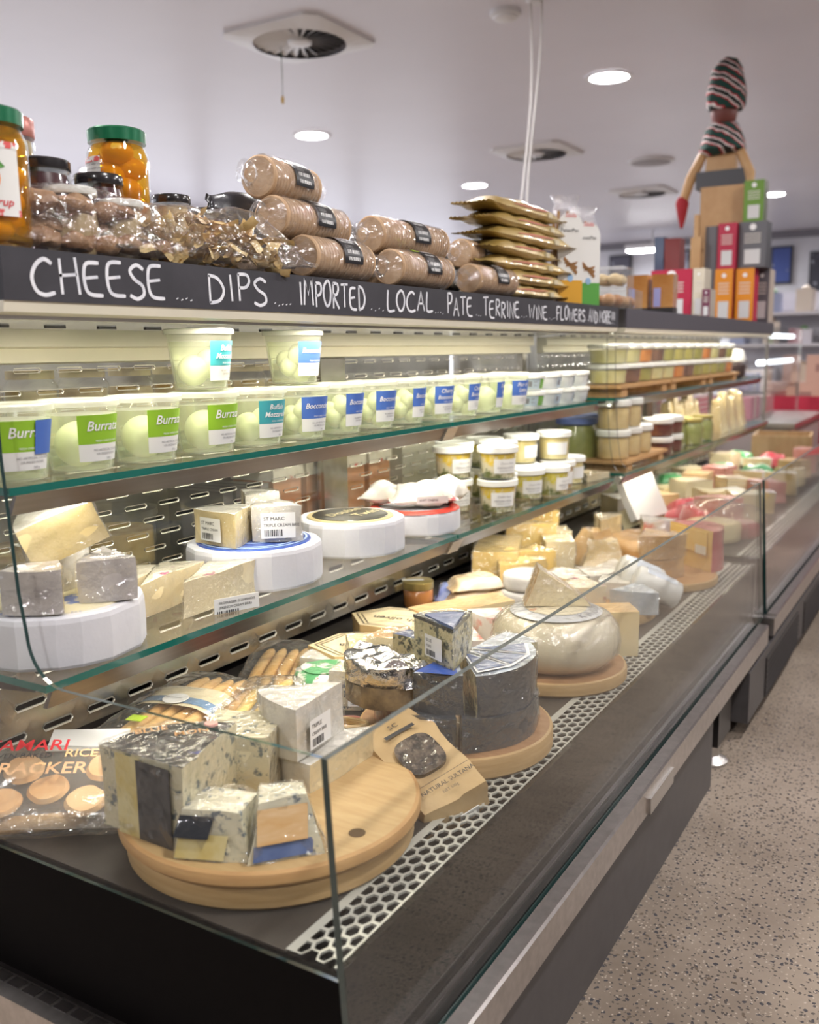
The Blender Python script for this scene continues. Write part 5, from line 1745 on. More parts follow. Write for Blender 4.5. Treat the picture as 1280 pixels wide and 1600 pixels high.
crowd = [  # label, loc, rot, kind, dims, mats
    ('broad yellow cheese block in film with red print at the back of the well', (-1.575, 3.30, TZ0), 22, 'b', (.17, .36, .15), (YELLOW, YELLOW)),
    ('yellow wedge leaning against the broad yellow block', (-1.46, 3.20, TZ0), -30, 'w', (.22, 60, .12), (YELLOW, PALEYEL)),
    ('small bright yellow wedge in front of the broad yellow block', (-1.435, 3.335, TZ0), 60, 'w', (.17, 50, .135), (YELLOW, YELLOW)),
    ('orange-yellow wedge tip standing behind the broad yellow block', (-1.60, 3.62, TZ0), 200, 'w', (.22, 40, .18), (YELLOW, YELLOW)),
    ('tall yellow triangle at the back against the far end glass', (-1.66, 3.80, TZ0), 210, 'w', (.22, 50, .20), (YELLOW, YELLOW)),
    ('square pale block beside the broad yellow block', (-1.445, 3.60, TZ0), 30, 'b', (.12, .16, .13), (IVORY, WHITERIND)),
    ('pale oblong block tucked behind the square pale block', (-1.505, 3.74, TZ0), 30, 'b', (.10, .14, .14), (IVORY, PALEYEL)),
    ('rough crumbly cheese chunk in front of the brown wheel', (-1.255, 3.62, TZ0), 20, 'c', (.19, .14, .13), (mat('rough_chunk', (0.70, 0.54, 0.28), .5, var=(0.80, 0.70, 0.48), vs=16, coat=1, cbump=.7, bump=.5), None)),
    ('rough crumbly chunk with tan rind, behind the other rough chunk', (-1.345, 3.76, TZ0), 70, 'c', (.16, .14, .15), (TANRIND, None)),
    ('pointed pale wedge rising behind the rough chunks', (-1.33, 3.86, TZ0), 100, 'w', (.18, 40, .19), (IVORY, PALEYEL)),
    ('white bloomy half-round next to the white rounds', (-1.245, 3.20, TZ0), 40, 'w', (.17, 90, .085), (WHITERIND, PALEYEL)),
    ('white bloomy wedge leaning on the half-round', (-1.165, 3.275, TZ0), -20, 'w', (.16, 60, .09), (WHITERIND, WHITERIND)),
    ('white wedge with yellow cut face and printed strip', (-1.135, 3.40, TZ0), -70, 'w', (.22, 50, .085), (WHITERIND, PALEYEL)),
    ('white wedge wrapped in film with violet print behind the gouda slab', (-1.115, 3.00, B3 + .002), -60, 'w', (.19, 46, .07), (AFF, WHITERIND)),
    ('low white piece between the violet-printed wedge and the white logs', (-1.035, 3.16, B4), 10, 'b', (.13, .10, .06), (WHITERIND, WHITERIND)),
    ('blue-grey printed white wedge at the board edge', (-.930, 3.02, B4), -80, 'w', (.16, 60, .075), (PALEBLUE, WHITERIND)),
    ('lower tan-rinded wedge of the stack beside the red wax cheese', (-1.010, 3.53, B5), -50, 'w', (.17, 70, .075), (BROWNRIND, TANRIND)),
    ('upper tan-rinded wedge of the stack beside the red wax cheese', (-1.005, 3.53, B5 + .077), -46, 'w', (.17, 70, .090), (BROWNRIND, PALEYEL)),
    ('pale triangle with red edge standing on the brown wheel', (-1.12, 3.875, TZ0 + .122), -40, 'w', (.17, 60, .07), (REDWRAP, PALEYEL)),
]
for k, (lab, loc, a, kd, dm, ms) in enumerate(crowd):
    if kd == 'w':
        g = wedge_geo(dm[0], dm[1], dm[2], .005, 70 + k)
        mm = [ms[0], ms[1]]
    elif kd == 'b':
        g = block_geo(dm[0], dm[1], dm[2], .005, 70 + k, .010, sm=[0, 1, 0, 1])
        mm = [ms[0], ms[1]]
    else:
        g = block_geo(dm[0], dm[1], dm[2], .022, 70 + k, .020, freq=11, taper=.6)
        mm = [ms[0]]
    t = thing('cheese_wedge' if kd == 'w' else ('cheese_block' if kd == 'b' else 'cheese_chunk'), lab, 'cheese', loc, R(a), 'assorted cheeses crowded at the far end')
    part('cheese', g, mm, t, angle=60)
    film_on(t, g, k, 1.03, .008, 22)
solo('brown_cheese', wheel_geo(.175, .12, .03, 36, .006, 9), BROWNRIND, 'brown-rinded cheese wheel near the far end glass', 'cheese wheel', (-1.155, 3.87, TZ0), 0, angle=60)
t = thing('red_wax_cheese', 'large red-waxed cheese half with a yellow cut face', 'cheese', (-.935, 3.745, B5), R(142))
part('cheese', bm_geo([(.13 * math.cos(R(a)), .13 * math.sin(R(a))) for a in range(-180, 1, 15)], .165, 2, .02, [0] * 12 + [1], 0, 0, .006, 10, 91), [REDWAX, YELLOW], t, angle=60)
part('cut_face', G().box(-.105, .105, .002, .0075, .070, .155), YELLOW, t, smooth=False)
part('label', G().box(-.105, -.04, .0076, .0088, .065, .10), WHITE, t, smooth=False)
LOGM = mat('white_log_film', (0.80, 0.80, 0.77), .4, var=(0.72, 0.72, 0.70), vs=10, coat=1, cbump=.9, cbs=22, crough=.05)
for k, (x, y, z, a) in enumerate(((-.965, 3.235, B4, 30), (-.90, 3.155, B4, 26), (-1.00, 3.30, B4 + .002, 36))):
    t = thing('goat_cheese_log', ('middle', 'front', 'rear')[k] + ' white goat cheese log in shiny film on the small board', 'cheese', (x, y, z + .052), (R(0), R(24), R(a)), 'wrapped white logs')
    g = G().lathe([(.004, -.085), (.040, -.083), (.048, -.075), (.050, 0), (.048, .075), (.040, .083), (.004, .085)], 24)
    part('log', g.xf(Matrix.Rotation(R(90), 4, 'Y')), LOGM, t, angle=60)
    part('label', G().grid(lambda u, v: Vector((-.055 + .11 * u, .0505 * math.sin(R(-40 + 80 * v)), .0505 * math.cos(R(-40 + 80 * v)))), 3, 8), PALEBLUE, t)
# clear domes and plates over the far goods
for k, (x, y, s) in enumerate(((-1.02, 4.5, .16), (-.93, 4.62, .13))):
    t = thing('clear_dome', ('larger', 'smaller')[k] + ' clear cheese dome just beyond the shared end glass', 'cheese dome', (x, y, TZ0), 0, 'clear domes')
    part('dome', G().lathe([(s, .0), (s, s * .7), (s * .85, s * 1.05), (s * .4, s * 1.22), (.01, s * 1.25)], 28, cap0=False), CLEARPLASTIC, t)
    part('cheese', wheel_geo(s * .8, s * .6, .02, 24, .006, k), (PALEYEL, REDWAX)[k], t)


# ================================================================== goods on top of the canopy
DZ = DECKZ + .0005
SYRUP = mat('syrup_orange', (0.72, 0.34, 0.01), .25, var=(0.62, 0.26, 0.01), vs=9, coat=1)
PEACH = mat('peach_half', (0.84, 0.50, 0.04), .35, var=(0.80, 0.40, 0.02), vs=16, coat=.6)
SYRUPCLEAR = clear('syrup_clear', (0.98, 0.74, 0.18), .02, .05, milk=.25, milkcol=(0.80, 0.46, 0.02))
GREENLID = mat('green_metal_lid', (0.01, 0.16, 0.07), .3, .3, coat=.6)
BLACKLID = mat('black_metal_lid', (0.018, 0.016, 0.018), .22, coat=.8)
CHECK = mat('red_check_print', (0.80, 0.80, 0.78), .5, var=(0.70, 0.10, 0.10), vs=70, lo=.48, hi=.52)


def peach_jar(label, loc, rot, big):
    t = thing('peach_jar', label, 'jar', loc, rot, 'jars of peaches')
    H, r_ = .225, .062
    part('glass', G().lathe([(r_ * .9, .001), (r_, .010), (r_, H * .78), (r_ * .86, H * .86), (r_ * .84, H * .90)], 32, cap1=False), JARGLASS, t)
    part('syrup', G().lathe([(r_ * .86, .006), (r_ * .95, .012), (r_ * .95, H * .77), (r_ * .82, H * .86)], 28), SYRUPCLEAR, t)
    rng = random.Random(5 if big else 9)
    for k in range(11):
        a = k * 2.4
        z = .034 + .0145 * k
        part('peach_half', G().sphere((.023 * math.cos(a), .023 * math.sin(a), z), .034, 14, 9, sq=(1, 1, .72)), PEACH, t)
    part('lid', G().lathe([(r_ * .86, H * .885), (r_ * .93, H * .885), (r_ * .94, H * .985), (r_ * .88, H), (.004, H * .995)], 32), GREENLID, t)
    a0, a1 = (-60, 46) if big else (-150, -96)
    sf = cyl_surf(H * .22, H * .74, r_, r_, a0, a1, .001)
    lb = sticker(t, sf, WHITE, 'label', 14, 1)
    for v0, v1 in ((0.0, .09), (.91, 1.0)):
        g = G()
        g.grid(lambda u, v: sf(u, v0 + (v1 - v0) * v, .0008), 14, 1)
        part('label_trim', g, CHECK, lb)
    if big:
        fr = G()
        for k in range(17):
            pass
        c = [(.60 + .13 * math.cos(2 * PI * k / 20), .50 + .17 * math.sin(2 * PI * k / 20)) for k in range(20)]
        fr.add([sf(p[0], p[1], .0012) for p in c], [tuple(range(20))])
        part('fruit_print', fr, mat('peach_print', (0.80, 0.36, 0.10), .5, var=(0.72, 0.16, 0.08), vs=20), lb, smooth=False)
        lf = G().add([sf(*p, .0014) for p in ((.62, .66), (.72, .74), (.80, .66), (.70, .62))], [(0, 1, 2, 3)])
        part('leaf_print', lf, mat('leaf_print', (0.10, 0.32, 0.06), .5), lb, smooth=False)
        print_on(lb, sf, .11, H * .52, [('in Syrup', .038, .016, .018, dict(shear=.25, bold=.01)), ('PEACHES', .01, .088, .012)], REDINK)
    else:
        print_on(lb, sf, .058, H * .52, [('|||', .012, .012, .03, .022, 12)] + [('ingredients water peach', .006, .10 - .008 * k, .0062) for k in range(6)], GREYINK)
    return t


peach_jar('big peach jar with a peach picture label and green lid, nearest on the canopy', (-1.440, 1.052, DZ), R(-40), True)
t = thing('cardboard_tray', 'low cardboard tray under the second peach jar', 'carton', (-1.545, 1.430, DZ), 0)
part('tray', G().box(-.075, .075, -.075, .075, 0, .048), mat('carton_brown', (0.40, 0.26, 0.13), .7), t, smooth=False)
part('rim', G().box(-.077, .077, -.077, .077, .043, .0485), mat('carton_edge', (0.46, 0.31, 0.17), .7), t, smooth=False)
peach_jar('second peach jar with its fruit showing, standing behind the bagged dried goods', (-1.545, 1.430, DZ + .049), R(20), False)


def jar(label, loc, r_, H, cont, lid, group, lidh=.022, lidr=None, neck=.86, cat='jar'):
    t = thing('preserve_jar', label, cat, loc, 0, group)
    part('contents', G().lathe([(r_ * .88, .004), (r_ * .94, .012), (r_ * .94, H * .62), (r_ * neck * .9, H - lidh - .006)], 26), cont, t)
    part('glass', G().lathe([(r_ * .92, .001), (r_, .012), (r_, H * .64), (r_ * neck, H - lidh), (r_ * neck, H - lidh + .004)], 28, cap1=False), JARGLASS, t)
    lr = lidr or r_ * neck * 1.06
    part('lid', G().lathe([(lr * .98, H - lidh), (lr, H - lidh + .002), (lr, H - .003), (lr * .95, H), (.004, H - .001)], 28), lid, t)
    return t


JG = 'preserve jars behind the peach jars'
MUSH = mat('pickled_mushroom', (0.36, 0.24, 0.10), .4, var=(0.58, 0.44, 0.24), vs=22, coat=.8)
BERRY = mat('dark_jam', (0.045, 0.012, 0.018), .3, var=(0.08, 0.02, 0.03), vs=14, coat=1)
jar('tall jar of tan mushrooms with a pink lid behind the big peach jar', (-1.640, 1.245, DZ), .052, .275, MUSH, mat('pink_lid', (0.52, 0.20, 0.17), .35, .3), JG, .036, .048)
jar('dark jam jar with black lid, nearer of the pair', (-1.530, 1.225, DZ), .060, .182, BERRY, BLACKLID, JG, .020)
jar('dark jam jar with black lid, between its twin and the second peach jar', (-1.500, 1.335, DZ), .052, .168, BERRY, BLACKLID, JG, .020)
jar('squat jar with a white lid above the bagged dried figs', (-1.465, 1.235, DZ), .050, .128, MUSH, LIDWHITE, JG, .014, .048)
jar('second squat white-lidded jar, mostly hidden by the bag of figs', (-1.455, 1.345, DZ), .046, .118, MUSH, LIDWHITE, JG, .014, .044)
jar('small black-lidded jar just after the second peach jar', (-1.545, 1.575, DZ), .046, .165, MUSH, BLACKLID, JG, .018)
jar('smaller black-lidded jar half hidden behind the golden strips', (-1.545, 1.690, DZ), .046, .150, BERRY, BLACKLID, JG, .018)

# bags of dried goods
t = thing('dried_fig_bag', 'clear bag of brown dried figs beside the big peach jar', 'dried fruit', (-1.455, 1.255, DZ), R(90))
FIG = mat('dried_fig', (0.22, 0.105, 0.05), .55, var=(0.44, 0.26, 0.13), vs=26, bump=.9, bs=45)
rng = random.Random(3)
for k in range(22):
    x = -.15 + (k % 8) * .043 + rng.uniform(-.008, .008)
    y = -.030 + .045 * ((k // 8) % 3 == 1) + rng.uniform(-.008, .008)
    z = .026 + .034 * (k // 8)
    part('fig', G().sphere((x, y * (1 - .2 * (k // 8)), z), .029, 10, 7, sq=(1.15, .9, .68)).disp(.014, 22, k), FIG, t)
part('bag', pillow_geo(.42, .16, .128, 21, .007, 16, .06, flat=.12, pw=3.2), FILM, t, angle=80)
t = thing('dried_mushroom_bag', 'clear bag of curled golden dried strips lying along the canopy edge', 'dried food', (-1.425, 1.555, DZ), R(86))
STRIP = mat('golden_dried_strip', (0.66, 0.45, 0.17), .5, var=(0.82, 0.66, 0.36), vs=24, coat=.2)
for k in range(90):
    x = rng.uniform(-.20, .20)
    y = rng.uniform(-.040, .028)
    z = rng.uniform(.012, .105 * (1 - (abs(x) / .26) ** 2))
    a, b = rng.uniform(0, 6.28), rng.uniform(-.9, .9)
    L_ = rng.uniform(.030, .055)
    w_ = rng.uniform(.008, .016)
    M_ = Matrix.Translation((x, y, z)) @ Euler((b, rng.uniform(-.6, .6), a)).to_matrix().to_4x4()
    g = G().grid(lambda u, v: M_ @ Vector(((u - .5) * 2 * L_, (v - .5) * 2 * w_, .012 * math.sin(u * 5 + k) + .006 * (2 * v - 1) ** 2)), 6, 2)
    part('dried_slice', g, STRIP, t, angle=80)
part('bag', pillow_geo(.56, .15, .120, 27, .010, 18, .09, flat=.12, pw=2.8), FILM, t, angle=80)

# cracker rolls
CRISP = mat('cracker_edge', (0.46, 0.29, 0.16), .6, var=(0.58, 0.40, 0.25), vs=34, bump=.3, bs=60, stretch=(12, 1, 1))
BLKLAB = mat('black_label', (0.015, 0.015, 0.018), .35)


def cracker_roll(label, loc, rot, L, r_=.050, seed=0, neon=False):
    t = thing('cracker_roll', label, 'crackers', (loc[0], loc[1], loc[2]), (0, 0, rot), 'cracker rolls in clear film')
    n = int(L / .0125)
    prof = []
    for k in range(n):
        x = -L / 2 + L * k / n
        rr = r_ * (1 + .03 * noise.noise(Vector((k * .9, seed, 0))))
        prof += [(rr * .93, x), (rr, x + L / n * .25), (rr, x + L / n * .75)]
    prof = [(.003, -L / 2)] + prof + [(r_ * .93, L / 2), (.003, L / 2)]
    MY = Matrix.Translation((0, 0, r_ + .004)) @ Matrix.Rotation(R(90), 4, 'Y')
    part('cracker_column', G().lathe(prof, 22).xf(MY), CRISP, t, angle=25)
    fp = [(.012, -L / 2 - .062), (.030, -L / 2 - .048), (.016, -L / 2 - .034), (r_ * .8, -L / 2 - .010), (r_ * 1.06, -L / 2 + .02), (r_ * 1.05, -L / 6), (r_ * 1.06, L / 6), (r_ * 1.06, L / 2 - .02), (r_ * .8, L / 2 + .010), (.016, L / 2 + .034), (.032, L / 2 + .048), (.014, L / 2 + .062)]
    part('film', G().lathe(fp, 26, cap0=False, cap1=False).disp(.006, 30, seed).xf(MY), FILM, t, angle=80)

    def sf(u, v, e=0.0):
        a = R(150 - 150 * v)
        rr = r_ * 1.09 + e
        return Vector(((u - .5) * .085 + .02, -rr * math.cos(a), rr * math.sin(a) + r_ + .004)) if False else Vector(((u - .5) * .085 + .02, -rr * math.cos(R(-12 + 112 * v)), rr * math.sin(R(-12 + 112 * v)) + r_ + .004))
    lb = sticker(t, sf, BLKLAB, 'label', 2, 10)
    print_on(lb, sf, .085, .105, [('WAFER', .012, .070, .017), ('CRACKERS', .012, .054, .011), ('|||', .016, .008, .05, .026, 14)] + [('.' * 16, .012, .046 - .004 * k, .010) for k in range(3)], WINK)
    if neon:
        g = G()
        g.grid(lambda u, v: sf(-.42 + .36 * u, .66 + .2 * v, .001), 2, 3)
        part('price_sticker', g, mat('neon_price', (0.45, 0.72, 0.04), .5), t)
    return t


RZ = DZ
cracker_roll('cracker roll lying lowest by the bag of golden strips', (-1.425, 2.010, RZ), R(92), .27, seed=1)
cracker_roll('cracker roll with a neon price sticker on the bottom row', (-1.425, 2.430, RZ), R(91), .31, seed=2, neon=True)
cracker_roll('last cracker roll on the bottom row, against the gold pouches', (-1.425, 2.905, RZ), R(90), .29, .047, 3)
cracker_roll('hidden cracker roll in the rear of the bottom row', (-1.545, 2.05, RZ), R(92), .30, seed=4)
cracker_roll('second hidden cracker roll in the rear of the bottom row', (-1.545, 2.53, RZ), R(90), .32, seed=5)
cracker_roll('cracker roll of the second row, under the topmost roll', (-1.488, 1.985, RZ + .092), R(94), .30, seed=6)
cracker_roll('cracker roll of the second row, middle of the pile', (-1.488, 2.470, RZ + .092), R(88), .36, .052, 7)
cracker_roll('short cracker roll of the second row, nearest the gold pouches', (-1.488, 2.930, RZ + .088), R(93), .24, .046, 8)
cracker_roll('topmost cracker roll of the pile, tilted up', (-1.520, 1.940, RZ + .186), R(96), .22, .050, 9)
cracker_roll('cracker roll hidden at the near end of the bottom row', (-1.545, 1.815, RZ), R(100), .12, .048, 10)

# black bags behind the rolls and a green sprig
BLKBAG = mat('black_foil_bag', (0.016, 0.016, 0.02), .3, var=(0.03, 0.03, 0.04), vs=10, coat=.8, cbump=.7, cbs=18)
BLUEBAG = mat('blue_black_foil_bag', (0.02, 0.03, 0.045), .3, var=(0.05, 0.20, 0.32), vs=8, lo=.52, hi=.58, coat=.8, cbump=.7)
for k, (y, z, ln, m, lab) in enumerate(((1.93, .165, .16, BLKBAG, 'black foil bag peeking out left of the topmost cracker roll'.replace(' left of', ' beside')), (2.32, .165, .30, BLKBAG, 'black foil bag behind the topmost cracker roll'),
                                        (2.66, .155, .30, BLKBAG, 'black foil bag behind the middle of the cracker pile'), (3.02, .150, .32, BLUEBAG, 'blue and black foil bag beside the gold pouches'))):
    t = thing('foil_bag', lab, 'snack bag', (-1.70, y, DZ), (0, 0, R(90)), 'dark foil bags behind the crackers')
    g = pillow_geo(ln, .20, .12, 30 + k, .010, 14, .08)
    g.xf(Matrix.Rotation(R(72), 4, 'X'))
    zm = min(p.z for p in g.v)
    g.v = [Vector((p.x, p.y, (p.z - zm) * (1.10 + .10 * (k == 0)))) for p in g.v]
    part('pouch', g, m, t, angle=80)
t = thing('green_sprig', 'green leaf sprig showing above the topmost cracker roll', 'plant', (-1.80, 2.30, DZ))
part('stem', G().tube([(0, 0, 0), (.01, .01, .18), (0, .02, .30)], .006, 6), mat('stem_green', (0.05, 0.16, 0.03), .6), t)
for k in range(7):
    a = k * 1.1
    M_ = Matrix.Translation((0, .02, .265 + .006 * k)) @ Matrix.Rotation(a, 4, 'Z') @ Matrix.Rotation(R(-25), 4, 'Y')
    part('leaf', G().grid(lambda u, v: M_ @ Vector((u * .06, (v - .5) * .04 * math.sin(PI * max(u, .03)), .01 * math.sin(u * 3))), 5, 2), mat('leaf_green_%d' % k, (0.03, 0.16, 0.03), .5), t)

# gold pouches
GOLD = mat('gold_pouch', (0.40, 0.27, 0.07), .38, .25, var=(0.48, 0.35, 0.12), vs=8, coat=.5, cbump=.5, cbs=16)
RUSTINK = mat('rust_print', (0.42, 0.10, 0.03), .5)
for k in range(7):
    L_ = .70 + .05 * ((k * 7) % 3)
    t = thing('gold_pouch', ('lowest', 'second lowest', 'third', 'fourth', 'fifth', 'second topmost', 'topmost')[k] + ' long gold snack pouch in the pile beyond the cracker rolls', 'snack pouch',
              (-1.470 + .008 * math.sin(k * 2.1), 3.22 + .03 * math.sin(k * 1.7), DZ + k * .0475), R(90 + 2.5 * math.sin(k * 2.6)), 'gold pouches in a pile')
    part('pouch', pillow_geo(L_, .15, .056, 40 + k, .006, 14, .07, flat=.3), GOLD, t, angle=80)
    g = G()
    rr_ = random.Random(k)
    for q in range(5):
        x = -.14 + q * .04
        g.add([Vector((x, -.0705, .030)), Vector((x + .13, -.0695, .036 + .004 * rr_.random())), Vector((x + .13, -.0675, .041)), Vector((x, -.0695, .034))], [(0, 1, 2, 3), (3, 2, 1, 0)])
    part('breadstick_print', g, RUSTINK, t, smooth=False)
    part('clear_band', G().box(.155, .19, -.074, .02, .018, .034).disp(.002, 20, k), mat('pale_band', (0.62, 0.55, 0.38), .4), t)
for k, (y, h, colr, lab) in enumerate(((3.60, .395, (0.70, 0.36, 0.03), 'standing grissini pack with a white card and orange foot'), (3.80, .375, (0.10, 0.36, 0.06), 'standing grissini pack with a white card and green foot'))):
    t = thing('grissini_pack', lab, 'breadsticks', (-1.425, y, DZ), R(-38), 'standing grissini packs')
    for q in range(7):
        yy_ = -.048 + .016 * q
        part('breadstick', G().tube([(-.02 + .01 * (q % 2), yy_, .01), (-.02, yy_, h * .55), (-.02 + .008 * math.sin(q), yy_ + .004, h * (.86 + .05 * math.sin(q * 2)))], [.008, .008, .006], 7), mat('grissini_%d_%d' % (k, q), (0.42, 0.22, 0.07), .6), t)
    g = G().lathe([(.055, 0), (.062, .02), (.064, h * .5), (.062, h * .85), (.045, h * .97), (.06, h * 1.05)], 22, cap0=False, cap1=False, wob=lambda a, q: 1)
    g.v = [Vector((p.x * .6 - .012, p.y * 1.05, p.z)) for p in g.v]
    part('bag', g.disp(.006, 26, k), FILM, t, angle=80)
    card = [(-.055, .075), (.055, .075)] + [(.055 * math.cos(a), h * .74 + .055 * math.sin(a)) for a in [PI * q / 10 for q in range(11)]]
    g = G()
    vs = [(.033, p[0], p[1]) for p in card] + [(.031, p[0], p[1]) for p in card]
    n_ = len(card)
    g.add(vs, [tuple(range(n_)), tuple(range(2 * n_ - 1, n_ - 1, -1))] + [(i, i + n_, (i + 1) % n_ + n_, (i + 1) % n_) for i in range(n_)])
    cd = part('card', g, WHITE, t, smooth=False)
    part('card_foot', G().box(.031, .0335, -.055, .055, .0, .090), mat('card_foot_%d' % k, colr, .5), t, smooth=False)
    sfc = plane_surf((.0335, -.055, .075), (0, .11, 0), (0, 0, h * .74))
    print_on(cd, sfc, .11, h * .74, [('PanenPan', .010, h * .50, .021)], INK)
    print_on(cd, sfc, .11, h * .74, [('Sibilla', .028, h * .64, .022, dict(shear=.3))], REDINK)
    pz = G()
    for q in range(3):
        pz.add([sfc(.2 + .05 * q, .32 - .05 * q, .0012), sfc(.26 + .05 * q, .36 - .05 * q, .0012), sfc(.80, .16 + .07 * q, .0012), sfc(.74, .12 + .07 * q, .0012)], [(0, 1, 2, 3), (3, 2, 1, 0)])
    part('stick_picture', pz, mat('toast_print_%d' % k, (0.50, 0.26, 0.10), .5), cd, smooth=False)
    part('logo_spot', G().add([sfc(.5 + .12 * math.cos(a), .08 + .05 * math.sin(a), .0012) for a in [2 * PI * q / 12 for q in range(12)]], [tuple(range(12))]), mat('pale_logo_%d' % k, (0.30, 0.48, 0.72), .5), cd, smooth=False)

# pies, amber jars and cartons towards the second case
PIE = mat('baked_brown', (0.36, 0.15, 0.05), .5, var=(0.52, 0.28, 0.12), vs=16, coat=.3)
for k, (x, y, z, lab) in enumerate(((-1.44, 4.12, DZ, 'clear box of brown pastries next to the green-footed grissini pack'), (-1.46, 4.36, DZ, 'clear box of brown pastries, second along'), (-1.46, 4.24, DZ + .095, 'clear box of pale biscuits on top of the two pastry boxes'))):
    t = thing('pastry_box', lab, 'pastry box', (x, y, z), R(4 * k - 4), 'clear pastry boxes')
    part('box', block_geo(.16, .20, .088, .002, k, .012, 1), CLEARPLASTIC, t)
    for q in range(4):
        part('pastry', G().sphere((-.03 + .06 * (q % 2), -.045 + .09 * (q // 2), .034), .034, 10, 7, sq=(1, 1.1, .8)), PIE if k < 2 else mat('pale_biscuit_%d' % q, (0.62, 0.48, 0.28), .6), t)
for k in range(3):
    t = thing('wrapped_bar', ('lower', 'middle', 'upper')[k] + ' flat wrapped brown bar stacked behind the pastry boxes', 'bar', (-1.66, 4.18, DZ + k * .058), R(88 + k * 3), 'flat bars behind the pastry boxes')
    part('bar', block_geo(.36, .12, .055, .003, k, .008, 2), mat('bar_wrap_%d' % k, (0.40, 0.26, 0.12), .4, var=(0.52, 0.38, 0.2), vs=8, coat=.5), t)
AMBER = mat('amber_contents', (0.42, 0.17, 0.04), .2, var=(0.55, 0.28, 0.09), vs=9, coat=1)
for k, x in enumerate((-1.560, -1.435)):
    t = thing('amber_jar', ('inner', 'outer')[k] + ' square amber jar on a dark base, between the pastry boxes and red carton', 'jar', (x, 5.0 + .02 * k, DZ), R(5 * k), 'square amber jars')
    part('base', block_geo(.112, .12, .03, 0, 0, .01, 0), BLKLAB, t)
    part('jar', block_geo(.108, .115, .17, .002, k, .02, 2).xf(Matrix.Translation((0, 0, .03))), AMBER, t)
    part('sticker', G().box(-.045, -.010, -.0605, -.0585, .035, .13), mat('violet_sticker_%d' % k, (0.35, 0.35, 0.65), .4), t, smooth=False)


def carton(label, loc, sx, sy, sz, colr, side, rot=0.0, group='drink cartons on the second canopy', lines=True):
    t = thing('carton', label, 'carton', loc, rot, group)
    m = mat('carton_' + label.split()[0], colr, .45)
    g = G().box(-sx / 2, sx / 2, -sy / 2, sy / 2, 0, sz, 0)
    g.m = [0, 0, 1, 1, 1, 0]
    part('box', g, [m, mat('carton_side', side, .45)], t, smooth=False)
    sf = plane_surf((sx / 2, -sy / 2, 0), (0, sy, 0), (0, 0, sz))
    if lines:
        part('spot', G().add([sf(.5 + .12 * math.cos(a), .88 + .12 * sy / sz * math.sin(a), .002) for a in [2 * PI * q / 14 for q in range(14)]], [tuple(range(14))]), WINK, t, smooth=False)
        g = G()
        for v in (.72, .66, .60, .54):
            g.add([sf(.2, v, .002), sf(.8, v, .002), sf(.8, v + .02, .002), sf(.2, v + .02, .002)], [(0, 1, 2, 3)])
        part('print_lines', g, mat('carton_print', (0.7, 0.66, 0.6), .5), t, smooth=False)
        part('label', G().add([sf(.22, .08, .002), sf(.80, .08, .002), sf(.80, .40, .002), sf(.22, .40, .002)], [(0, 1, 2, 3)]), mat('carton_label', (0.62, 0.62, 0.62), .5), t, smooth=False)
    return t


RED, GREY, OR_, GRN = (0.42, 0.012, 0.05), (0.12, 0.12, 0.135), (0.72, 0.26, 0.01), (0.12, 0.26, 0.02)
QT = R(-90)
carton('red broad gift carton beside the amber jars', (-1.670, 6.10, DZ), .24, .255, .300, RED, (0.34, 0.01, 0.04), QT)
carton('cream and black carton next to the red broad carton', (-1.502, 6.06, DZ), .16, .070, .300, (0.62, 0.56, 0.44), (0.5, 0.45, 0.36), QT)
carton('plum small carton at the canopy edge beside the cream one', (-1.440, 5.99, DZ), .14, .048, .17, (0.15, 0.03, 0.07), (0.4, 0.35, 0.3), QT)
carton('orange carton, the one nearer the wooden plank', (-1.640, 7.33, DZ), .16, .128, .385, OR_, RED, QT)
carton('orange carton, the one beside the charcoal carton', (-1.500, 7.37, DZ), .16, .130, .385, OR_, RED, QT)
carton('charcoal carton at the outer end of the bottom row', (-1.420, 7.60, DZ), .20, .110, .390, GREY, (0.42, 0.35, 0.30), QT)
carton('crimson carton standing on the nearer orange carton', (-1.632, 7.33, DZ + .386), .14, .130, .325, RED, RED, QT)
carton('slate grey carton half hidden beside the crimson one', (-1.752, 7.36, DZ), .14, .085, .700, GREY, (0.04, 0.04, 0.05), QT, lines=False)
carton('graphite broad carton stacked on the second orange carton', (-1.465, 7.42, DZ + .391), .20, .190, .325, GREY, (0.05, 0.05, 0.06), QT)
carton('green carton at the very top of the carton stack', (-1.475, 7.42, DZ + .717), .14, .140, .290, GRN, (0.06, 0.07, 0.03), QT)

# planks and the wooden figure with a knitted hat
t = thing('wooden_plank', 'tall broad wooden serving plank standing behind the orange cartons', 'wooden plank', (-1.735, 7.515, DZ), R(-90))
part('plank', block_geo(.05, .31, 1.01, 0, 0, .012, 1), OAK, t)
part('knot', G().lathe([(.02, .0), (.018, .002)], 12).xf(Matrix.Translation((.026, -.14, .55)) @ Matrix.Rotation(R(90), 4, 'Y')), mat('knot_brown', (0.16, 0.07, 0.02), .6), t)
t = thing('wooden_paddle', 'narrow wooden paddle board leaning beside the broad plank', 'wooden board', (-1.835, 7.20, DZ), R(-90))
part('blade', block_geo(.04, .075, .62, 0, 0, .01, 1), OAK, t)
part('handle', block_geo(.04, .035, .16, 0, 0, .01, 1).xf(Matrix.Translation((0, 0, .618))), OAK, t)
t = thing('leather_pouch', 'dark red and navy leather pouch tilted beside the paddle board', 'pouch', (-1.700, 6.14, DZ + .302), (0, 0, R(-90)))
part('body', block_geo(.12, .10, .20, .006, 3, .02, 2), mat('maroon_leather', (0.14, 0.02, 0.02), .4), t)
part('flap', block_geo(.13, .06, .21, .006, 4, .02, 2).xf(Matrix.Translation((0, -.080, 0))), mat('navy_leather', (0.06, 0.08, 0.13), .4), t)
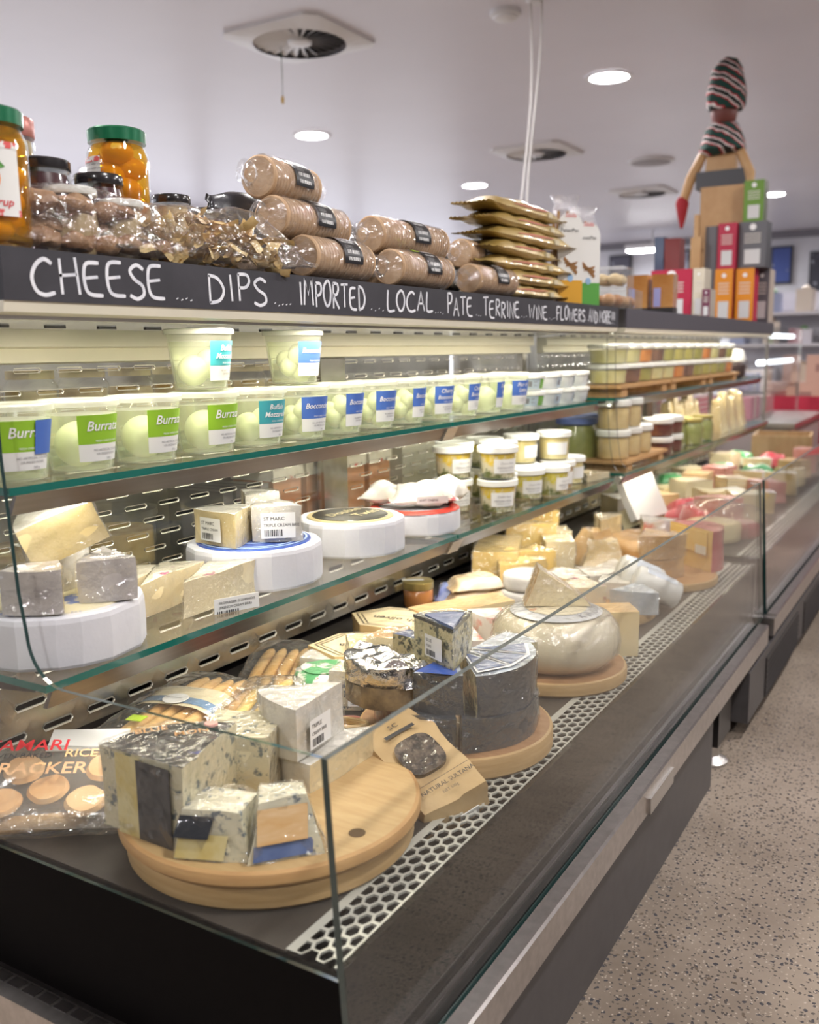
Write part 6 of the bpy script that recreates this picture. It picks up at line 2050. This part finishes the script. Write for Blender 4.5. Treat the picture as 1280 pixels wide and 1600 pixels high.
t = thing('wooden_figure', 'wooden elf figure with a striped knitted hat and scarf above the plank', 'figure', (-1.775, 7.635, DZ), R(-90))
t.scale = (1.15, 1.15, 1.15)
part('body', bm_geo(rect(.12, .30), 1.10, 1, .02, taper=.62), OAK, t)
part('belt', bm_geo(rect(.14, .32), .110, 0, .01).xf(Matrix.Translation((0, .01, .878))), mat('belt_charcoal', (0.05, 0.05, 0.06), .5), t)
part('head', G().lathe([(.05, 0), (.075, .03), (.085, .09), (.08, .14)], 20, (0, 0, 1.27)), mat('figure_face', (0.16, 0.04, 0.03), .5), t)


def knit(name, stripes):
    m, nt, b, out = new_mat(name)
    tc = nt.nodes.new('ShaderNodeTexCoord')
    mp = nt.nodes.new('ShaderNodeMapping')
    mp.inputs['Rotation'].default_value = (0.5, 0.25, 0)
    wv = nt.nodes.new('ShaderNodeTexWave')
    wv.wave_type = 'BANDS'
    wv.bands_direction = 'Z'
    wv.inputs['Scale'].default_value = stripes
    wv.inputs['Distortion'].default_value = 1.2
    wv.inputs['Detail Scale'].default_value = 6.0
    nt.links.new(tc.outputs['Object'], mp.inputs['Vector'])
    nt.links.new(mp.outputs['Vector'], wv.inputs['Vector'])
    r = nt.nodes.new('ShaderNodeValToRGB')
    r.color_ramp.interpolation = 'CONSTANT'
    e = r.color_ramp.elements
    e[0].position, e[0].color = 0, (0.01, 0.05, 0.04, 1)
    e[1].position, e[1].color = .35, (0.45, 0.01, 0.03, 1)
    k = e.new(.62)
    k.color = (0.75, 0.72, 0.70, 1)
    k = e.new(.85)
    k.color = (0.02, 0.02, 0.02, 1)
    nt.links.new(wv.outputs['Fac'], r.inputs['Fac'])
    nt.links.new(r.outputs['Color'], b.inputs['Base Color'])
    b.inputs['Roughness'].default_value = .9
    return m


KN = knit('striped_knit', 5)
part('hat', G().lathe([(.105, 0), (.125, .03), (.125, .10), (.112, .18), (.092, .25), (.06, .30), (.01, .325)], 26, (0, .01, 1.37)).disp(.012, 14, 2), KN, t)
part('scarf', G().lathe([(.10, 0), (.145, .03), (.135, .09), (.115, .15), (.09, .19)], 24, (0, 0, 1.09)).disp(.014, 12, 5), KN, t)
for s_ in (-1, 1):
    part('arm', G().tube([(.03, s_ * .12, 1.10), (.05, s_ * .19, .95), (.05, s_ * (.23 if s_ < 0 else .19), .82)], [.03, .034, .028], 10), OAK, t)
    part('mitten', G().lathe([(.01, -.20), (.03, -.12), (.045, -.04), (.03, 0)], 12, (.05, s_ * (.24 if s_ < 0 else .20), .84)), mat('mitten_red_%d' % s_, (0.35, 0.02, 0.03), .8), t)

# ================================================================== second case: goods
OLV = [((0.62, 0.56, 0.20), (0.70, 0.66, 0.36)), ((0.30, 0.28, 0.06), (0.45, 0.42, 0.12)), ((0.14, 0.07, 0.05), (0.25, 0.13, 0.08)), ((0.62, 0.18, 0.03), (0.70, 0.30, 0.08)), ((0.42, 0.38, 0.08), (0.55, 0.50, 0.16))]
OM = [mat('antipasto_%d' % k, a, .4, var=b, vs=24, coat=1) for k, (a, b) in enumerate(OLV)]
ORDER = [0, 2, 1, 0, 0, 3, 2, 1, 4, 4, 1, 3]
protos = {}
for k, oi in enumerate(ORDER):
    y = 4.34 + k * .205
    for q in range(2):
        oj = ORDER[(k + 3 * q) % len(ORDER)]
        lab = '%s antipasto tub of column %s on the second case, counted from the shared end glass' % (('lower', 'upper')[q], ('one', 'two', 'three', 'four', 'five', 'six', 'seven', 'eight', 'nine', 'ten', 'eleven', 'twelve')[k])
        loc = (-1.50, y, SHU + .056 + q * .094)
        if oj not in protos:
            t = thing('antipasto_tub', lab, 'tub', loc, R(k * 9), 'antipasto tubs in the second case')
            part('contents', G().lathe([(.072, .004), (.082, .008), (.088, .066)], 22), OM[oj], t)
            part('body', G().lathe([(.078, .001), (.086, .005), (.093, .076)], 22, cap1=False), CLEARPLASTIC, t)
            part('lid', G().lathe([(.092, .074), (.099, .075), (.099, .090), (.094, .093), (.004, .092)], 22, cap0=False), LIDWHITE, t)
            protos[oj] = t
        else:
            copy_tree(protos[oj], loc, R(k * 9 + q * 4), lab)
for k in range(3):
    t = thing('wooden_tray', ('first', 'second', 'third')[k] + ' slatted wooden tray under the antipasto tubs', 'tray', (-1.50, 4.62 + k * .84, SHU + .0005), 0, 'wooden trays under the antipasto tubs')
    part('deck', G().box(-.11, .11, -.41, .41, .040, .055), OAK, t, smooth=False)
    for s_ in (-.33, .33):
        part('runner', G().box(-.10, .10, s_ - .04, s_ + .04, 0, .040), OAK, t, smooth=False)
t = thing('white_pot', 'white and red capped pot at the end of the antipasto shelf', 'pot', (-1.48, 6.95, SHU + .0005))
part('pot', G().lathe([(.06, 0), (.08, .03), (.08, .10), (.05, .13)], 20), mat('pot_dark', (0.06, 0.04, 0.04), .4), t)
part('cap', G().lathe([(.075, .12), (.08, .15), (.06, .20), (.004, .205)], 20), LIDWHITE, t)
HON = mat('honey_cream', (0.60, 0.42, 0.17), .4, var=(0.70, 0.55, 0.30), vs=10, coat=.6)
JAMB = mat('jam_brown', (0.13, 0.03, 0.02), .3, coat=1)
GRJ = mat('green_pickle', (0.22, 0.24, 0.06), .4, var=(0.35, 0.36, 0.12), vs=14, coat=1)
LG = 'jars and tubs on the lower shelf of the second case'
LZ = SHL + .0005
t = thing('wooden_tray', 'wooden tray under the honey tubs on the lower shelf', 'tray', (-1.47, 4.56, LZ), 0, 'wooden trays under the antipasto tubs')
part('deck', G().box(-.11, .11, -.34, .34, .035, .05), OAK, t, smooth=False)
part('runner', G().box(-.10, .10, -.30, -.22, 0, .035), OAK, t, smooth=False)
part('runner', G().box(-.10, .10, .22, .30, 0, .035), OAK, t, smooth=False)
n_ = 0
for k, y in enumerate((4.32, 4.50, 4.68)):
    for q in range(2 if k < 2 else 1):
        jar(('lower' if q == 0 else 'upper') + ' cream honey tub with white lid, ' + ('first', 'second', 'third')[k] + ' on the wooden tray', (-1.46, y, LZ + .0505 + q * .141), .078, .14, HON, LIDWHITE, LG, .03, .083, .98, 'tub')
for k, y in enumerate((5.02, 5.22)):
    for q in range(2):
        jar(('lower' if q == 0 else 'upper') + ' white-lidded jam jar, ' + ('nearer', 'farther')[k] + ' stack after the honey tubs', (-1.45, y, LZ + q * .10), .082, .099, JAMB, LIDWHITE, LG, .028, .084, .98)
for k, (x, y) in enumerate(((-1.50, 5.50), (-1.44, 5.66), (-1.53, 5.80), (-1.45, 5.96))):
    jar(('first', 'second', 'third', 'fourth')[k] + ' green pickle jar with gold lid past the jam jars', (x, y, LZ), .075, .155, GRJ, mat('jar_gold_lid_%d' % k, (0.50, 0.42, 0.14), .35, .5), LG, .02, .07)
for k, y in enumerate((4.36, 4.60)):
    jar(('nearer', 'farther')[k] + ' big green glass jar with a blue lid at the back of the lower shelf', (-1.66, y, LZ), .11, .24, GRJ, mat('big_blue_lid_%d' % k, (0.12, 0.18, 0.45), .4), LG, .03, .10)
for k in range(12):
    y = 5.85 + .12 * k
    back = k < 6
    t = thing('cheese_wedge', ('first', 'second', 'third', 'fourth', 'fifth', 'sixth', 'seventh', 'eighth', 'ninth', 'tenth', 'eleventh', 'twelfth')[k] + ' upright yellow parmesan-style wedge standing on the second case lower shelf', 'cheese',
              ((-1.62 if back else -1.48), y, LZ), (R(0), R(-10), R(80 + 7 * math.sin(k * 3))), 'upright yellow wedges in the second case')
    g = block_geo(.10, .095, .24 + .03 * math.sin(k * 2), .006, k, .01, 2, taper=.5)
    part('cheese', g, [PALEYEL, YELLOW], t, angle=60)
    film_on(t, g, k, 1.03, .006)
# well of the second case
rng = random.Random(12)
PINK = mat('pink_cured_meat', (0.60, 0.20, 0.17), .4, var=(0.72, 0.38, 0.32), vs=14, coat=1, cbump=.6)
CRIM = mat('crimson_pack', (0.55, 0.03, 0.06), .35, var=(0.66, 0.12, 0.12), vs=9, coat=1, cbump=.6)
GRNP = mat('green_pack', (0.05, 0.30, 0.10), .4, var=(0.70, 0.68, 0.5), vs=10, lo=.5, hi=.56, coat=1)
t = thing('white_card', 'blank white square pack leaning up just past the shared end glass', 'pack', (-1.36, 4.62, TZ0 + .06), (R(0), R(-28), R(-18)))
part('pack', block_geo(.04, .27, .24, .002, 3, .01, 1), mat('blank_white', (0.62, 0.58, 0.54), .5), t)
part('stand', block_geo(.10, .20, .10, 0, 0, .008, 1).xf(Matrix.Translation((-.05, 0, -.02))), IVORY, t)
kinds = [(CRIM, 'crimson packet', 'p'), (PINK, 'pink cured meat piece', 'b'), (IVORY, 'ivory cheese block', 'b'), (PALEYEL, 'pale yellow cheese wedge', 'w'), (WHITERIND, 'white-rind cheese wedge', 'w'), (GRNP, 'green and white packet', 'p'), (TANRIND, 'tan-rinded cheese block', 'b'), (REDWRAP, 'red-printed wrapped wedge', 'w')]
spots = [(-1.18, 4.66, 0), (-1.08, 4.86, 1), (-1.25, 4.90, 0), (-1.00, 5.10, 2), (-1.20, 5.16, 3), (-1.45, 5.05, 6), (-1.60, 4.85, 4), (-.98, 5.42, 7), (-1.16, 5.50, 4), (-1.36, 5.40, 2), (-1.55, 5.45, 3), (-1.02, 5.80, 1), (-1.22, 5.86, 2), (-1.42, 5.80, 6), (-1.60, 5.86, 5),
         (-.98, 6.16, 4), (-1.18, 6.22, 7), (-1.38, 6.20, 1), (-1.58, 6.25, 2), (-1.00, 6.55, 3), (-1.22, 6.60, 5), (-1.45, 6.58, 5), (-1.04, 6.95, 6), (-1.28, 6.98, 4), (-1.52, 6.98, 2), (-1.02, 7.32, 1), (-1.26, 7.36, 0), (-1.50, 7.36, 5)]
cnt = {}
ORD = ('first', 'second', 'third', 'fourth', 'fifth', 'sixth')
for x, y, ki in spots:
    m, nm, kd = kinds[ki]
    cnt[ki] = cnt.get(ki, 0) + 1
    if kd == 'p':
        g = pillow_geo(.24, .17, .12, rng.randint(0, 99), .012, 16, .05)
    elif kd == 'b':
        g = block_geo(.16, .18, rng.uniform(.12, .18), .008, rng.randint(0, 99), .014, 2)
    else:
        g = wedge_geo(.19, 58, rng.uniform(.10, .16), .006, rng.randint(0, 99))
    t = thing(nm.replace(' ', '_').replace('-', '_'), ORD[cnt[ki] - 1] + ' ' + nm + ' along the second case well', 'cheese' if 'cheese' in nm else 'packet', (x, y, TZ0), R(rng.uniform(-40, 40)), 'goods in the well of the second case')
    part('body', g, [m, PALEYEL], t, angle=60)

# ================================================================== beyond the cases
BX = mat('shop_cardboard', (0.52, 0.32, 0.25), .6)
CRATE = wood('shop_crate', (0.36, 0.22, 0.10), (0.46, 0.30, 0.16), (8, 1, 1))
t = thing('glass_cabinet', 'tall glass cabinet with two bright tube lamps beyond the second case', 'display cabinet', (-1.95, 9.6, FLOOR))
part('base', G().box(-.75, .60, -.9, .9, 0, .80), mat('cabinet_base', (0.36, 0.30, 0.30), .5), t, smooth=False)
part('counter', G().box(-.80, .64, -.95, .95, .80, .84), STEEL, t, smooth=False)
for z in (1.10, 1.34):
    part('glass_shelf', G().box(-.70, .36, -.85, .85, z, z + .012), GLASS, t, smooth=False)
part('glass_front', G().box(.375, .385, -.9, .9, .84, 1.66), GLASS, t, smooth=False)
part('glass_top', G().box(-.72, .385, -.9, .9, 1.66, 1.675), GLASS, t, smooth=False)
for s_ in (-.895, .885):
    part('post', G().box(.36, .38, s_, s_ + .02, .84, 1.66), STEEL, t, smooth=False)
for z in (1.60, 1.36):
    part('lamp_tube', G().tube([(.30, -.86, z), (.30, .86, z)], .022, 10), emit('cabinet_tube_%d' % int(z * 100), (0.86, 0.93, 1.0), 7), t)
for k, (x, y, z, sx, sy, sz, colr, lab) in enumerate([
        (-2.0, 9.2, .842, .5, .4, .20, (0.46, 0.20, 0.24), 'rosy box inside the glass cabinet, lower front'), (-2.0, 9.9, .842, .5, .5, .18, (0.55, 0.42, 0.42), 'pale mauve box inside the glass cabinet, lower rear'),
        (-2.0, 9.4, 1.114, .4, .5, .14, (0.30, 0.28, 0.36), 'slate box on the cabinet middle shelf'), (-2.0, 10.1, 1.114, .4, .4, .15, (0.60, 0.52, 0.50), 'cream box on the cabinet middle shelf')]):
    t = thing('stock_box', lab, 'box', (x, y, FLOOR + z), 0, 'boxes in the glass cabinet')
    part('carton_body', G().box(-sx / 2, sx / 2, -sy / 2, sy / 2, 0, sz), mat('stock_%d' % k, colr, .6), t, smooth=False)
    part('tape', G().box(-sx / 2 - .002, sx / 2 + .002, -.03, .03, 0.002, sz + .002), mat('stock_tape_%d' % k, (0.5, 0.45, 0.4), .4), t, smooth=False)
t = thing('red_stall', 'low red-draped stall with produce beyond the glass cabinet', 'stall', (-1.0, 11.6, FLOOR))
part('table', G().box(-.95, 1.6, -.9, .9, .70, .80), CRATE, t, smooth=False)
part('drape', G().box(-.97, 1.62, -.92, -.90, .45, .98), mat('red_drape', (0.48, 0.02, 0.05), .6), t, smooth=False)
part('drape', G().box(-.97, -.95, -.92, .90, .45, .98), mat('red_drape_b', (0.42, 0.02, 0.05), .6), t, smooth=False)
for s_ in (-.85, 1.5):
    for q_ in (-.8, .8):
        part('leg', G().box(s_, s_ + .08, q_ - .04, q_ + .04, 0, .70), CRATE, t, smooth=False)
for k, (x, y, z, lab) in enumerate(((-1.62, 11.4, .801, 'dusky pink cardboard box on the red stall, nearer the cabinet'), (-1.22, 11.5, .801, 'dusky pink cardboard box on the red stall, nearer the aisle'), (-1.45, 11.45, 1.102, 'dusky pink cardboard box stacked on the other two'), (-.7, 11.6, .801, 'wide pink box at the aisle end of the red stall'))):
    t = thing('cardboard_box', lab, 'box', (x, y, FLOOR + z), R(3 * k - 4), 'cardboard boxes on the red stall')
    part('carton_body', G().box(-.18, .18, -.16, .16, 0, .30), BX, t, smooth=False)
    part('print', G().box(-.08, .08, -.1625, -.16, .12, .20), mat('box_print_%d' % k, (0.30, 0.16, 0.14), .6), t, smooth=False)
for k, (x, y, lab) in enumerate(((-1.32, 8.15, 'shallow wooden crate at the end of the second case, nearer'), (-.80, 8.20, 'shallow wooden crate beside the other, toward the aisle'))):
    t = thing('wooden_crate', lab, 'crate', (x, y, FLOOR + .62), R(6), 'shallow wooden crates')
    part('floor_board', G().box(-.22, .22, -.25, .25, 0, .02), CRATE, t, smooth=False)
    for s_ in (-.25, .23):
        part('side_slat', G().box(-.22, .22, s_, s_ + .02, .02, .18), CRATE, t, smooth=False)
    for s_ in (-.22, .20):
        part('end_slat', G().box(s_, s_ + .02, -.23, .23, .02, .18), CRATE, t, smooth=False)
t = thing('crate_stand', 'dark table carrying the two shallow crates', 'table', (-1.06, 8.15, FLOOR))
part('top', G().box(-.48, .48, -.42, .46, .58, .6195), CHARCOAL, t, smooth=False)
for sx in (-.44, .40):
    for sy in (-.38, .38):
        part('leg', G().box(sx, sx + .05, sy, sy + .05, 0, .58), CHARCOAL, t, smooth=False)
# tall shelving with hanging goods further back, posters on the far wall
t = thing('shelving_unit', 'pale shelving unit full of wrapped goods near the far wall', 'shelving', (-1.9, 15.0, FLOOR))
part('back', G().box(-1.4, 2.4, .30, .34, 0, 2.3), mat('shelf_white', (0.66, 0.66, 0.72), .6), t, smooth=False)
for z in (.4, .95, 1.5, 1.95):
    part('shelf_board', G().box(-1.4, 2.4, -.30, .30, z, z + .04), mat('shelf_board_%d' % int(z * 100), (0.62, 0.60, 0.64), .6), t, smooth=False)
pal = [(0.62, 0.60, 0.66), (0.45, 0.20, 0.22), (0.30, 0.34, 0.50), (0.58, 0.46, 0.36), (0.16, 0.30, 0.14), (0.66, 0.58, 0.5), (0.24, 0.20, 0.22), (0.55, 0.30, 0.16)]
names = ('lowest', 'second', 'third', 'top')
for r_, z in enumerate((.441, .991, 1.541, 1.991)):
    for k in range(8):
        c = pal[(k * 3 + r_ * 5) % 8]
        t = thing('wrapped_gift', ORD[k] + ' item' if k < 6 else ('seventh item', 'eighth item')[k - 6], 'package', (-3.1 + k * .45, 14.9, FLOOR + z), R((k * 37 + r_ * 11) % 20 - 10), 'goods on the far shelving')
        t['label'] = ('first', 'second', 'third', 'fourth', 'fifth', 'sixth', 'seventh', 'eighth')[k] + ' package on the ' + names[r_] + ' board of the far pale shelving'
        h = .20 + .12 * ((k * 5 + r_ * 3) % 4) / 3
        part('package', block_geo(.22, .26, h, .01, k, .03, 1), mat('gift_%d_%d' % (r_, k), c, .5), t)
        part('cap', G().lathe([(.05, h), (.06, h + .03), (.02, h + .06)], 10), mat('gift_cap_%d_%d' % (r_, k), pal[(k + r_) % 8], .5), t)
for k, (x, z, w, h, colr, lab) in enumerate(((-3.55, 1.62, .42, .75, (0.06, 0.10, 0.34), 'blue framed poster on the far wall beside the cartons'), (-2.72, 1.35, .60, 1.0, (0.05, 0.05, 0.07), 'dark framed picture on the far wall, toward the aisle'),
                                            (-6.9, 1.75, .50, .55, (0.12, 0.12, 0.16), 'small dark picture on the far wall above the pastry boxes'), (-5.6, 1.75, .45, .6, (0.26, 0.27, 0.34), 'grey picture on the far wall beside the leather pouch'))):
    t = thing('wall_picture', lab, 'picture', (x, 20.68, z - h / 2), 0, 'framed pictures on the far wall')
    part('frame', G().box(-w / 2, w / 2, -.05, -.002, 0, h), mat('picture_frame_%d' % k, (0.03, 0.03, 0.04), .5), t, smooth=False)
    part('print', G().box(-w / 2 + .04, w / 2 - .04, -.056, -.05, .04, h - .04), mat('picture_%d' % k, colr, .5, var=(0.5, 0.52, 0.6), vs=3, lo=.55, hi=.6), t, smooth=False)
